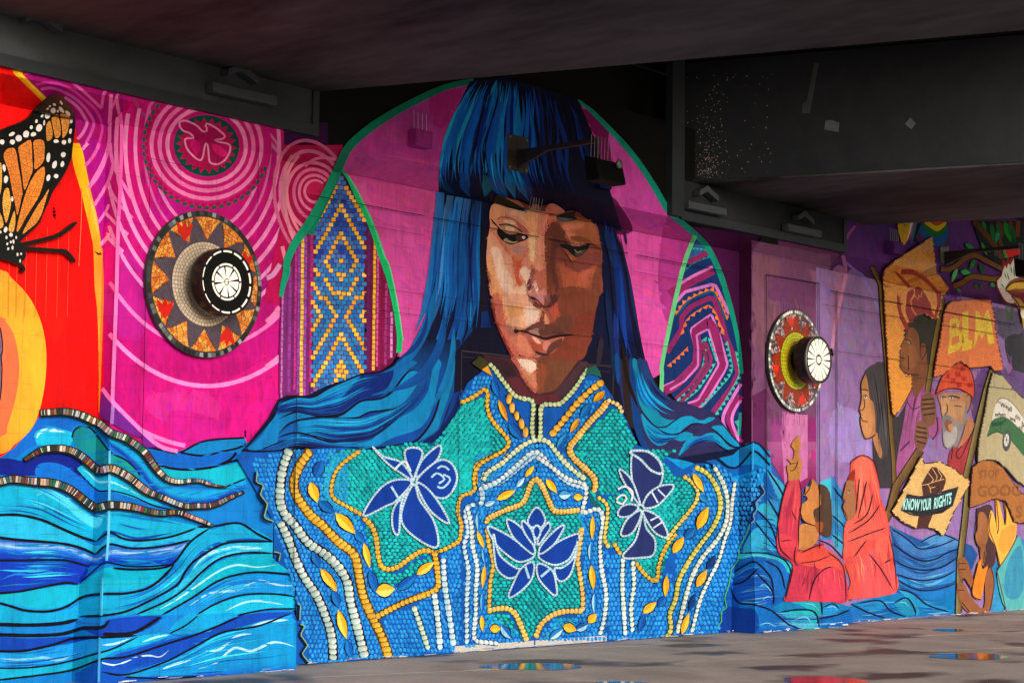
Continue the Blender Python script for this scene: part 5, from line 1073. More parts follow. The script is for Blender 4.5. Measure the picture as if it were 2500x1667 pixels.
# drops
for x0, y0, x1, y1, w, c, h in ((50,420,175,540,62,'#e0a020','#f6cc4c'),(180,545,255,625,52,'#0a58b4','#1474c8'),(245,620,285,790,46,'#e4a820','#f8cc48'),(285,800,330,970,58,'#0a50ac','#1468c0'),(325,950,455,930,90,'#eab030','#f8d470'),(470,940,600,840,62,'#0a50ac','#1670c4'),(600,835,720,750,60,'#e0a424','#f4c850'),
        (0,850,60,950,56,'#e8b030','#f4c850'),(35,960,75,1060,50,'#0a58b8','#1a78cc'),(70,1070,125,1270,60,'#e4a828','#f8cc54'),(130,1270,160,1410,50,'#0a58b8','#1474cc'),(1010,420,1015,540,28,'#1270cc','#8cc8ec'),(1010,540,1055,660,34,'#e4a424','#f4c040'),(1045,660,1060,760,26,'#0f64bc','#60b0e4'),(1060,770,1045,930,32,'#e4a424','#f4c040'),(1045,950,1040,1090,30,'#1268c4','#50a4e4'),(1040,1110,1045,1220,32,'#e4a424','#f0bc3c'),
        (1140,330,1270,265,50,'#ecac20','#f8cc40'),(1275,245,1330,180,34,'#6cb0e4','#c8e4f4'),(1335,175,1395,100,36,'#ecac20','#f8c838'),(1060,370,1130,340,36,'#78b8e8','#b8dcf4'),(1475,190,1550,285,48,'#e8a820','#f8c838'),(1560,300,1645,295,60,'#3c8cd4','#a8d4f0'),(1660,310,1725,315,50,'#e8a820','#f4c040'),
        (1790,440,1785,600,34,'#e4a424','#f4bc38'),(1775,620,1770,740,28,'#1878d0','#90c8ec'),(1780,770,1795,940,44,'#e8a420','#f8c840'),(1800,960,1800,1100,34,'#1470cc','#90ccf0'),(1760,1160,1815,1100,58,'#e4a020','#f4bc38'),(1590,1180,1680,1210,64,'#e4a020','#f4bc38'),(1500,1270,1590,1200,50,'#1e78cc','#a8d4f0'),(1680,1210,1760,1170,52,'#1660b8','#9cccf0'),(1095,1200,1170,1200,56,'#e4a020','#f4bc38'),(1170,1180,1240,1270,56,'#1464c0','#8cc4ec'),
        (2290,840,2280,990,42,'#e4a020','#f4b830'),(2130,1095,2220,1020,56,'#e4a424','#f4c040'),(2230,1050,2290,980,50,'#0a50a8','#1468bc'),(2140,1100,2100,1230,40,'#0a48a0','#1060b4')):
    leaf(S, 800+x0/2.766, 1100+y0/2.766, 800+x1/2.766, 1100+y1/2.766, w/2.766, c, h)
for x0, y0, x1, y1, w, c, h in ((2095,210,2145,350,70,'#e8a820','#f8cc4c'),(2150,340,2260,420,62,'#0a50a8','#1468bc'),(2130,180,2180,60,70,'#0a50ac','#1468c0'),(2265,420,2400,560,76,'#e4a424','#f8c848'),(2110,680,2160,790,50,'#0a58b4','#1470c4'),(2165,795,2270,940,60,'#e4a828','#f8cc50'),(2250,940,2290,1060,52,'#0a58b8','#1474c8'),(2285,1080,2340,1270,60,'#e4a828','#f8cc50')):
    leaf(S, x0/2.766, 1100+y0/2.766, x1/2.766, 1100+y1/2.766, w/2.766, c, h)
for x0, y0, x1, y1, w, c, h in ((115,150,190,280,46,'#e0a428','#f4c448'),(145,530,220,375,66,'#d89a20','#f0b830'),(60,590,135,520,60,'#0a54a8','#1470bc'),(-20,690,55,580,60,'#e0a020','#f0bc38'),(140,920,210,800,56,'#d89c28','#f0b838'),(40,1240,90,1090,44,'#d8a428','#f0c040'),(210,800,270,700,40,'#0a3070','#0a3880'),(160,300,220,350,40,'#1470bc','#2484cc'),(90,1080,130,960,36,'#0a3070','#0a3c88')):
    leaf(S, 1650+x0/2.766, 1100+y0/2.766, 1650+x1/2.766, 1100+y1/2.766, w/2.766, c, h)
for x0, y0, x1, y1, w, c, h in ((735,370,800,560,66,'#0a58b8','#1474cc'),(800,580,895,810,62,'#c88820','#e8ac38'),(905,820,1045,1000,90,'#0a50ac','#1468c0'),(1910,490,1785,600,76,'#b87c18','#d89c28'),(1765,620,1650,770,80,'#0a5cb0','#1474c0'),(1640,770,1545,925,62,'#b88020','#d89c30'),(1510,940,1410,1080,74,'#0a60b8','#2c8cd4')):
    leaf(S, 1030+x0/4.2727, 840+y0/4.2727, 1030+x1/4.2727, 840+y1/4.2727, w/4.2727, c, h)
fill(S, P('J','270,1070 360,1010 420,1160'), '#d89a28', False); fill(S, P('J','130,980 240,870 370,950 340,1020 260,1070'), '#3c3a24', False); fill(S, P('J','1790,1040 1900,1010 1960,1090 1990,1180 1860,1140 1760,1150'), '#1f5a54', False)
S.build()
S = Paint('painted_zigzag_edge', por)
for q in ('M 110,1060 100,1160 170,1190 140,1280 210,1370 175,1500 270,1540','E 1850,680 1895,690 1885,740','E 2010,1030 2030,1040 2025,1140','E 2030,1170 2060,1180 2030,1240 2080,1310 2040,1370 2090,1430','G 575,230 605,280 540,350 550,400 520,430 535,470 505,490'):
    p = P(q[0], q[2:]); stroke(S, [(x-3.5, y+1) for x, y in p], 7, '#08143c', smooth=False); stroke(S, p, 2.6, '#7cac6c' if q[0] != 'G' else '#5a8ab8', smooth=False)
stroke(S, P('G','500,490 480,560 430,650 420,740 375,800 360,900 330,990 345,1060 305,1080 310,1150 285,1180'), 2.4, '#48a850', smooth=False)
S.build()
# ---- lotus flowers
S = Paint('painted_lotus', por, label='white outlined blue lotus flowers painted on the blouse')
NV, LW = '#0a3a9c', '#c8e4f4'
def petal(fr, q, col=NV, w=7.5, lc=LW):
    p = spline(P(fr, q), True, 5); fill(S, p, col, False); rope(S, p+[p[0]], w*.82, 8, '#9ccaec', '#d4e8f6', '#7cb0dc', True, False, .0, 1.0)
for q in ('1080,510 1200,560 1290,620 1400,700 1300,750 1210,700 1130,620','1120,560 1160,700 1270,790 1330,800 1240,860 1160,820 1130,740','1700,560 1600,590 1500,650 1420,710 1520,770 1620,740 1670,660','1690,590 1660,720 1580,790 1530,790 1560,880 1630,850 1670,740',
          '1210,460 1310,520 1390,640 1390,700 1290,620 1240,560','1600,500 1540,530 1440,640 1430,700 1520,640 1570,570','1320,470 1380,540 1400,640 1340,570 1310,500','1490,480 1430,560 1420,640 1480,560 1505,520','1412,380 1470,460 1440,520 1412,500 1380,520 1350,470',
          '1412,500 1440,540 1412,600 1385,540','1310,790 1390,750 1380,860 1300,950 1220,990 1260,880','1420,760 1510,800 1540,880 1545,980 1480,930 1420,850'):
    petal('H', q, NV, 6.5)
stroke(S, P('H','1335,780 1360,860'), 6, '#9ccae8'); stroke(S, P('H','1440,850 1510,790'), 6, '#9ccae8')
for q in ('575,200 520,0 640,0 590,160','600,180 640,60 760,-40 740,60','575,195 480,140 400,80 300,-30 380,40 500,80','600,200 740,70 830,80 875,180 830,290 760,320 660,270','570,210 440,200 330,280 240,440 400,370 460,340','580,220 500,340 480,560 440,520 450,380','585,225 620,330 720,480 740,650 600,590 500,480 520,340','600,215 680,260 770,380 820,490 720,430 650,340'):
    petal('H', q, '#0a3aa0', 7)
for q in ('700,180 740,150 790,190 750,220','740,120 780,100 820,130','780,160 830,190 780,250 740,240'): stroke(S, P('H', q), 5, '#9ccaf0')
stroke(S, P('H','450,130 520,70 560,140'), 5.5, LW); stroke(S, P('H','430,240 490,340'), 5.5, '#a8d0f0')
for q in ('2120,370 2060,220 2050,60 2080,10 2200,30 2260,110 2250,220 2180,300','2110,370 2040,270 1990,190 1970,120 2040,180 2080,260','2130,380 2160,300 2240,240 2340,235 2260,340 2200,380','2130,400 2240,450 2300,580 2220,560 2160,480','2120,400 2100,480 2050,560 1980,570 2010,480 2060,430','2130,420 2150,520 2210,600 2200,700 2120,720 1990,715 2080,600','2100,380 2040,440 1960,440 1980,380 2040,360'):
    petal('H', q, '#24306c', 6.5)
petal('N', '340,1310 440,1290 580,1300 700,1370 790,1500 800,1620 640,1568 500,1420', '#222c64', 8)
for q in ('1960,260 2010,240 2060,280 2050,340','1950,330 1980,300 2020,310 1990,360 1950,340'): stroke(S, P('H', q), 5, '#d0e0f0')
for q in ('2190,280 2230,350','2230,260 2280,310','2180,470 2240,440','2200,520 2260,480'): stroke(S, P('H', q), 4, '#c0d4ec')
S.build()
# ---- door set in the centre of the portrait: seams, head joint, brush strips
door = part_empty('double_door', wall, 'double door painted over by the portrait, outlined by dark seams')
def seam(name, pts, w, mat='grout', y=-0.030, t=0.02):
    mb = MB()
    pp = [hitY(x, yy_, y) for x, yy_ in pts]
    for a, b in zip(pp, pp[1:]): mb.bar(tuple(a), tuple(b), t, w, up=(0,0,1) if abs(b[2]-a[2]) < abs(b[0]-a[0]) else (1,0,0))
    o = mb.build(name, M[mat], None); o.parent = door; o.matrix_parent_inverse = Matrix.Translation(wall.location).inverted(); return o
M['seam'] = simple('door_dark_seam', (0.02, 0.012, 0.02), 0.6)  # dark colour of the seam bars over the door joints
seam('door_head', P('O','410,70 1190,160 2020,236'), 0.016, 'seam'); seam('door_rail', P('O','410,132 1190,205 1950,290'), 0.006, 'seam')
seam('leaf_gap', P('O','1195,210 1190,900')+P('H','1400,60 1392,1330'), 0.007, 'seam'); seam('door_jamb', P('O','408,80 395,900')+P('H','885,200 872,1340'), 0.010, 'seam'); seam('door_jamb', P('O','1990,240 1972,1400')+P('H','1900,300 1885,1280'), 0.016, 'seam')
for a, b in (('855,1352','1390,1318'),('1400,1316','1882,1285')):
    p0, p1 = P('H', a)[0], P('H', b)[0]; v0, v1 = hitY(*p0, -0.05), hitY(*p1, -0.05)
    mb = MB(); mb.box(v0[0], v1[0], -0.055, -0.033, 0.012, 0.075); o = mb.build('door_sweep', M['brush'], None); o.parent = door; o.matrix_parent_inverse = Matrix.Translation(wall.location).inverted()
S = Paint('panel_joint', wall, kind='stuff')
for q, w in (('D 985,320 975,900 960,1460',1.6),('A 1022,1070 1010,1300 1005,1560',1.2),('A 1745,1000 1742,1500',1.1),('M 488,345 480,800 462,1568',1.8),('E 1985,0 1988,300 1985,800',1.4),('A 1020,1072 1200,1110 1380,1140',1.0),('M 2040,300 2036,1560',1.2)): stroke(S, P(q[0], q[2:]), w, '#1c0820', smooth=False)
S.build()
S = Paint('paint_scuff', wall, kind='stuff')
rs_ = random.Random(9)
for i in range(120):
    X = rs_.uniform(9.2, 27); Y_ = -0.35 if (9.13 < X < 11.3 or 18.74 < X < 20.9) else 0
    z = abs(rs_.gauss(0, .012))+.004; q = project([(X, Y_-.02, z), (X+rs_.uniform(.03, .2), Y_-.02, z+rs_.uniform(-.004, .006))]); stroke(S, [tuple(v) for v in q], rs_.uniform(.8, 2.2), rs_.choice(['#c8ccd4','#9cacc4','#d8dce0','#7a94b8']), smooth=False)
S.build()
# block courses that read as dark lines across the face
S = Paint('course_joint', wall, kind='stuff')
for z in (4.22, 4.42, 3.62, 3.40):
    for a, b in ((11.6, 13.2), (13.3, 15.0), (15.1, 16.6), (16.7, 18.7), (20.9, 23), (23.2, 26.5)):
        if random.random() < .75 or z == 4.42:
            q = project([(a+random.uniform(-.2, .2), -0.02, z), ((a+b)/2, -0.02, z), (b, -0.02, z)]); stroke(S, [tuple(v) for v in q], 1.9 if z == 4.42 else 0.9, '#1c0a18', smooth=False)
S.build()
# ================================================================ mural, right: second pilaster and the crowd
LAYMAX = LAY[0]; LAY[0] = 60
S = Paint('painted_purple_ground', wall)
fill(S, P('F','500,100 1045,200 1045,1600 500,1600'), '#71456e', False)
fill(S, P('F','430,100 512,100 512,1600 440,1600'), '#3a0a34', False)
for q, c in (('F 520,200 700,230 700,600 600,900 520,800','#7a5068'),('F 900,300 1040,330 1040,700 980,640 930,450','#8a5a80'),('F 520,1150 610,1100 610,1560 520,1560','#5c2454'),('F 980,1000 1045,1000 1045,1560 980,1560','#6a2058'),('F 620,340 965,390 965,560 620,500','#6a3c68'),('F 640,1300 720,1300 720,1560 640,1560','#8a3c80'),('F 720,1270 890,1280 890,1600 720,1600','#c474b0'),('F 715,1260 745,1260 745,1600 715,1600','#b0609c'),('F 890,1300 970,1300 970,1600 890,1600','#8a2c74'),('F 840,1560 960,1500 1040,1560 1040,1620 840,1620','#a03080')):
    fill(S, P(q[0], q[2:]), c, len(q) > 60)
fill(S, P('G','610,-60 1045,-60 1050,200 900,200 830,300 740,230 640,60'), '#9a4a8a', False, cf=gy(1060,1180,'#a05a94','#8c1c66'))
fill(S, P('G','715,-60 890,-60 890,180 820,220 735,230'), '#c070ac', False)
ground_r = [tuple(v) for v in project([(20.7,0,0),(31,0,0),(31,0,4.7),(20.7,0,4.7)])]
brushwork(S, .25, (3, 9), (10, 36), .2, 1.5, 8, 26)
S.build()
S = Paint('painted_violet_sky', wall)
fill(S, ground_r, '#9070b0', False)
up = [tuple(v) for v in project([(20.74,FY,4.7),(31,FY,4.7),(31,FY,6.2),(20.74,FY,6.2)])]
fill(S, up, '#5a2c7c', False)
for q, c in (('F 1050,320 1140,330 1050,900 1050,700','#a0709c'),('F 1150,330 1280,370 1400,700 1420,950 1270,980 1230,1200 1060,1500 1060,800','#8c6ca8'),('F 1060,1250 1250,1280 1340,1568 1060,1568','#9a84cc'),
             ('F 1800,480 2200,560 2351,620 2351,900 2200,700 1830,540','#7a4a98'),('F 2100,560 2351,620 2351,800 2200,760','#5c5470'),('F 2220,780 2351,760 2351,1100 2280,1020','#3a3a44'),('F 2150,1000 2351,1000 2351,1200 2260,1130','#6a5088'),('F 2040,980 2150,960 2100,1060 2000,1200 1990,1120','#6a4a90'),
             ('P 0,0 0,0 0,0',None),('P 1850,480 1980,260 2120,290 2000,620 1850,850 1790,600','#5c4274'),('Q 780,60 1000,0 1400,0 1600,900 1200,900 900,640','#5a2a80'),('Q 1340,20 1700,20 1800,320 1400,280','#643088')):
    if c: fill(S, P(q[0], q[2:]), c)
for q, c in (('F 2230,540 2280,550 2270,640 2230,620','#4a5a50'),): fill(S, P(q[0], q[2:]), c)
brushwork(S, .30, (5, 13), (12, 40), .22, 1.5, 10, 25)
for q, w, c in (('Q 200,60 110,180 60,300 45,390',7,'#a8509c'),('Q 45,440 75,600 60,760 10,1000 -40,1300',9,'#b46a9c'),('F 1150,330 1120,480 1080,650 1055,830',8,'#c484b4'),('Q 90,530 200,630 300,700 400,900 500,1150 540,1400 560,1568',6,'#8a70cc'),('F 1270,370 1340,500 1390,640 1405,800',6,'#9080cc')):
    stroke(S, P(q[0], q[2:]), w, c)
S.build()
# ---- sea at the right
S = Paint('painted_waves', wall, label='blue painted waves in front of the marching crowd')
BK2 = '#101838'
fill(S, P('N','1940,1240 2000,1190 2080,1170 2180,1180 2300,1300 2349,1400 2349,1800 1940,1800 1700,1600 1480,1480 1300,1470 1100,1565 960,1500 780,1330 960,1390 1200,1410 1420,1370 1560,1350 1420,1320 1700,1330 1860,1260'), '#0c8cd4')
fill(S, P('G','0,0 400,0 430,100 530,90 620,120 740,300 740,700 800,760 770,1000 700,1200 540,1225 280,1200 370,900 430,680 540,480 600,120 330,190 0,30'), '#0a5cb4', False)
for q, c in (('G 620,140 700,200 740,260 700,330 640,200','#3aa0d0'),('G 620,330 720,340 700,420 630,380','#2c8cd0'),('G 560,370 620,360 700,470 690,520 600,440 550,400','#2aa0c8'),('G 520,480 620,470 690,560 690,640 580,520','#1c88c8'),('G 480,600 560,520 680,660 620,680 460,700','#2a9cd0'),('G 410,700 600,690 780,760 790,840 600,720 420,730','#2ab0c8'),
             ('G 370,830 540,750 560,790 460,890 380,900','#0c6cc8'),('G 380,870 540,790 660,960 660,1040 540,1010 400,1060 360,920','#0a4cb4'),('G 600,740 720,760 770,900 740,1000 650,900','#1668c4'),('G 420,1030 560,1040 650,1100 720,1180 600,1200 540,1160','#0c70c8'),('G 300,1060 420,1060 540,1080 540,1225 280,1220','#0a3c9c'),
             ('G 520,20 620,130 600,60 640,0','#0c84c8')): fill(S, P(q[0], q[2:]), c)
fill(S, P('G','1050,160 1140,300 1160,480 1140,700 1060,600 980,600 1000,560 1050,500'), '#2a7cc0', False); fill(S, P('G','970,210 1050,180 1050,330 1000,260'), '#3cb0d0', False)
fill(S, P('G','740,1010 980,1000 1180,1050 1180,1180 960,1195 700,1200 560,1100'), '#0c78b8', False)
fill(S, P('G','1180,1030 1300,1000 1500,960 1640,920 1900,900 1900,1100 1650,1120 1180,1155'), '#0c74bc', False)
fill(S, P('G','1440,500 1560,560 1650,600 1800,580 1900,600 2000,640 2040,700 2000,800 1900,900 1650,980 1490,960 1470,700'), '#22529c', False)
fill(S, P('G','2000,620 2080,660 2140,860 2120,1080 2351,1070 2351,600 2300,580 2200,780'), '#2a80c0', False)
for q, c in (('1450,510 1560,580 1650,660 1760,650 1900,590 1920,640 1800,690 1650,720 1520,650','#3a70b8'),('1460,640 1600,720 1720,740 1860,690 1920,720 1780,790 1620,800 1480,720','#2c5ca4'),('1480,760 1620,830 1780,800 1900,740 1910,800 1760,860 1620,870 1490,830','#3874c4'),('1490,850 1640,880 1780,860 1910,800 1900,870 1760,910 1600,910','#2a84d0'),
             ('1490,880 1560,900 1660,940 1800,920 1900,890 1890,960 1740,990 1600,950','#1c74c8'),('1500,930 1580,960 1640,1060 1620,1110 1560,1000','#2a98cc'),('1580,960 1700,1020 1860,1080 1800,1100 1680,1080 1600,1010','#1a90d0'),('1240,1030 1380,1010 1440,1060 1340,1080 1240,1050','#1a84c8'),('1480,1020 1560,1000 1610,1060 1600,1110 1520,1090','#1c88b8'),('1180,1070 1320,1090 1420,1130 1180,1150','#1868b8'),
             ('780,1020 900,1010 970,1010 990,1080 960,1110 860,1050','#18a4b8'),('700,1090 840,1080 940,1090 970,1190 860,1200 760,1150','#18b0bc'),('990,1050 1060,1030 1110,1070 1000,1110','#1c88d0'),('960,1140 1100,1090 1180,1080 1180,1180 980,1195','#0c60b4'),('560,1050 660,1060 800,1190 600,1190','#0a64bc'),('1060,330 1130,420 1110,500 1050,440','#3a90c8'),('1060,560 1130,600 1140,700 1070,640','#3a9cc8'),
             ('2150,860 2200,920 2220,1060 2140,1080','#3494cc'),('1660,600 1780,560 1920,600 1900,640 1760,640','#4a84c4')): fill(S, P('G', q), c)
brushwork(S, .5, (1.6, 4), (8, 24), .2, .1, 3.5, 27)
WR = [['#2c7cc8','#4a9cd8','#1c5cac'], ['#2468b8','#3c8cd0','#173f8c'], ['#1c5cb0','#5aa8dc']]
for A_, B_, n_, sd in (('1450,520 1560,590 1650,640 1780,600 1900,590','1490,900 1640,960 1780,940 1900,890',44,51),('1200,1040 1380,1010 1560,1000','1190,1140 1400,1140 1620,1100',16,52),('620,140 700,250 740,330','440,700 600,690 780,800',26,53),('380,840 540,760 660,860','380,1050 540,1040 740,1000',20,54),('560,1050 700,1090 960,1100 1180,1060','560,1200 760,1190 960,1190 1180,1170',20,55),('1580,960 1760,1000 1900,960','1620,1100 1780,1100 1900,1090',16,56),('2230,800 2300,700 2350,640','2230,1060 2300,1060 2350,1060',12,57)):
    strands(S, P('G', A_), P('G', B_), n_, WR, 1.2, 3.6, sd, (0, .5), (.4, 1))
for q, w in (('620,130 700,250 740,330',3.5),('620,320 690,440 740,600',3.5),('550,400 640,500 690,640',3.5),('530,470 600,560 690,670',3),('430,690 600,690 740,740 790,850',3),('380,830 470,770 540,750 640,850 660,960',4),('380,900 460,880 560,790',4),('540,820 620,900 660,960 660,1040',3.5),('600,740 700,800 740,940',3.5),('370,920 420,1020 540,1040 650,1080 760,1170 850,1200',4),('700,1090 840,1070 940,1090 970,1190',4),('740,1015 900,1010 975,1010 990,1110',4),('990,1060 1060,1030 1110,1070',3),('960,1130 1080,1110 1180,1070',4),
             ('1180,1030 1300,1090 1420,1130',3.5),('1230,1030 1380,1010 1450,1080 1560,1120',3.5),('1470,1030 1560,990 1615,1070 1620,1110',3.5),('1490,930 1600,960 1700,1040 1860,1090',3.5),('1490,870 1640,940 1780,930 1900,890',3),('1490,830 1620,870 1780,860 1900,800',3),('1480,740 1620,800 1780,790 1900,720',3),('1460,620 1600,720 1720,740 1850,680 1920,660',3),('1450,520 1560,590 1650,660 1780,640 1900,590',3),('1650,620 1780,560 1920,610',3),('1060,240 1130,330',3),('1050,430 1130,500 1150,560',3),('1050,560 1150,640',3),('960,600 1050,640 1140,740',3)):
    stroke(S, P('G', q), w, BK2, taper=(.1,.1))
for q in ('560,1180 620,1160 680,1190','580,1010 620,980 650,1000','560,920 600,900 650,960','800,1140 880,1120 920,1180','860,1030 930,1040 970,1090','1500,1030 1540,1020 1580,1060','430,720 560,705 700,740','1010,1060 1070,1050 1090,1080'): stroke(S, P('G', q), 2.4, '#6cc4f0', taper=(.3,.3))
stroke(S, P('N','1940,1240 2080,1180 2200,1200 2349,1380'), 4, BK2); stroke(S, P('N','1480,1340 1620,1430 1750,1520 1870,1530 1960,1450 2100,1300 2200,1340 2349,1500'), 5, BK2); stroke(S, P('N','1300,1470 1420,1455 1540,1510 1650,1600'), 4, BK2)
fill(S, P('N','1480,1340 1620,1400 1760,1510 1880,1520 1990,1420 2100,1310 1960,1240 1840,1280 1700,1330 1440,1330'), '#0c80c8'); stroke(S, P('N','1480,1340 1620,1430 1750,1520 1870,1530 1960,1450 2100,1300 2200,1340 2349,1500'), 5, BK2)
stroke(S, P('N','2110,1180 2100,1568'), 4, '#2a9cdc')
S.build()
# ---- the crowd
def fig(name, label): return Paint(name, wall, label=label)
S = fig('painted_figure', 'painted woman in profile with long black hair beside a flag')
fill(S, P('P','690,280 760,220 890,180 960,300 980,740 1040,760 1110,640 1150,560 1130,700 1080,900 1040,1100 1020,1250 1000,1500 840,1500 830,1380 780,1230 770,960 800,820 760,640 700,420'), '#3c3840', False)
fill(S, P('P','690,300 760,230 860,190 900,420 940,700 960,1000 870,1200 800,900 790,700 720,480'), '#48444a')
fill(S, P('P','690,310 720,400 740,560 790,640 800,900 780,950 690,985 655,900 640,790 650,720 630,700 640,640 655,580 655,480 650,420 670,350'), '#b47c52')
fill(S, P('P','660,480 680,470 730,500 740,640 780,800 740,950 690,985 660,900 650,800 660,720 640,700 660,600'), '#c48a5c'); fill(S, P('P','770,950 820,930 860,1080 870,1150 850,1190 800,1080'), '#b07850')
brushwork(S, .8, (1.4, 3.4), (5, 14), .2, 1.3, 3.0, 40)
strands(S, P('P','700,300 760,500 800,760 790,1200'), P('P','890,190 920,600 960,1000 990,1450'), 26, [['#5c5860','#2c2830','#48444c']], 1.2, 4, 66, (0, .3), (.6, 1))
for q, w, c in (('650,475 680,470 720,485',3,'#2a2020'),('680,570 690,650 660,690 630,700',2.5,'#5a3428'),('650,760 640,790 680,800 720,810',2.5,'#4a2a24'),('690,985 750,980 800,940',3,'#2c2028'),('690,310 650,420 655,560 630,690 650,730 640,790 660,900 690,985',2.4,'#2a2028')): stroke(S, P('P', q), w, c)
fill(S, P('P','680,540 700,530 720,550 700,565'), '#e8dcd0'); fill(S, P('P','688,540 700,536 706,552 694,558'), '#20242c'); stroke(S, P('P','672,545 695,525 722,548'), 2.2, '#241a1c')
S.build()
S = fig('painted_figure', 'painted man in a mauve shirt gripping a pole with both hands')
fill(S, P('P','1190,430 1340,370 1420,500 1440,720 1500,800 1490,900 1420,980 1360,960 1310,1090 1260,1120 1180,1250 1060,1400 1010,1420 1020,1240 1060,1000 1100,780 1130,600'), '#9c5694')
brushwork(S, .8, (1.4, 3.4), (5, 14), .2, 1.3, 3.0, 41)
strands(S, P('P','1200,450 1130,620 1080,900 1020,1300'), P('P','1330,400 1300,700 1250,1000 1180,1240'), 22, [['#b06ca8','#7a3c78','#9c5694']], 1.4, 4.5, 65, (0, .4), (.5, 1))
for q, w in (('1190,440 1215,550 1300,430',3),('1215,560 1190,700',2.5),('1060,1110 1160,1010',3.5),('1400,990 1450,900 1440,760',3),('1130,600 1190,680 1260,650',2.5)): stroke(S, P('P', q), w, '#3a2444')
fill(S, P('P','1180,320 1340,200 1345,360 1220,545 1185,430'), '#7c5038')
fill(S, P('F','1570,700 1600,660 1660,640 1740,760 1690,940 1640,1010 1540,990 1520,960 1510,900 1520,820 1545,760'), '#84543a')
fill(S, P('F','1540,700 1590,620 1680,590 1760,630 1780,760 1740,880 1700,940 1690,820 1660,800 1650,900 1640,750 1600,690'), '#3c3836')
fill(S, P('F','1520,800 1580,760 1620,830 1640,940 1560,960 1520,900'), '#946040'); fill(S, P('F','1655,820 1680,815 1690,850 1670,910 1655,900'), '#845038')
for q, w in (('1545,700 1545,760 1515,830 1510,960 1550,1000 1640,1010',2.4),('1550,770 1575,775 1590,800',2.4),('1515,890 1545,900',2.4),('1570,880 1570,980',2.2),('1655,820 1690,815 1690,860 1660,910',2)): stroke(S, P('F', q), w, '#241a20')
fill(S, P('F','1562,787 1574,784 1578,795 1566,797'), '#c0b0a4'); fill(S, P('F','1566,786 1572,786 1572,796 1566,796'), '#181418')
S.build()
S = fig('painted_figure', 'painted grey bearded man in a red checked cap')
fill(S, P('P','1560,1250 1600,1080 1700,1060 1830,830 1850,900 1780,1150 1740,1400 1650,1310'), '#a43c44'); fill(S, P('P','1660,1080 1720,920 1760,760 1830,830 1780,960 1690,1070'), '#b07858')
fill(S, P('P','1470,520 1760,510 1790,560 1760,720 1700,860 1560,840 1500,760 1480,640'), '#b08468'); fill(S, P('P','1490,560 1560,560 1600,720 1520,760 1490,660'), '#c89a74'); fill(S, P('P','1560,620 1720,600 1730,720 1620,760'), '#bc906c')
fill(S, P('P','1500,760 1560,740 1640,800 1700,840 1740,620 1760,600 1760,740 1700,920 1650,1050 1560,1090 1510,1040 1500,900'), '#84848a'); fill(S, P('P','1520,920 1640,860 1640,1000 1560,1080 1520,1020'), '#a8a8aa'); fill(S, P('P','1520,800 1580,790 1610,860 1580,920 1530,880'), '#8a5c50'); fill(S, P('P','1560,850 1600,830 1610,880 1580,915'), '#c08868')
fill(S, P('P','1750,540 1790,530 1800,580 1770,680 1750,650'), '#b07c5c')
capp = P('P','1430,530 1445,470 1480,360 1560,260 1650,200 1710,185 1780,260 1830,400 1830,540 1800,540 1700,470 1560,470 1440,530')
fill(S, capp, '#d8583c')
o_ = layer()
for i in range(6):
    for j in range(7):
        if (i+j) % 2: continue
        x, y = 1450+j*58+i*6, 230+i*54+abs(j-4)*10
        q = P('P', f'{x},{y} {x+56},{y-8} {x+60},{y+44} {x+4},{y+52}'); c = (q[0][0]+q[2][0])/2, (q[0][1]+q[2][1])/2
        if all(inside(*v, spline(capp, True)) for v in q): S.cv(q, [cc('#b83430')]*4, o_)
stroke(S, P('P','1425,525 1500,480 1600,460 1700,475 1810,545'), 3, '#6a2020'); stroke(S, P('P','1425,525 1445,470 1490,350 1580,250 1710,183 1790,270 1830,400 1830,545'), 2.4, '#5a2028')
brushwork(S, .8, (1.4, 3.4), (5, 14), .2, 1.3, 3.0, 42)
for q, w in (('1480,560 1520,545 1540,550',3),('1560,550 1600,540 1680,560',3.5),('1545,620 1550,700 1520,740',2.4),('1620,640 1700,650',2),('1750,540 1795,530 1790,640 1755,720',2.2),('1700,1060 1640,1140 1690,1180 1830,870',2.6),('1610,1060 1590,1200',2.4)): stroke(S, P('P', q), w, '#3a2428')
for q in ('1565,560 1590,548 1612,562 1588,575','1480,560 1500,552 1515,562 1497,572'): fill(S, P('P', q), '#c8ccc8'); 
fill(S, P('P','1585,552 1598,552 1598,570 1586,570'), '#2a3844'); fill(S, P('P','1495,555 1506,555 1506,570 1496,570'), '#2a3844')
S.build()
# ---- banner poles
def pole(pts, w, c, d='#2c2018'):
    S = Paint('painted_banner_pole', wall); stroke(S, pts, w*1.3, d, smooth=False); stroke(S, pts, w, c, smooth=False, col2='#5c4828'); S.build()
pole(P('F','1325,280 1350,330 1385,400 1395,600 1430,1000 1455,1400 1470,1568')+P('P','1000,1480'), 9, '#7a6034')
pole(P('F','1800,490 1790,600 1750,800 1720,1000 1700,1130'), 12, '#84703c')
pole(P('P','1270,1100 1150,1280 1020,1480')+P('G','1450,400 1290,690'), 17, '#7a5c40'); pole(P('G','1240,840 1210,940 1165,1000'), 12, '#7a5c40')
pole(P('P','2030,250 1960,480 1880,800 1800,1150 1740,1400')+P('G','1980,200 1950,500 1920,740 1910,1100'), 13, '#8a8058')
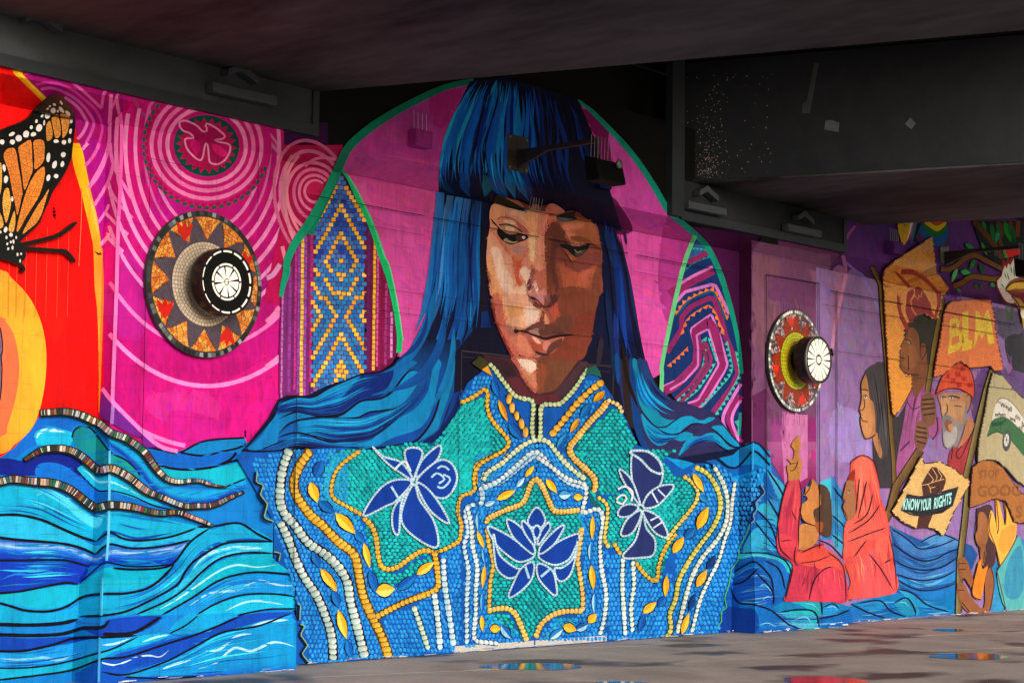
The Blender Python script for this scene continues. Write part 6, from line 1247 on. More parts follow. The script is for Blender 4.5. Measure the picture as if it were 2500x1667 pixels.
# hands on the poles
S = Paint('painted_hands', wall, label='painted brown hands clasped round the banner poles')
fill(S, P('P','1280,560 1320,520 1390,520 1420,600 1430,720 1410,830 1330,860 1290,780 1275,660'), '#785440'); fill(S, P('P','1230,820 1280,800 1340,850 1360,960 1310,1080 1250,1110 1210,1020 1215,900'), '#80584a')
for q in ('1280,580 1410,570','1280,630 1420,620','1280,680 1425,660','1300,740 1420,720','1230,860 1330,880','1225,910 1340,930','1220,960 1340,980','1230,1010 1330,1040'): stroke(S, P('P', q), 3, '#2a1c1c')
for q in ('1290,610 1400,596','1290,655 1410,640','1300,705 1410,690','1240,885 1320,905','1235,938 1320,955','1235,985 1320,1005'): stroke(S, P('P', q), 4, '#8a6048', taper=(.3,.3))
fill(S, P('G','1220,690 1290,670 1300,760 1250,860 1210,840'), '#8a5c34')
for q in ('1215,710 1260,700','1212,760 1255,760','1208,810 1250,810'): stroke(S, P('G', q), 2.6, '#2c1c14')
S.build()
S = fig('painted_figure', 'painted child in a coral headscarf beside a sloping pole')
fill(S, P('G','1190,70 1260,30 1330,70 1370,180 1380,300 1420,420 1450,560 1470,760 1490,950 1200,1000 1150,980 1180,880 1130,720 1150,560 1180,460 1200,300 1180,180'), '#d8504c')
fill(S, P('G','1200,90 1260,40 1320,80 1350,200 1360,330 1300,420 1220,480 1200,350 1215,200'), '#f06c5c'); fill(S, P('G','1150,480 1290,420 1380,380 1440,540 1420,620 1290,600 1200,700 1140,690'), '#e85c54'); fill(S, P('G','1300,680 1400,620 1450,720 1470,940 1260,990 1250,860'), '#e8545c'); fill(S, P('G','1340,640 1440,560 1460,720 1390,740'), '#ec6458')
fill(S, P('G','1160,200 1180,150 1210,120 1200,220 1180,215'), '#8a2820'); fill(S, P('G','1150,210 1200,210 1215,300 1210,430 1165,470 1130,400 1140,330 1125,320'), '#9c6848'); fill(S, P('G','1163,278 1176,276 1179,286 1166,288'), '#c8b8ac'); fill(S, P('G','1168,277 1174,277 1174,286 1168,286'), '#201820')
brushwork(S, .8, (1.4, 3.4), (5, 14), .2, 1.3, 3.0, 43)
for A_, B_, n_, sd in (('1215,60 1200,250 1210,450 1150,680','1330,80 1370,300 1400,420 1440,560',22,61),('1150,700 1190,820 1200,980','1440,600 1460,760 1480,940',20,62)):
    strands(S, P('G', A_), P('G', B_), n_, [['#f4806c','#c04044','#e85c50'], ['#f47464','#b83840','#dc4c48']], 1.4, 4.5, sd, (0, .4), (.5, 1))
for q, w in (('1150,210 1125,320 1140,340 1125,380 1165,460',2.4),('1240,180 1225,330 1215,440',3.4),('1290,200 1260,330 1230,460',3.4),('1330,290 1290,430 1190,500',3.4),('1380,360 1300,470 1160,560',3.4),('1420,520 1300,560 1150,620',3),('1170,100 1190,70 1260,30 1340,80 1380,250',2.6),('1300,690 1380,790 1470,940',3.4),('1400,760 1460,730',4),('1290,600 1200,720',3),('1440,560 1480,760 1490,950',2.4),('1158,270 1180,268',2.6)): stroke(S, P('G', q), w, '#3a1a28', taper=(.1,.2))
S.build()
S = fig('painted_figure', 'painted person in a red jacket looking up with one arm raised')
fill(S, P('G','760,200 835,195 850,330 840,480 830,660 860,670 990,620 1010,670 1100,760 1150,860 1150,1020 980,1010 740,1015 760,940 790,770 690,680 690,500 720,330'), '#b83450')
fill(S, P('G','770,210 830,205 840,340 780,400 730,340'), '#c84456'); fill(S, P('G','820,690 960,640 1050,680 1140,780 1130,840 960,790 830,760'), '#dc5048'); fill(S, P('G','900,920 960,820 1050,780 1130,830 1140,1000 890,1010'), '#cc3c58'); fill(S, P('G','700,560 800,600 810,720 740,690 690,640'), '#c83c50')
fill(S, P('G','840,500 950,510 950,620 840,670 825,600'), '#b87c48')
fill(S, P('G','840,310 870,290 880,240 900,240 920,190 960,230 1030,290 1050,400 1000,480 950,510 860,470 835,380 890,330 870,300'), '#bc7c48'); fill(S, P('G','960,230 1040,280 1050,560 980,560 940,470 930,400 980,360'), '#4c3a30'); fill(S, P('G','880,340 940,330 930,400 900,460 850,430'), '#c08048'); fill(S, P('G','940,490 990,480 990,540 960,550'), '#98502c')
fill(S, P('G','760,170 750,100 780,90 750,50 790,60 800,0 780,-40 830,-100 845,-40 830,20 850,80 845,150 830,190 765,200'), '#b07a40')
brushwork(S, .8, (1.4, 3.4), (5, 14), .2, 1.3, 3.0, 44)
for A_, B_, n_, sd in (('770,220 720,340 700,500 700,640','830,220 845,340 835,480 820,640',16,63),('830,720 800,860 760,1000','1100,770 1140,880 1140,1000',26,64)):
    strands(S, P('G', A_), P('G', B_), n_, [['#d44c58','#982844','#c03850'], ['#e05a58','#a02c48','#c83c54']], 1.4, 4.5, sd, (0, .4), (.5, 1))
for q, w in (('690,500 700,640 740,700 790,740',3.4),('760,200 720,330 690,500',2.6),('835,200 850,330 830,500 830,660',3),('840,690 930,650 1000,630',3.4),('900,1010 930,880 1000,800 1070,780',3.4),('1020,680 1130,780 1150,1020',3),('740,1010 790,780',3),('920,190 900,260 870,300 890,330',2.4),('835,380 860,470 950,510',3),('760,130 800,130 830,60',2.2),('770,90 820,80',2.2),('700,610 790,600',2.6),('780,400 820,480',2.6),('830,760 960,740 1050,700',2.4),('810,640 800,740 830,780',3)): stroke(S, P('G', q), w, '#3a1a20', taper=(.1,.15))
S.build()
S = fig('painted_figure', 'painted girl in an orange vest holding a pole beside a raised yellow hand')
fill(S, P('G','2030,420 2060,380 2130,370 2150,500 2160,640 2150,770 2080,790 2050,680'), '#4a3438')
fill(S, P('G','2040,450 2060,410 2100,450 2110,560 2090,640 2040,640 2020,580 2040,520'), '#9a6440'); fill(S, P('G','2060,640 2090,640 2085,760 2060,760'), '#94603c')
fill(S, P('G','1910,740 1950,720 1980,780 2010,880 1990,920 1950,860 1920,860'), '#8a5838'); fill(S, P('G','1900,900 1950,900 1990,980 2080,1060 2090,850 2130,790 2150,880 2120,1080 1990,1095 1920,1020'), '#8e5a3c')
fill(S, P('G','2040,760 2060,740 2070,800 2110,770 2090,850 2060,1000 2000,970 2010,880'), '#e8842c')
brushwork(S, .8, (1.4, 3.4), (5, 14), .2, 1.3, 3.0, 45)
for q, w in (('2040,440 2020,580 2045,650',2.2),('2040,760 2000,960 2060,1005',2.6),('2085,680 2080,760 2110,780',2.2),('2130,790 2150,900 2120,1080',2.2),('1950,860 2000,940',2.4),('1910,760 1960,760',2),('1910,800 1960,800',2),('1905,940 1950,940',2),('1930,1020 1990,1095',2.4)): stroke(S, P('G', q), w, '#3a2020')
S.build()
S = Paint('painted_hand', wall, label='large yellow raised hand painted with a turquoise sleeve')
fill(S, P('G','2160,650 2120,580 2110,500 2130,400 2160,480 2170,560 2160,330 2180,330 2220,500 2230,440 2210,320 2240,340 2270,450 2300,480 2290,600 2240,700 2190,780'), '#f0b04c'); fill(S, P('G','2200,540 2290,500 2280,600 2230,690 2180,660'), '#f49c44')
fill(S, P('G','2200,770 2250,690 2310,570 2351,700 2351,1070 2230,1070 2170,850'), '#54b0b8'); fill(S, P('G','2240,760 2330,640 2351,900 2300,1000 2220,960'), '#3a90b8')
for q in ('2130,420 2115,520 2160,650 2190,780','2165,340 2180,500 2170,560','2215,330 2230,420 2225,500','2310,570 2230,720 2170,800','2170,820 2230,1070'): stroke(S, P('G', q), 2.6, '#5a3a30')
S.build()
# ---- plants, rainbow and bird at the upper right
S = Paint('painted_rainbow', wall)
for q, c in (('Q 1000,0 1360,0 1400,200 1420,320 1180,320 980,240','#5c2a6c'),('Q 1040,60 1120,20 1340,20 1390,180 1320,300 1220,310 1100,220 1000,140','#0a5aa8'),('Q 1050,60 1110,20 1340,20 1360,120 1260,200 1160,180 1080,110','#0a7a30'),('Q 1090,15 1340,10 1345,60 1250,130 1150,80','#f0cc10'),('Q 1150,5 1335,5 1240,60','#c8501c'),
             ('Q 750,20 930,20 900,140 820,310 770,200','#e8b414'),('Q 905,25 940,25 900,150 860,260 880,140','#f0ece8'),('Q 935,25 960,25 930,150 890,250 900,160','#c05a78'),('Q 960,25 995,25 960,150 930,250 910,250','#1c7a94'),('Q 995,20 1040,20 1000,140 960,240 940,250','#1c1018')): fill(S, P(q[0], q[2:]), c)
stroke(S, P('Q','820,30 830,65 865,40'), 2.5, '#4a3808')
S.build()
S = Paint('painted_branches', wall, label='painted brown branches with green leaves beside a watermelon slice')
fill(S, P('Q','1700,0 2352,0 2352,500 2050,560 1840,420 1760,200'), '#0f1c22', False)
for q, w, c in (('1290,610 1380,620 1500,560 1620,470 1740,440 1860,500 1980,560 2080,610',11,'#7a4c18'),('1460,830 1560,790 1680,710 1820,720 1980,740 2080,720',12,'#7c541c'),('1720,0 1840,140 1960,280 2040,420 2080,480',13,'#5c3814'),('2020,0 2080,130 2040,240 2120,400',9,'#5c3410'),('2180,0 2200,140',8,'#5c3410'),('2280,0 2270,200',10,'#6a2c10')): stroke(S, P('Q', q), w*1.35, '#1c1408'); stroke(S, P('Q', q), w, c)
for x0, y0, x1, y1, w, c in ((1820,0,1870,120,50,'#0e7a30'),(1930,20,1970,260,60,'#0c6c2c'),(2040,80,1990,290,60,'#1a8a6c'),(2100,0,2190,270,90,'#0c7a1c'),(2160,40,2230,240,60,'#0a5c1c'),(2210,60,2240,280,50,'#0a4c24'),(1600,290,1710,350,60,'#1c9c44'),(1810,270,1880,440,50,'#1a8c3c'),(1490,450,1580,440,56,'#2aa848'),(1400,490,1440,540,40,'#2a9c48'),(1730,490,1660,620,56,'#128c3c'),(1540,640,1670,660,70,'#3cb85c'),(1500,600,1430,780,56,'#58c868'),(1790,540,1830,680,50,'#0a5c3c'),(1500,860,1550,910,40,'#2a9c58'),(1730,790,1760,880,40,'#1c6c38'),(1800,800,1830,880,36,'#1c6c38'),(1920,800,1990,830,60,'#3a8a58'),(2000,30,2040,160,44,'#0a6434')):
    leaf(S, 2050+x0/5.2267, 540+y0/5.2267, 2050+x1/5.2267, 540+y1/5.2267, w/5.2267, c, None, '#081808')
fill(S, P('Q','2090,400 2110,360 2290,300 2320,300 2300,420 2140,470'), '#d02028', False); fill(S, P('Q','2080,380 2105,370 2150,470 2110,470'), '#2a9c50', False)
S.build()
S = Paint('painted_bird', wall, label='painted bird with white and red feathered head and yellow beak')
fill(S, P('Q','1990,740 2080,660 2070,520 2090,480 2120,530 2150,450 2170,510 2210,430 2230,490 2300,640 2352,700 2352,1060 2220,1070 2100,1040 2060,960 2000,860'), '#8c1c20', False)
fill(S, P('Q','2010,760 2070,700 2080,640 2110,560 2130,610 2150,540 2180,560 2220,480 2240,540 2290,620 2330,720 2200,800 2100,900 2020,850'), '#e4e4dc', False); fill(S, P('Q','2030,850 2100,880 2200,960 2230,1040 2140,1030 2080,960'), '#e4e4dc')
for q in ('2130,640 2170,780','2220,570 2230,720','2050,790 2110,860','2180,560 2200,680','2100,650 2130,740'): stroke(S, P('Q', q), 3.4, '#2a8040', taper=(.4,.3))
fill(S, P('Q','2110,860 2180,760 2280,720 2352,720 2352,900 2240,930 2160,900'), '#8a5030'); fill(S, P('Q','2130,870 2200,800 2300,780 2352,790 2352,860 2240,860 2170,880'), '#d8b040'); fill(S, P('Q','2190,960 2300,990 2352,1060 2352,1400 2320,1200 2270,1080'), '#d0a83c', False)
for q in ('2120,870 2200,790 2352,760','2190,960 2280,1060 2330,1300','2270,1080 2352,1100','2300,1150 2330,1220 2352,1180'): stroke(S, P('Q', q), 3, '#2c1c10')
fill(S, P('Q','2310,1160 2352,1140 2352,1240 2320,1220'), '#e8e4d8')
S.build()
# ---- dark outlines of the pilaster panel
S = Paint('panel_joint', wall, kind='stuff')
for q in ('F 613,330 615,1600','F 613,332 968,392','F 967,392 970,1600','F 1088,440 1088,1600','G 613,0 613,660','G 970,0 972,660','G 1088,0 1090,650'): stroke(S, P(q[0], q[2:]), 1.7, '#180a18', smooth=False)
for i in range(7): stroke(S, P('F', f'{655+i*36},530 {655+i*36},{590+abs(i-3)*14}'), .8, '#2a1028', smooth=False); stroke(S, P('F', f'{655+i*36},{1280-abs(i-3)*12} {655+i*36},1350'), .8, '#2a1028', smooth=False)
S.build()
# ================================================================ things fixed to the wall
def area(p): return abs(sum(p[i][0]*p[(i+1) % len(p)][1]-p[(i+1) % len(p)][0]*p[i][1] for i in range(len(p))))/2
def half(p, a, n):
    out = []; m_ = len(p); ds = [(q[0]-a[0])*n[0]+(q[1]-a[1])*n[1] for q in p]
    for j in range(m_):
        k = (j+1) % m_
        if ds[j] >= 0: out.append(p[j])
        if ds[j]*ds[k] < 0: t = ds[j]/(ds[j]-ds[k]); out.append((p[j][0]+(p[k][0]-p[j][0])*t, p[j][1]+(p[k][1]-p[j][1])*t))
    return out
def shards(p, amax, rnd, out=None):
    out = [] if out is None else out
    if len(p) < 3: return out
    if area(p) < amax*rnd.uniform(.7, 1.5): out.append(p); return out
    cx, cy = sum(q[0] for q in p)/len(p), sum(q[1] for q in p)/len(p)
    xs = [q[0] for q in p]; ys = [q[1] for q in p]
    a = (0 if max(xs)-min(xs) > max(ys)-min(ys) else math.pi/2)+rnd.uniform(-.75, .75); n = (math.cos(a), math.sin(a))
    s = max(max(xs)-min(xs), max(ys)-min(ys))*.12; c = (cx+rnd.uniform(-s, s), cy+rnd.uniform(-s, s))
    shards(half(p, c, n), amax, rnd, out); shards(half(p, c, (-n[0], -n[1])), amax, rnd, out); return out
def shrink(p, k):
    cx, cy = sum(q[0] for q in p)/len(p), sum(q[1] for q in p)/len(p); d = math.sqrt(max(area(p), 1e-9)); s = max(.5, 1-k/d*2)
    return [(cx+(q[0]-cx)*s, cy+(q[1]-cy)*s) for q in p]
RN = random.Random(11); LAY[0] = max(LAY[0], 300)
# ---------------------------------------------------------------- butterfly
c0 = hitY(110, 600, -0.05)
bf = empty('butterfly_mosaic', tuple(c0), label='orange and black butterfly mosaic fixed on the red wall', cat='mosaic')
S = Paint('backing', bf, 'mosaic', lift=0.035, thick=0.04, label='black tile backing of the butterfly')
wing = P('S','-300,1450 0,1320 200,1235 400,1160 560,1060 720,880 880,740 990,650 1070,628 1180,670 1300,790 1390,930 1440,1080 1440,1300 1410,1500')+P('T','795,60 780,170 720,310 640,440 580,530 540,630 480,760 440,860 380,930 300,1000 225,1080 270,1160 285,1240 240,1300 215,1335 100,1290 0,1268 -200,1270')
fill(S, wing, '#0b0b0c', True); S.build()
for q in ('215,1115 400,1070 560,1030 660,995 760,925 850,855','220,1150 400,1155 600,1172 710,1178 770,1230 830,1302'):
    S = Paint('antenna', bf, 'mosaic', lift=0.035, thick=0.04); stroke(S, P('T', q), [11,9,9,9.5,9.5,8], '#0d0d0e', taper=(0,.06)); S.build()
S = Paint('proboscis', bf, 'mosaic', lift=0.035, thick=0.04); stroke(S, P('T','215,1310 258,1350 268,1385 240,1405'), [8,7,7,9], '#0d0d0e'); S.build()
cells = [('T','40,150 70,70 140,50 175,90 200,230 245,520 235,600 190,790 160,640 130,500 90,300','#d2782e'),('T','200,50 260,0 340,-30 352,150 358,300 330,370 290,480 262,500 235,300 215,150','#cf7a30'),('T','364,0 400,-40 480,-20 488,120 470,210 380,285 376,150','#d07a30'),
         ('T','478,255 490,340 470,450 430,570 380,660 290,800 205,955 182,940 220,760 290,520 380,340','#e2842e'),('T','532,500 520,560 460,760 400,870 330,930 252,990 270,930 400,700 470,600','#e08a34'),('T','28,620 50,510 90,490 110,560 120,660 100,780 66,870 35,750','#e0a445'),('T','155,740 170,850 150,960 110,970 95,920','#dfa040'),('T','-80,150 0,210 20,260 20,450 -10,580 -80,600','#e0a040'),('T','-60,700 0,760 40,880 10,930 -60,920','#dca040'),
         ('S','880,1270 900,1200 960,1140 1000,1300 1010,1400 990,1480 900,1522','#c68438'),('S','985,1110 1050,1035 1092,1020 1140,1130 1165,1280 1150,1430 1062,1466 1022,1300','#c88438'),('S','1155,1020 1230,1005 1328,1060 1320,1230 1280,1380 1200,1470 1190,1300 1162,1120','#cc8a3c')]
ofc, ofs = layer(10), layer(6)
for fr, q, c in cells:
    p = spline(P(fr, q), True, 4); S = Paint('wing_cell', bf, 'mosaic', lift=0.035)
    fill(S, p, mixc(cc(c), (0.05, 0.02, 0.01), .86), False, ofc-0.0003)
    for s in shards(p, 70, RN): S.cv(shrink(s, 0.42), [jit(cc(c), .13)]*len(s), ofc) if area(s) > 3 else None
    S.kind = 'stuff'
    S.build()
for fr, lst in (('S',((1172,795,45,22,55),(1040,830,35,25,40),(955,865,18,26,20),(912,912,26,18,-20),(1020,945,50,55,0),(1175,930,75,32,50),(1300,1000,68,34,50),(1108,955,22,24,0),(910,1040,55,65,20),(808,1045,22,32,30),(698,1145,28,38,10),(845,1180,20,55,5),(1365,1135,28,55,10),(750,1275,60,75,20),(598,1265,32,38,20),(1350,1340,26,55,10),(225,1395,65,35,-30),(500,1395,58,70,20),(640,1400,55,42,-10),(357,1475,62,65,30),(1330,1520,30,50,0),(1075,1530,50,35,0),(235,1545,50,50,0),(1225,1550,45,45,0),(40,1545,45,50,-20))),
               ('T',((530,155,22,55,5),(692,125,27,30,20),(597,235,25,45,20),(682,230,20,35,10),(530,378,22,38,10),(615,360,25,25,0),(45,270,18,42,-5),(65,395,25,42,5),(133,610,14,30,0),(62,945,20,35,10),(120,1000,22,22,0),(8,970,8,18,0),(70,1030,12,20,0),(178,1030,8,18,0),(148,1075,12,25,0),(118,1080,10,16,0),(78,1100,12,16,0),(138,1140,12,25,0),(90,1155,12,18,0),(192,1215,12,18,0),(232,1210,10,15,0),(220,1285,10,18,0)))):
    ox, oy, k = FR[fr]
    for x, y, rx, ry, a in lst:
        S = Paint('white_spot', bf, 'mosaic', lift=0.035); q = blob(ox+x/k, oy+y/k, rx/k, ry/k, math.radians(a), 9); q = [(u+RN.uniform(-.5, .5), v+RN.uniform(-.5, .5)) for u, v in q]
        S.cv(q, [jit(cc('#d4d2d2'), .05)]*9, ofs); S.one(); S.build()
# ---------------------------------------------------------------- mirror strips on the crests
strips = [('mirror mosaic strip along the topmost wave crest below the red wall','390,420 500,413 600,408 700,420 800,450 880,490 950,520 1010,570 1080,620 1180,650 1280,710 1370,780 1420,840 1480,930 1550,1010 1620,1060 1720,1080 1820,1070 1920,1070 2000,1100 2090,1120 2170,1125',(13,14,15,15,15,15,13,11,9,6,3)),
          ('mirror mosaic strip on the middle wave crest, curling up at its end','235,872 320,820 420,770 560,760 680,780 790,840 880,920 950,968 1060,950 1150,985 1250,1045 1330,1110 1430,1180 1560,1230 1700,1290 1800,1315 1900,1308 2000,1308 2100,1280 2200,1230 2340,1175',(6,13,14,15,16,16,15,12,11,11,10,4)),
          ('mirror mosaic strip along the lowest wave crest','-60,1090 0,1080 120,1052 250,1068 380,1080 500,1090 600,1120 700,1170 800,1250 880,1310 935,1330 1000,1310 1080,1300 1200,1310 1320,1330 1400,1355 1550,1380 1700,1370 1820,1410 1950,1460 2040,1500',(15,15,16,16,16,16,15,14,12,10,9,6))]
PAL = ['#33393a','#2a2f30','#3a3c3c','#4a5254','#2c5a5c','#5a3a2c','#7a3038','#8a6a38','#caa890','#6c7c8c','#2a6a44','#b0bcc4','#d8d4d0','#a06a78']
for lab, q, ws in strips:
    pts = resample(spline(P('R', q)), 90); mp = pts[45]; r = empty('mirror_strip', tuple(hitY(*mp, -0.1)), label=lab, cat='mosaic', group='mirror strips on the wave crests')
    S = Paint('backing', r, 'mosaic', lift=0.012, thick=0.015); stroke(S, [(x, y+1.2) for x, y in pts], [w_*1.35+2.5 for w_ in ws], '#101012', smooth=False); S.build()
    L = plen(pts); n = int(L/7.6); pp = resample(pts, n+1); ot = layer(4)
    for i in range(n):
        a, b = pp[i], pp[i+1]; u = i/n*(len(ws)-1); k = int(u); w_ = ws[k]+(ws[min(k+1, len(ws)-1)]-ws[k])*(u-k)
        d = math.hypot(b[0]-a[0], b[1]-a[1]); nx, ny = -(b[1]-a[1])/d*w_/2, (b[0]-a[0])/d*w_/2
        g0 = RN.uniform(.08, .2); glint = RN.random() < .34
        a2 = mixc(a, b, g0); b2 = mixc(a, b, .94 if not glint else .30)
        S = Paint('mirror_tile_or_glint', r, 'mosaic', lift=0.012)
        c = cc(RN.choice(PAL) if not glint else RN.choice(['#e6e6e2','#f0eeea','#c8ccd0']))  # narrow white slivers are glints painted as tile colour
        S.cv([(a2[0]+nx, a2[1]+ny), (b2[0]+nx*RN.uniform(.9, 1.05), b2[1]+ny), (b2[0]-nx, b2[1]-ny), (a2[0]-nx, a2[1]-ny)], [c, jit(c, .2), c, jit(c, .2)], ot)
        if glint:
            S.build(); S = Paint('mirror_tile_or_glint', r, 'mosaic', lift=0.012); c = cc(RN.choice(PAL)); a3, b3 = mixc(a, b, .44), mixc(a, b, .95); S.cv([(a3[0]+nx, a3[1]+ny), (b3[0]+nx, b3[1]+ny), (b3[0]-nx, b3[1]-ny), (a3[0]-nx, a3[1]-ny)], [c, jit(c, .25), c, c], ot)
        S.build()
# ---------------------------------------------------------------- text helper (flat lettering laid on the mosaics)
def text_polys(t):
    cu = bpy.data.curves.new('lettering', 'FONT'); cu.body = t; cu.fill_mode = 'FRONT'; cu.resolution_u = 3; ob = bpy.data.objects.new('lettering', cu); COL.objects.link(ob)
    dg = bpy.context.evaluated_depsgraph_get(); me = bpy.data.meshes.new_from_object(ob.evaluated_get(dg))
    out = [[(me.vertices[i].co.x, me.vertices[i].co.y) for i in p.vertices] for p in me.polygons]
    bpy.data.objects.remove(ob); bpy.data.curves.remove(cu); bpy.data.meshes.remove(me); return out
def letter(S, t, o, u, v, col, off=None, bold=0.0):
    """t drawn with its baseline from pixel o along u (one unit of type width), v = up vector for one unit of type height"""
    off = layer() if off is None else off; c = cc(col)
    for p in text_polys(t):
        for kk, (dx, dy) in enumerate([(0, 0)] if not bold else [(0, 0), (bold, 0), (0, bold), (bold, bold)]): S.cv([(o[0]+(x+dx)*u[0]+(y+dy)*v[0], o[1]+(x+dx)*u[1]+(y+dy)*v[1]) for x, y in p], [c]*len(p), off+kk*1.1e-5)
# ---------------------------------------------------------------- mosaic banners
def banner(label, outline, base, tw, th, field, shapes=(), edge='#241008', lift=0.018, vary=.12, frame='Z', smooth=True):
    p = spline(outline, True, 4) if smooth else outline; cx, cy = sum(q[0] for q in p)/len(p), sum(q[1] for q in p)/len(p)
    r = empty('mosaic_banner', tuple(hitY(cx, cy, -0.05)), label=label, cat='mosaic', group='mosaic banners held by the painted crowd')
    S = Paint('backing', r, 'mosaic', lift=lift, thick=lift); 
    stroke(S, p+[p[0]], 4.5, edge, smooth=False); fill(S, p, mixc(cc(base), (0.03, 0.01, 0.0), .5), False); S.build()
    ot = layer(3); xs = [q[0] for q in p]; ys = [q[1] for q in p]; tiles = Paint('tile', r, 'mosaic', 'stuff', lift=lift); row = 0
    pin = []
    y = min(ys)-30
    while y < max(ys)+30:
        x = min(xs)-20+(tw/2 if row % 2 else 0)
        while x < max(xs)+10:
            X, Y = x, y+field(x, y)
            if inside(X, Y, p):
                c = cc(base)
                for sh, sc in shapes:
                    if inside(X, Y, sh): c = cc(sc)
                sl = (field(x+tw, y)-field(x, y)); hw, hh = tw*.455, th*.44
                tiles.cv([(X-hw, Y-hh-sl*.43), (X+hw, Y-hh+sl*.43), (X+hw, Y+hh+sl*.43), (X-hw, Y+hh-sl*.43)], [jit(c, vary)]*4, ot)
            x += tw
        y += th; row += 1
    tiles.build()
    return r
red = '#9a1c1a'
arc = lambda pts, w: (lambda p: [(x, y-w/2) for x, y in p]+[(x, y+w/2) for x, y in p[::-1]])(resample(spline(pts), 24))
fist = [(P('Q','870,900 940,860 952,930 905,1010 920,1130 975,1190 930,1290 880,1300 830,1150 840,1000'), red),(P('Q','960,850 1000,830 1060,880 1160,1050 1170,1130 1225,1250 1080,1170 985,1200 935,1130 912,1020 962,950'), red),
        (P('Q','680,625 760,670 910,830 880,860 740,700'), red),(arc(P('Q','785,650 900,645 1000,680 1120,770 1230,890 1275,960'), 13), red),(P('Q','1235,880 1300,900 1290,1060 1225,1260 1200,1240 1245,1060'), red),(P('Q','730,930 770,980 790,1150 850,1280 900,1390 840,1390 770,1250 735,1090'), red)]
banner('tall orange mosaic banner with a dark red raised fist, folding over the wall ledge', P('Q','562,760 575,640 640,570 720,500 900,385 1060,280 1183,205 1200,400 1235,660 1392,858 1345,930 1305,950')+P('F','1790,560 1770,620 1735,625 1680,592 1590,622 1540,700 1540,765 1512,830 1508,965 1550,1006 1592,1020 1590,1110 1540,1200 1480,1285 1466,1270 1440,1000 1422,700 1408,420'),
       '#f0a040', 6.2, 5.2, lambda x, y: 7*math.sin((x-2150)*.035)+(x-2180)*(-.12 if y > 690 else -.35), [], '#4a1c08', smooth=False)
FB = bpy.data.objects[[o.name for o in bpy.data.objects if o.name.startswith('mosaic_banner')][-1]]
S = Paint('fist_emblem', FB, 'mosaic', lift=0.018, label='dark red raised fist emblem'); layer(4)
for sh, sc in fist: fill(S, sh, sc, False)
for q in ('905,1020 925,1130 980,1195','950,930 905,1015','960,950 1000,1005 1010,940','1010,950 1040,990 1050,900','850,960 830,1150 880,1290'): stroke(S, P('Q', q), 2.2, '#e89c3e', smooth=False)
S.build()
B_ = P('F','1850,640 1890,618 1922,650 1908,700 1942,740 1945,790 1910,842 1835,876 1848,760'); Lp = P('F','1934,592 1976,574 1977,770 2002,780 2002,832 1934,852'); Mp = P('F','2024,572 2046,584 2070,650 2086,600 2110,562 2130,650 2152,795 2112,805 2096,720 2066,770 2046,730 2030,790 2010,835 2022,700')
blm = banner('orange mosaic banner lettered BLM in yellow tiles', P('F','1838,535 1870,515 1960,508 2120,505 2138,560 2165,760 2205,950 2200,975 2150,980 2130,945 2050,958 1990,960 1930,915 1880,935 1810,1005 1745,1025 1760,920 1790,760 1815,600'), '#ec8048', 6.5, 4.2, lambda x, y: 3*math.sin((x-2300)*.03), [], '#4a1c10', smooth=False)
S = Paint('lettering', blm, 'mosaic', lift=0.018, label='BLM in yellow crackle tiles'); ot = layer(4)
for k, sh in enumerate((B_, Lp, Mp)):
    tri = [[sh[i] for i in t] for t in tessellate_polygon([[Vector((x, y, 0)) for x, y in sh]])]
    fill(S, sh, '#a87c18', False, ot-.0001)
    for t in tri:
        for s in shards(t, 22, RN): S.cv(shrink(s, .25), [jit(cc('#f6d23c'), .10)]*len(s), ot)
for q in ('1868,665 1893,655 1895,690 1868,705','1862,755 1912,745 1912,790 1862,812','1868,768 1868,768 1868,768'): fill(S, P('F', q), '#e07c44', False)
S.build()
kn = banner('tan mosaic banner with a brown fist and the words KNOW YOUR RIGHTS', P('G','1655,42 1680,92 1780,75 1870,120 1985,210 1940,300 1880,400 1830,520 1810,572 1760,530 1690,510 1620,520 1540,480 1462,410 1530,290 1600,160'), '#e2b878', 6.6, 4.6, lambda x, y: (x-2270)*.08+2*math.sin(x*.06), [], '#241418', smooth=False)
KF = (P('G','1695,158 1728,108 1758,112 1790,140 1822,182 1822,215 1806,262 1772,284 1770,330 1740,420 1700,520 1625,522 1640,440 1672,330 1662,250 1660,222'), '#4a2a26')
S = Paint('fist', kn, 'mosaic', lift=0.018); fill(S, KF[0], KF[1], False, layer(4)); S.build()
S = Paint('slogan_band', kn, 'mosaic', lift=0.018, label='dark band reading KNOW YOUR RIGHTS'); 
bandp = P('G','1560,290 1640,305 1760,295 1910,240 1870,370 1800,420 1650,445 1570,415 1518,405'); fill(S, bandp, '#1c1a20', False, layer(4)); ot = layer(2)
for i in range(9): 
    a, b = mixc(bandp[0], bandp[8], (i+.5)/9), mixc(bandp[3], bandp[4], (i+.5)/9); m_ = mixc(bandp[1], bandp[6], (i+.5)/9); stroke(S, [a, m_, b], 3.4, jit(cc('#2c2c3a'), .2), off=ot)
for wd, o, u, v in (('KNOW', '1530,396', (12.2, 0.8), (4, -38)), ('YOUR', '1648,406', (9.6, -1.5), (3.5, -38)), ('RIGHTS', '1738,396', (12.8, -4.2), (3, -38))): 
    letter(S, wd, P('G', o)[0], u if wd != 'x' else u, v, '#a8f0f4', bold=.05)
S.build()
S = Paint('fist_emblem', kn, 'mosaic', lift=0.018); ot = layer(2)
for q in ('1706,150 1742,196 1726,214','1732,118 1768,176 1756,200','1768,126 1796,172 1784,196','1662,232 1700,226 1728,214 1812,190','1700,226 1716,252 1752,244','1716,252 1722,284'): stroke(S, P('G', q), 1.6, '#dcb27a', smooth=False, off=ot)
S.build()
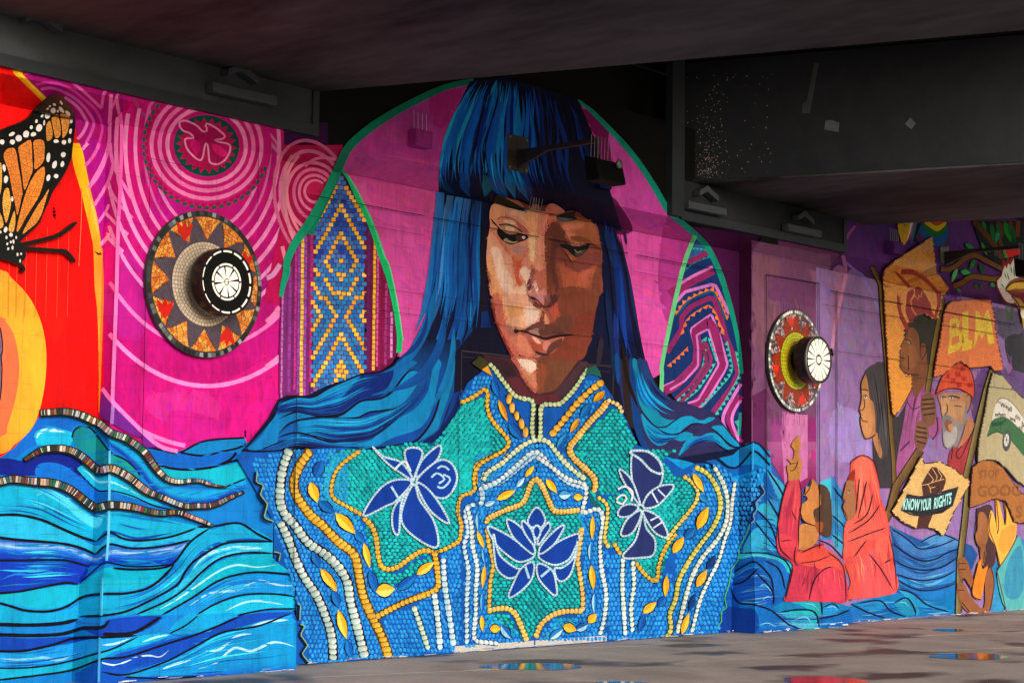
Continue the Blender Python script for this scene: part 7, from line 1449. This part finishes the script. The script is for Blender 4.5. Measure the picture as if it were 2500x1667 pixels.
cr = banner('cream banner showing a green car, its white roof lettered We all do better', P('P','2030,300 2120,335 2230,470 2420,640 2420,1500 2280,1420 2180,1300 2080,1212 1970,1197 1872,1225 1888,1000 1950,700 1990,450'), '#bcb290', 5, 3.2, lambda x, y: 3*math.sin((x-2400)*.04), [], '#3a3630', vary=.06, smooth=False)
S = Paint('car_picture', cr, 'mosaic', lift=0.018, label='green car with a white roof pictured on the banner')
fill(S, P('P','2060,610 2100,566 2160,570 2250,640 2420,860 2420,1060 2280,860 2200,790 2100,770 2015,800 2040,680'), '#d8d8d4', True, layer(4)); fill(S, P('P','2015,800 2100,758 2180,772 2270,850 2420,1020 2420,1230 2260,1060 2220,1010 2180,900 2130,940 2060,910 1966,965 1985,890'), '#3c6c48')
stroke(S, P('P','1966,965 2060,912 2130,940'), 2.2, '#20241c'); stroke(S, P('P','2060,620 2100,566 2170,572 2260,650 2420,870'), 1.6, '#3a3a30')
ox, oy, k = FR['P']; fill(S, blob(ox+2170/k, oy+1000/k, 46/k, 118/k, .08, 18), '#4a5054', False); fill(S, blob(ox+2168/k, oy+1000/k, 26/k, 66/k, .08, 16), '#d8d8d8', False); fill(S, blob(ox+2168/k, oy+1000/k, 7/k, 20/k, .08, 10), '#404448', False)
for i in range(6): 
    t = i*math.pi/3; stroke(S, [(ox+2168/k, oy+1000/k), (ox+(2168+24*math.cos(t))/k, oy+(1000+60*math.sin(t))/k)], 1.1, '#606468', smooth=False)
TX = '#4a2c2c'
for wd, o, u, v, c in (('“We', '2078,645', (12, 4.0), (.8, -17), TX), ('all', '2180,690', (12, 5), (.8, -17), TX), ('do', '2255,770', (12, 6.2), (.8, -17), TX), ('better', '2325,850', (12, 7), (.8, -17), TX), ('when', '2045,755', (12, 0.6), (1.2, -17), TX), ('we', '2200,790', (12, 5), (.8, -17), TX), ('all', '2290,890', (12, 6.2), (.8, -17), TX), ('better”', '2010,860', (12, -2), (1.2, -17), '#1c3820')):
    letter(S, wd, P('P', o)[0], u, v, c, bold=.04)
S.build()
st = banner('rust brown mosaic banner with STOP lettering above the yellow hand', P('G','2008,115 2060,70 2130,65 2200,110 2260,200 2330,290 2430,310 2430,490 2290,480 2260,400 2230,335 2150,320 2080,350 1990,382 1995,250'), '#b0703c', 4.2, 3.4, lambda x, y: 3*math.sin(x*.05), [], '#2a1820', smooth=False)
S = Paint('lettering', st, 'mosaic', lift=0.018)
for wd, o, u, v in (('STOP', '2042,190', (21, -2), (1, -27)), ('GOOG', '2030,312', (35, -1), (1, -38)), ('S', '2290,450', (34, 0), (1, -38))): letter(S, wd, P('G', o)[0], u, v, '#8a5630', bold=.05)
S.build()
# ---------------------------------------------------------------- mosaic medallions
def flat(parent, name, polys, cols, c, y, mat='mosaic', kind=None, dome=0.0):
    V = []; F = []; C = []
    for p, col in zip(polys, cols):
        b = len(V); V += [(c[0]+q[0], y, c[2]+q[1]) for q in p]; F.append(tuple(range(b, b+len(p)))); C += [col]*len(p)
    o = mesh_obj(name, V, F, M[mat], parent); at = o.data.color_attributes.new('paint', 'FLOAT_COLOR', 'POINT')
    at.data.foreach_set('color', np.array([(*x, 1) for x in C], np.float32).ravel())
    if kind: o['kind'] = kind
    return o
def sect(r0, r1, a0, a1, n=3): return [(r0*math.cos(a0+(a1-a0)*i/n), r0*math.sin(a0+(a1-a0)*i/n)) for i in range(n+1)]+[(r1*math.cos(a1-(a1-a0)*i/n), r1*math.sin(a1-(a1-a0)*i/n)) for i in range(n+1)]
def medallion(c, R, label, ring_r, ring_c, ray_c, field_c, shard_a, tul_c, rim_cols, nray=12, rot=0.0):
    r = empty('mosaic_medallion', c, label=label, cat='mosaic', group='round mosaic medallions round the drum lamps')
    y0 = c[1]; T = 0.035
    MB().lathe(c, [(R, 0), (R, T), (0.001, T)], 72).build('disc', M['grout'], r)
    y = y0-T-0.003
    n = 84; 
    for i in range(n):                                     # mirror rim
        a0, a1 = 2*math.pi*i/n, 2*math.pi*(i+.86)/n; flat(r, 'rim_tile', [sect(R*.935, R*.995, a0, a1, 1)], [jit(cc(RN.choice(rim_cols)), .2)], c, y)
    ri, ro = ring_r; Rf = R*.92; rows = 6 if ri < .2*R else 7
    P_, C_ = [], []
    for k in range(rows):                                  # rings of small square tiles
        ra, rb = ri+(ro-ri)*k/rows, ri+(ro-ri)*(k+.88)/rows; m_ = int(2*math.pi*ra/((ro-ri)/rows*1.1))
        for i in range(m_): P_.append(sect(ra, rb, 2*math.pi*i/m_, 2*math.pi*(i+.87)/m_, 1)); C_.append(jit(cc(ring_c[0] if k < rows*.6 else ring_c[1]), .13))
    o = flat(r, 'tile_ring', P_, C_, c, y, kind='stuff')
    for i in range(nray):                                  # star rays and the crackle fields between them
        am = rot+2*math.pi*i/nray; h = math.pi/nray
        P_, C_ = [], []; rows_ = 11
        for k in range(rows_):
            ra, rb = ro*1.01+(Rf-ro)*k/rows_, ro*1.01+(Rf-ro)*(k+.87)/rows_; wa = h*.98*(1-(k/rows_)**.9)+.012; m_ = max(1, int(wa*2*ra/.024))
            for q in range(m_): P_.append(sect(ra, rb, am-wa+2*wa*q/m_, am-wa+2*wa*(q+.85)/m_, 1)); C_.append(jit(cc(ray_c), .14))
        flat(r, 'star_ray', P_, C_, c, y)
        bm = am+h; w0, w1 = .05, h*.97
        poly = [(ro*1.05*math.cos(bm), ro*1.05*math.sin(bm))]+[(Rf*math.cos(bm+w1*t), Rf*math.sin(bm+w1*t)) for t in (-1, -.5, 0, .5, 1)]
        tul = (i % (nray//4) == 0)
        tp = None
        if tul:
            rc = (ro+Rf)/2*1.05; d = (math.cos(bm), math.sin(bm)); cx_, cz_ = rc*d[0], rc*d[1]; s = R*.15
            up = 1 if cz_ > -R*.3 else -1
            if abs(cz_) < R*.5: up = 1
            tp = [(cx_+s*a, cz_+s*b*up) for a, b in ((0,1.0),(.28,.35),(.95,.75),(.62,-.25),(0,-.95),(-.62,-.25),(-.95,.75),(-.28,.35))]
        sh = [s_ for s_ in shards(poly, shard_a, RN) if area(s_) > 1e-5]
        for s_ in sh:
            q = shrink(s_, .0022); flat(r, 'glass_shard', [q], [jit(cc(RN.choice(field_c)), .16)], c, y)
        if tp:
            tri = tessellate_polygon([[Vector((*v, 0)) for v in tp]]); flat(r, 'tulip', [[tp[i_] for i_ in t] for t in tri], [jit(cc(tul_c), .08) for t in tri], c, y-.004)
    return r
C1 = (10.21, -0.18-0.036, 3.405); C2 = (19.82, -0.18-0.036, 3.385)
medallion(C1, .648, 'orange mosaic sun medallion with a beige tile ring on the pink pilaster', (.16, .375), ('#b8a898','#c4b4a0'), '#55495a', ('#e08a30','#d87a24','#e8a23c','#c86420','#e69a50'), .0018, '#c41a12', ('#3a4042','#23282a','#5a6264','#8a9294','#1c2022'), 12, .26)
medallion(C2, .648, 'red and yellow mosaic sun medallion on the purple pilaster', (.12, .37), ('#c8b41c','#b8c020'), '#a43a1e', ('#8a7078','#6a4a54','#a89098','#583c44','#c0a8ac'), .0016, '#cc3424', ('#b8c4c4','#d8e0dc','#8c9ca0','#e8ece8','#5c686c'), 12, .0)
# ---------------------------------------------------------------- drum lamps
def solve_y(c, px):
    a, b = -6.0, 0.0
    for _ in range(50):
        m_ = (a+b)/2
        if project([(c[0], m_, c[2])])[0][0] > px: a = m_
        else: b = m_
    return (a+b)/2
def rad_px(c, y, hpx):
    p0 = project([(c[0], y, c[2]+.3)])[0]; p1 = project([(c[0], y, c[2]-.3)])[0]; return hpx/(abs(p1[1]-p0[1])/.6)
def drum(c, pxf, hpx, label, kind):
    yf = solve_y(c, pxf); R = rad_px(c, yf, hpx); yb = c[1]-.04; L = yb-yf
    d = empty('drum_lamp', (c[0], yb, c[2]), label=label, cat='lamp', group='drum lamps standing out from the medallions')
    neck = L*(.38 if kind else .40); cc_ = (c[0], yb, c[2])
    MB().lathe(cc_, [(0.001, 0), (R*.46, 0), (R*.46, neck+.01), (0.001, neck+.01)], 40).build('neck', M['black_metal'], d, True)
    mb = MB().lathe(cc_, [(0.001, neck), (R*.90, neck), (R*.985, neck+.012), (R, neck+.03), (R, L-.012), (R*.985, L), (R*.93, L), (R*.93, L-.02), (0.001, L-.02)], 72); o = mb.build('drum', M['black_metal'], d, True)
    o.data.set_sharp_from_angle(angle=math.radians(35))
    yy_ = yf+.016
    def plate(name, polys, mat, th=.006):
        V = []; F = []
        for p in polys:
            b = len(V); V += [(c[0]+q[0], yy_, c[2]+q[1]) for q in p]+[(c[0]+q[0], yy_-th, c[2]+q[1]) for q in p]; k = len(p)
            F.append(tuple(range(b, b+k))); F.append(tuple(range(b+2*k-1, b+k-1, -1))); F += [(b+i, b+(i+1) % k, b+k+(i+1) % k, b+k+i) for i in range(k)]
        mesh_obj(name, V, F, M[mat], d)
    if kind == 0:
        plate('face', [sect(0.001, R*.94, 0, 2*math.pi-.001, 48)], 'matt_black', .001)
        for i in range(14): a = 2*math.pi*i/14; plate('rim_pane', [sect(R*.875, R*.925, a+.05, a+.39, 5)], 'pane')
        for i in range(8): a = 2*math.pi*i/8+.2; plate('wedge_pane', [sect(R*.10, R*.44, a+.09, a+.70, 6)], 'pane')
        for i in range(6): a = 2*math.pi*i/6+.1; plate('arc_pane', [sect(R*.49, R*.545, a+.04, a+.98, 8)], 'pane')
        plate('centre_pane', [sect(0.002, R*.07, .2, 2.6, 5)], 'pane'); plate('centre_pane', [sect(0.002, R*.07, 3.3, 5.7, 5)], 'pane')
    else:
        mb = MB().lathe((c[0], yy_, c[2]), [(R*.90, .012), (R*1.005, .012), (R*1.005, -.02), (R*.90, -.02), (R*.90, .012)], 64); mb.build('rim_ring', M['grey_metal'], d, True)
        plate('face', [sect(0.001, R*.9, 0, 2*math.pi-.001, 40)], 'lamp_metal', .002)
        for i in range(16): a = 2*math.pi*i/16; plate('wedge_pane', [sect(R*.24, R*.88, a+.055/1, a+.345, 4)], 'pane', .008)
        plate('hub_pane', [sect(0.001, R*.15, 0, 2*math.pi-.001, 20)], 'pane', .008)
    return d
drum(C1, 555.7, 83, 'black drum lamp with white wheel panes on the orange medallion', 0)
drum(C2, 2000.7, 57.5, 'black drum lamp with sixteen white wedge panes on the red medallion', 1)
# ---------------------------------------------------------------- floodlights, boxes, spikes
def arm_lamp(pxp, half_w, half_h, tip_px, label, pmat, head=True):
    c = hitY(pxp[0], pxp[1], FY-.01); yt = solve_y(c, tip_px)
    r = empty('floodlight', (c[0], FY, c[2]), label=label, cat='floodlight')
    MB().box(c[0]-half_w, c[0]+half_w, FY-.035, FY-.012, c[2]-half_h, c[2]+half_h).build('mounting_plate', M[pmat], r, bevel=.004)
    for sx in (-1, 1):
        for sz in (-1, 1):
            MB().lathe((c[0]+sx*half_w*.78, FY-.033, c[2]+sz*half_h*.85), [(.016, 0), (.016, .012), (.001, .014)], 6).build('bolt', M['grey_metal'], r)
    MB().bar((c[0], FY-.03, c[2]+.01), (c[0], yt, c[2]+.01), .05, .05).build('arm', M[pmat if not head else 'lamp_metal'], r, bevel=.004)
    MB().add([(c[0]-.02, FY-.03, c[2]-.16), (c[0]+.02, FY-.03, c[2]-.16), (c[0]+.02, FY-.03, c[2]), (c[0]-.02, FY-.03, c[2]), (c[0]-.02, FY-.5, c[2]), (c[0]+.02, FY-.5, c[2])], [(0,1,2,3),(0,4,5,1),(3,2,5,4),(0,3,4),(1,5,2)]).build('gusset', M['lamp_metal'], r)
    MB().bar((c[0], yt+.02, c[2]+.03), (c[0], yt+.02, c[2]-.22), .03, .03).build('drop_rod', M['lamp_metal'], r)
    if head:
        x, y, z = c[0]+.08, yt-.0, c[2]-.12
        hd = MB().add([(x-.22,y-.08,z-.08),(x+.22,y-.08,z-.08),(x+.23,y-.13,z-.30),(x-.21,y-.13,z-.30),(x-.22,y+.08,z-.04),(x+.22,y+.08,z-.04),(x+.23,y+.06,z-.30),(x-.21,y+.06,z-.30)],
            [(0,1,2,3),(1,5,6,2),(5,4,7,6),(4,0,3,7),(4,5,1,0),(3,2,6,7)]).build('housing', M['matt_black'], r, bevel=.02)
        for i in range(14):
            u = i/13; fx = x-.19+.40*u; o = MB().box(fx-.007, fx+.007, y-.155, y-.09, z-.305, z-.18).build('fin', M['lamp_metal'], None); o.parent = hd; o.matrix_parent_inverse = Matrix.Translation(r.location).inverted()
        MB().lathe((x+.1, y-.12, z-.1), [(.045, 0), (.045, .02), (.02, .03), (.001, .03)], 20).build('dial', M['grey_metal'], r)
        for i in range(7): 
            sx = x-.2+i*.055; MB().tube([(sx, y, z-.06), (sx+.008, y, z+.17)], .0022, 4).build('bird_spike', M['spike'], r)
    return r
arm_lamp((1260, 376), .17, .19, 1461, 'black floodlight hanging from a long bracket arm in front of the painted hair', 'lamp_metal')
arm_lamp((2303, 621), .12, .14, 2497, 'grey bracket arm floodlight beside the painted branches', 'grey_metal', True)
def jbox(p0, p1, dep, col, label, spikes, extra=True):
    a = hitY(p0[0], p0[1], FY-dep); b = hitY(p1[0], p1[1], FY-dep); zc = a[2]
    r = empty('junction_box', ((a[0]+b[0])/2, FY, min(a[2], b[2])), label=label, cat='electrical box')
    z0, z1 = min(a[2], b[2])+.03, max(a[2], b[2])-.03
    o = MB().box(a[0], b[0], FY-dep, FY-.006, z0, z1).build('housing', M['paint'], r, bevel=.008)
    at = o.data.color_attributes.new('paint', 'FLOAT_COLOR', 'POINT')
    for i in range(8): at.data[i].color = (*cc(col), 1)
    o = MB().box(a[0]+.015, b[0]-.015, FY-dep-.008, FY-dep+.002, z0+.02, z1-.02).build('cover', M['paint'], r, bevel=.004)
    at = o.data.color_attributes.new('paint', 'FLOAT_COLOR', 'POINT')
    for i in range(8): at.data[i].color = (*cc(col), 1)
    for i in range(spikes):
        x = a[0]+(b[0]-a[0])*(i+.5)/spikes; h_ = .18
        MB().tube([(x, FY-dep*.6, z1-.01), (x-.01, FY-dep*.6, z1+h_)], .0022, 4).build('bird_spike', M['spike'], r)
    return r
jbox((1016, 306), (1056, 371), .14, '#b0359c', 'pink painted junction box with bird spikes above the painted hair', 4)
jbox((2182, 582), (2206, 627), .16, '#5c2c80', 'purple painted junction box with bird spikes beside the rainbow', 5)
jbox((1466, 428), (1494, 470), .10, '#0a1a4a', 'dark blue box beside the hanging floodlight', 0)
def spike_strip(p0, p1, n, label):
    a, b = hitY(*p0, FY-.02), hitY(*p1, FY-.02); r = empty('spike_strip', tuple(a), label=label, cat='bird spikes')
    MB().bar(tuple(a), tuple(b), .03, .01).build('base', M['grey_metal'], r)
    for i in range(n):
        p = mixc(tuple(a), tuple(b), (i+.5)/n); MB().tube([p, (p[0]+RN.uniform(-.03, .03), p[1]-.03, p[2]+.13)], .0022, 4).build('bird_spike', M['spike'], r)
spike_strip((1289, 511), (1321, 517), 6, 'short row of steel bird spikes above the painted forehead')
spike_strip((2423, 634), (2440, 638), 6, 'short row of steel bird spikes among the painted branches')
# ---------------------------------------------------------------- puddles
wm, wt, wb = newmat('puddle_water'); wb.inputs['Base Color'].default_value = (0.012, 0.011, 0.011, 1); wb.inputs['Roughness'].default_value = 0.09; wb.inputs['IOR'].default_value = 1.33
wn = nnoise(wt, 7, 2, 0.5, geo_pos(wt)); nbump(wt, wb, wn.outputs[0], 0.05, 0.002); wm.name = 'puddle_water'; M['water'] = wm
for px, py, hw, hh in ((1302,1626,112,9),(2369,1601,92,8),(2010,1660,105,9),(2318,1537,40,3.2),(1520,1667,70,5)):
    V = []
    for i in range(40):
        t = 2*math.pi*i/40; k = 1+.10*math.sin(2*t+px)+.07*math.sin(3*t+py)+.04*math.sin(7*t)
        v = hitZ(px+hw*k*math.cos(t), py+hh*k*math.sin(t), 0.004); V.append(tuple(v))
    o = mesh_obj('puddle', V, [tuple(range(40))[::-1]], M['water']); tag(o, kind='structure')
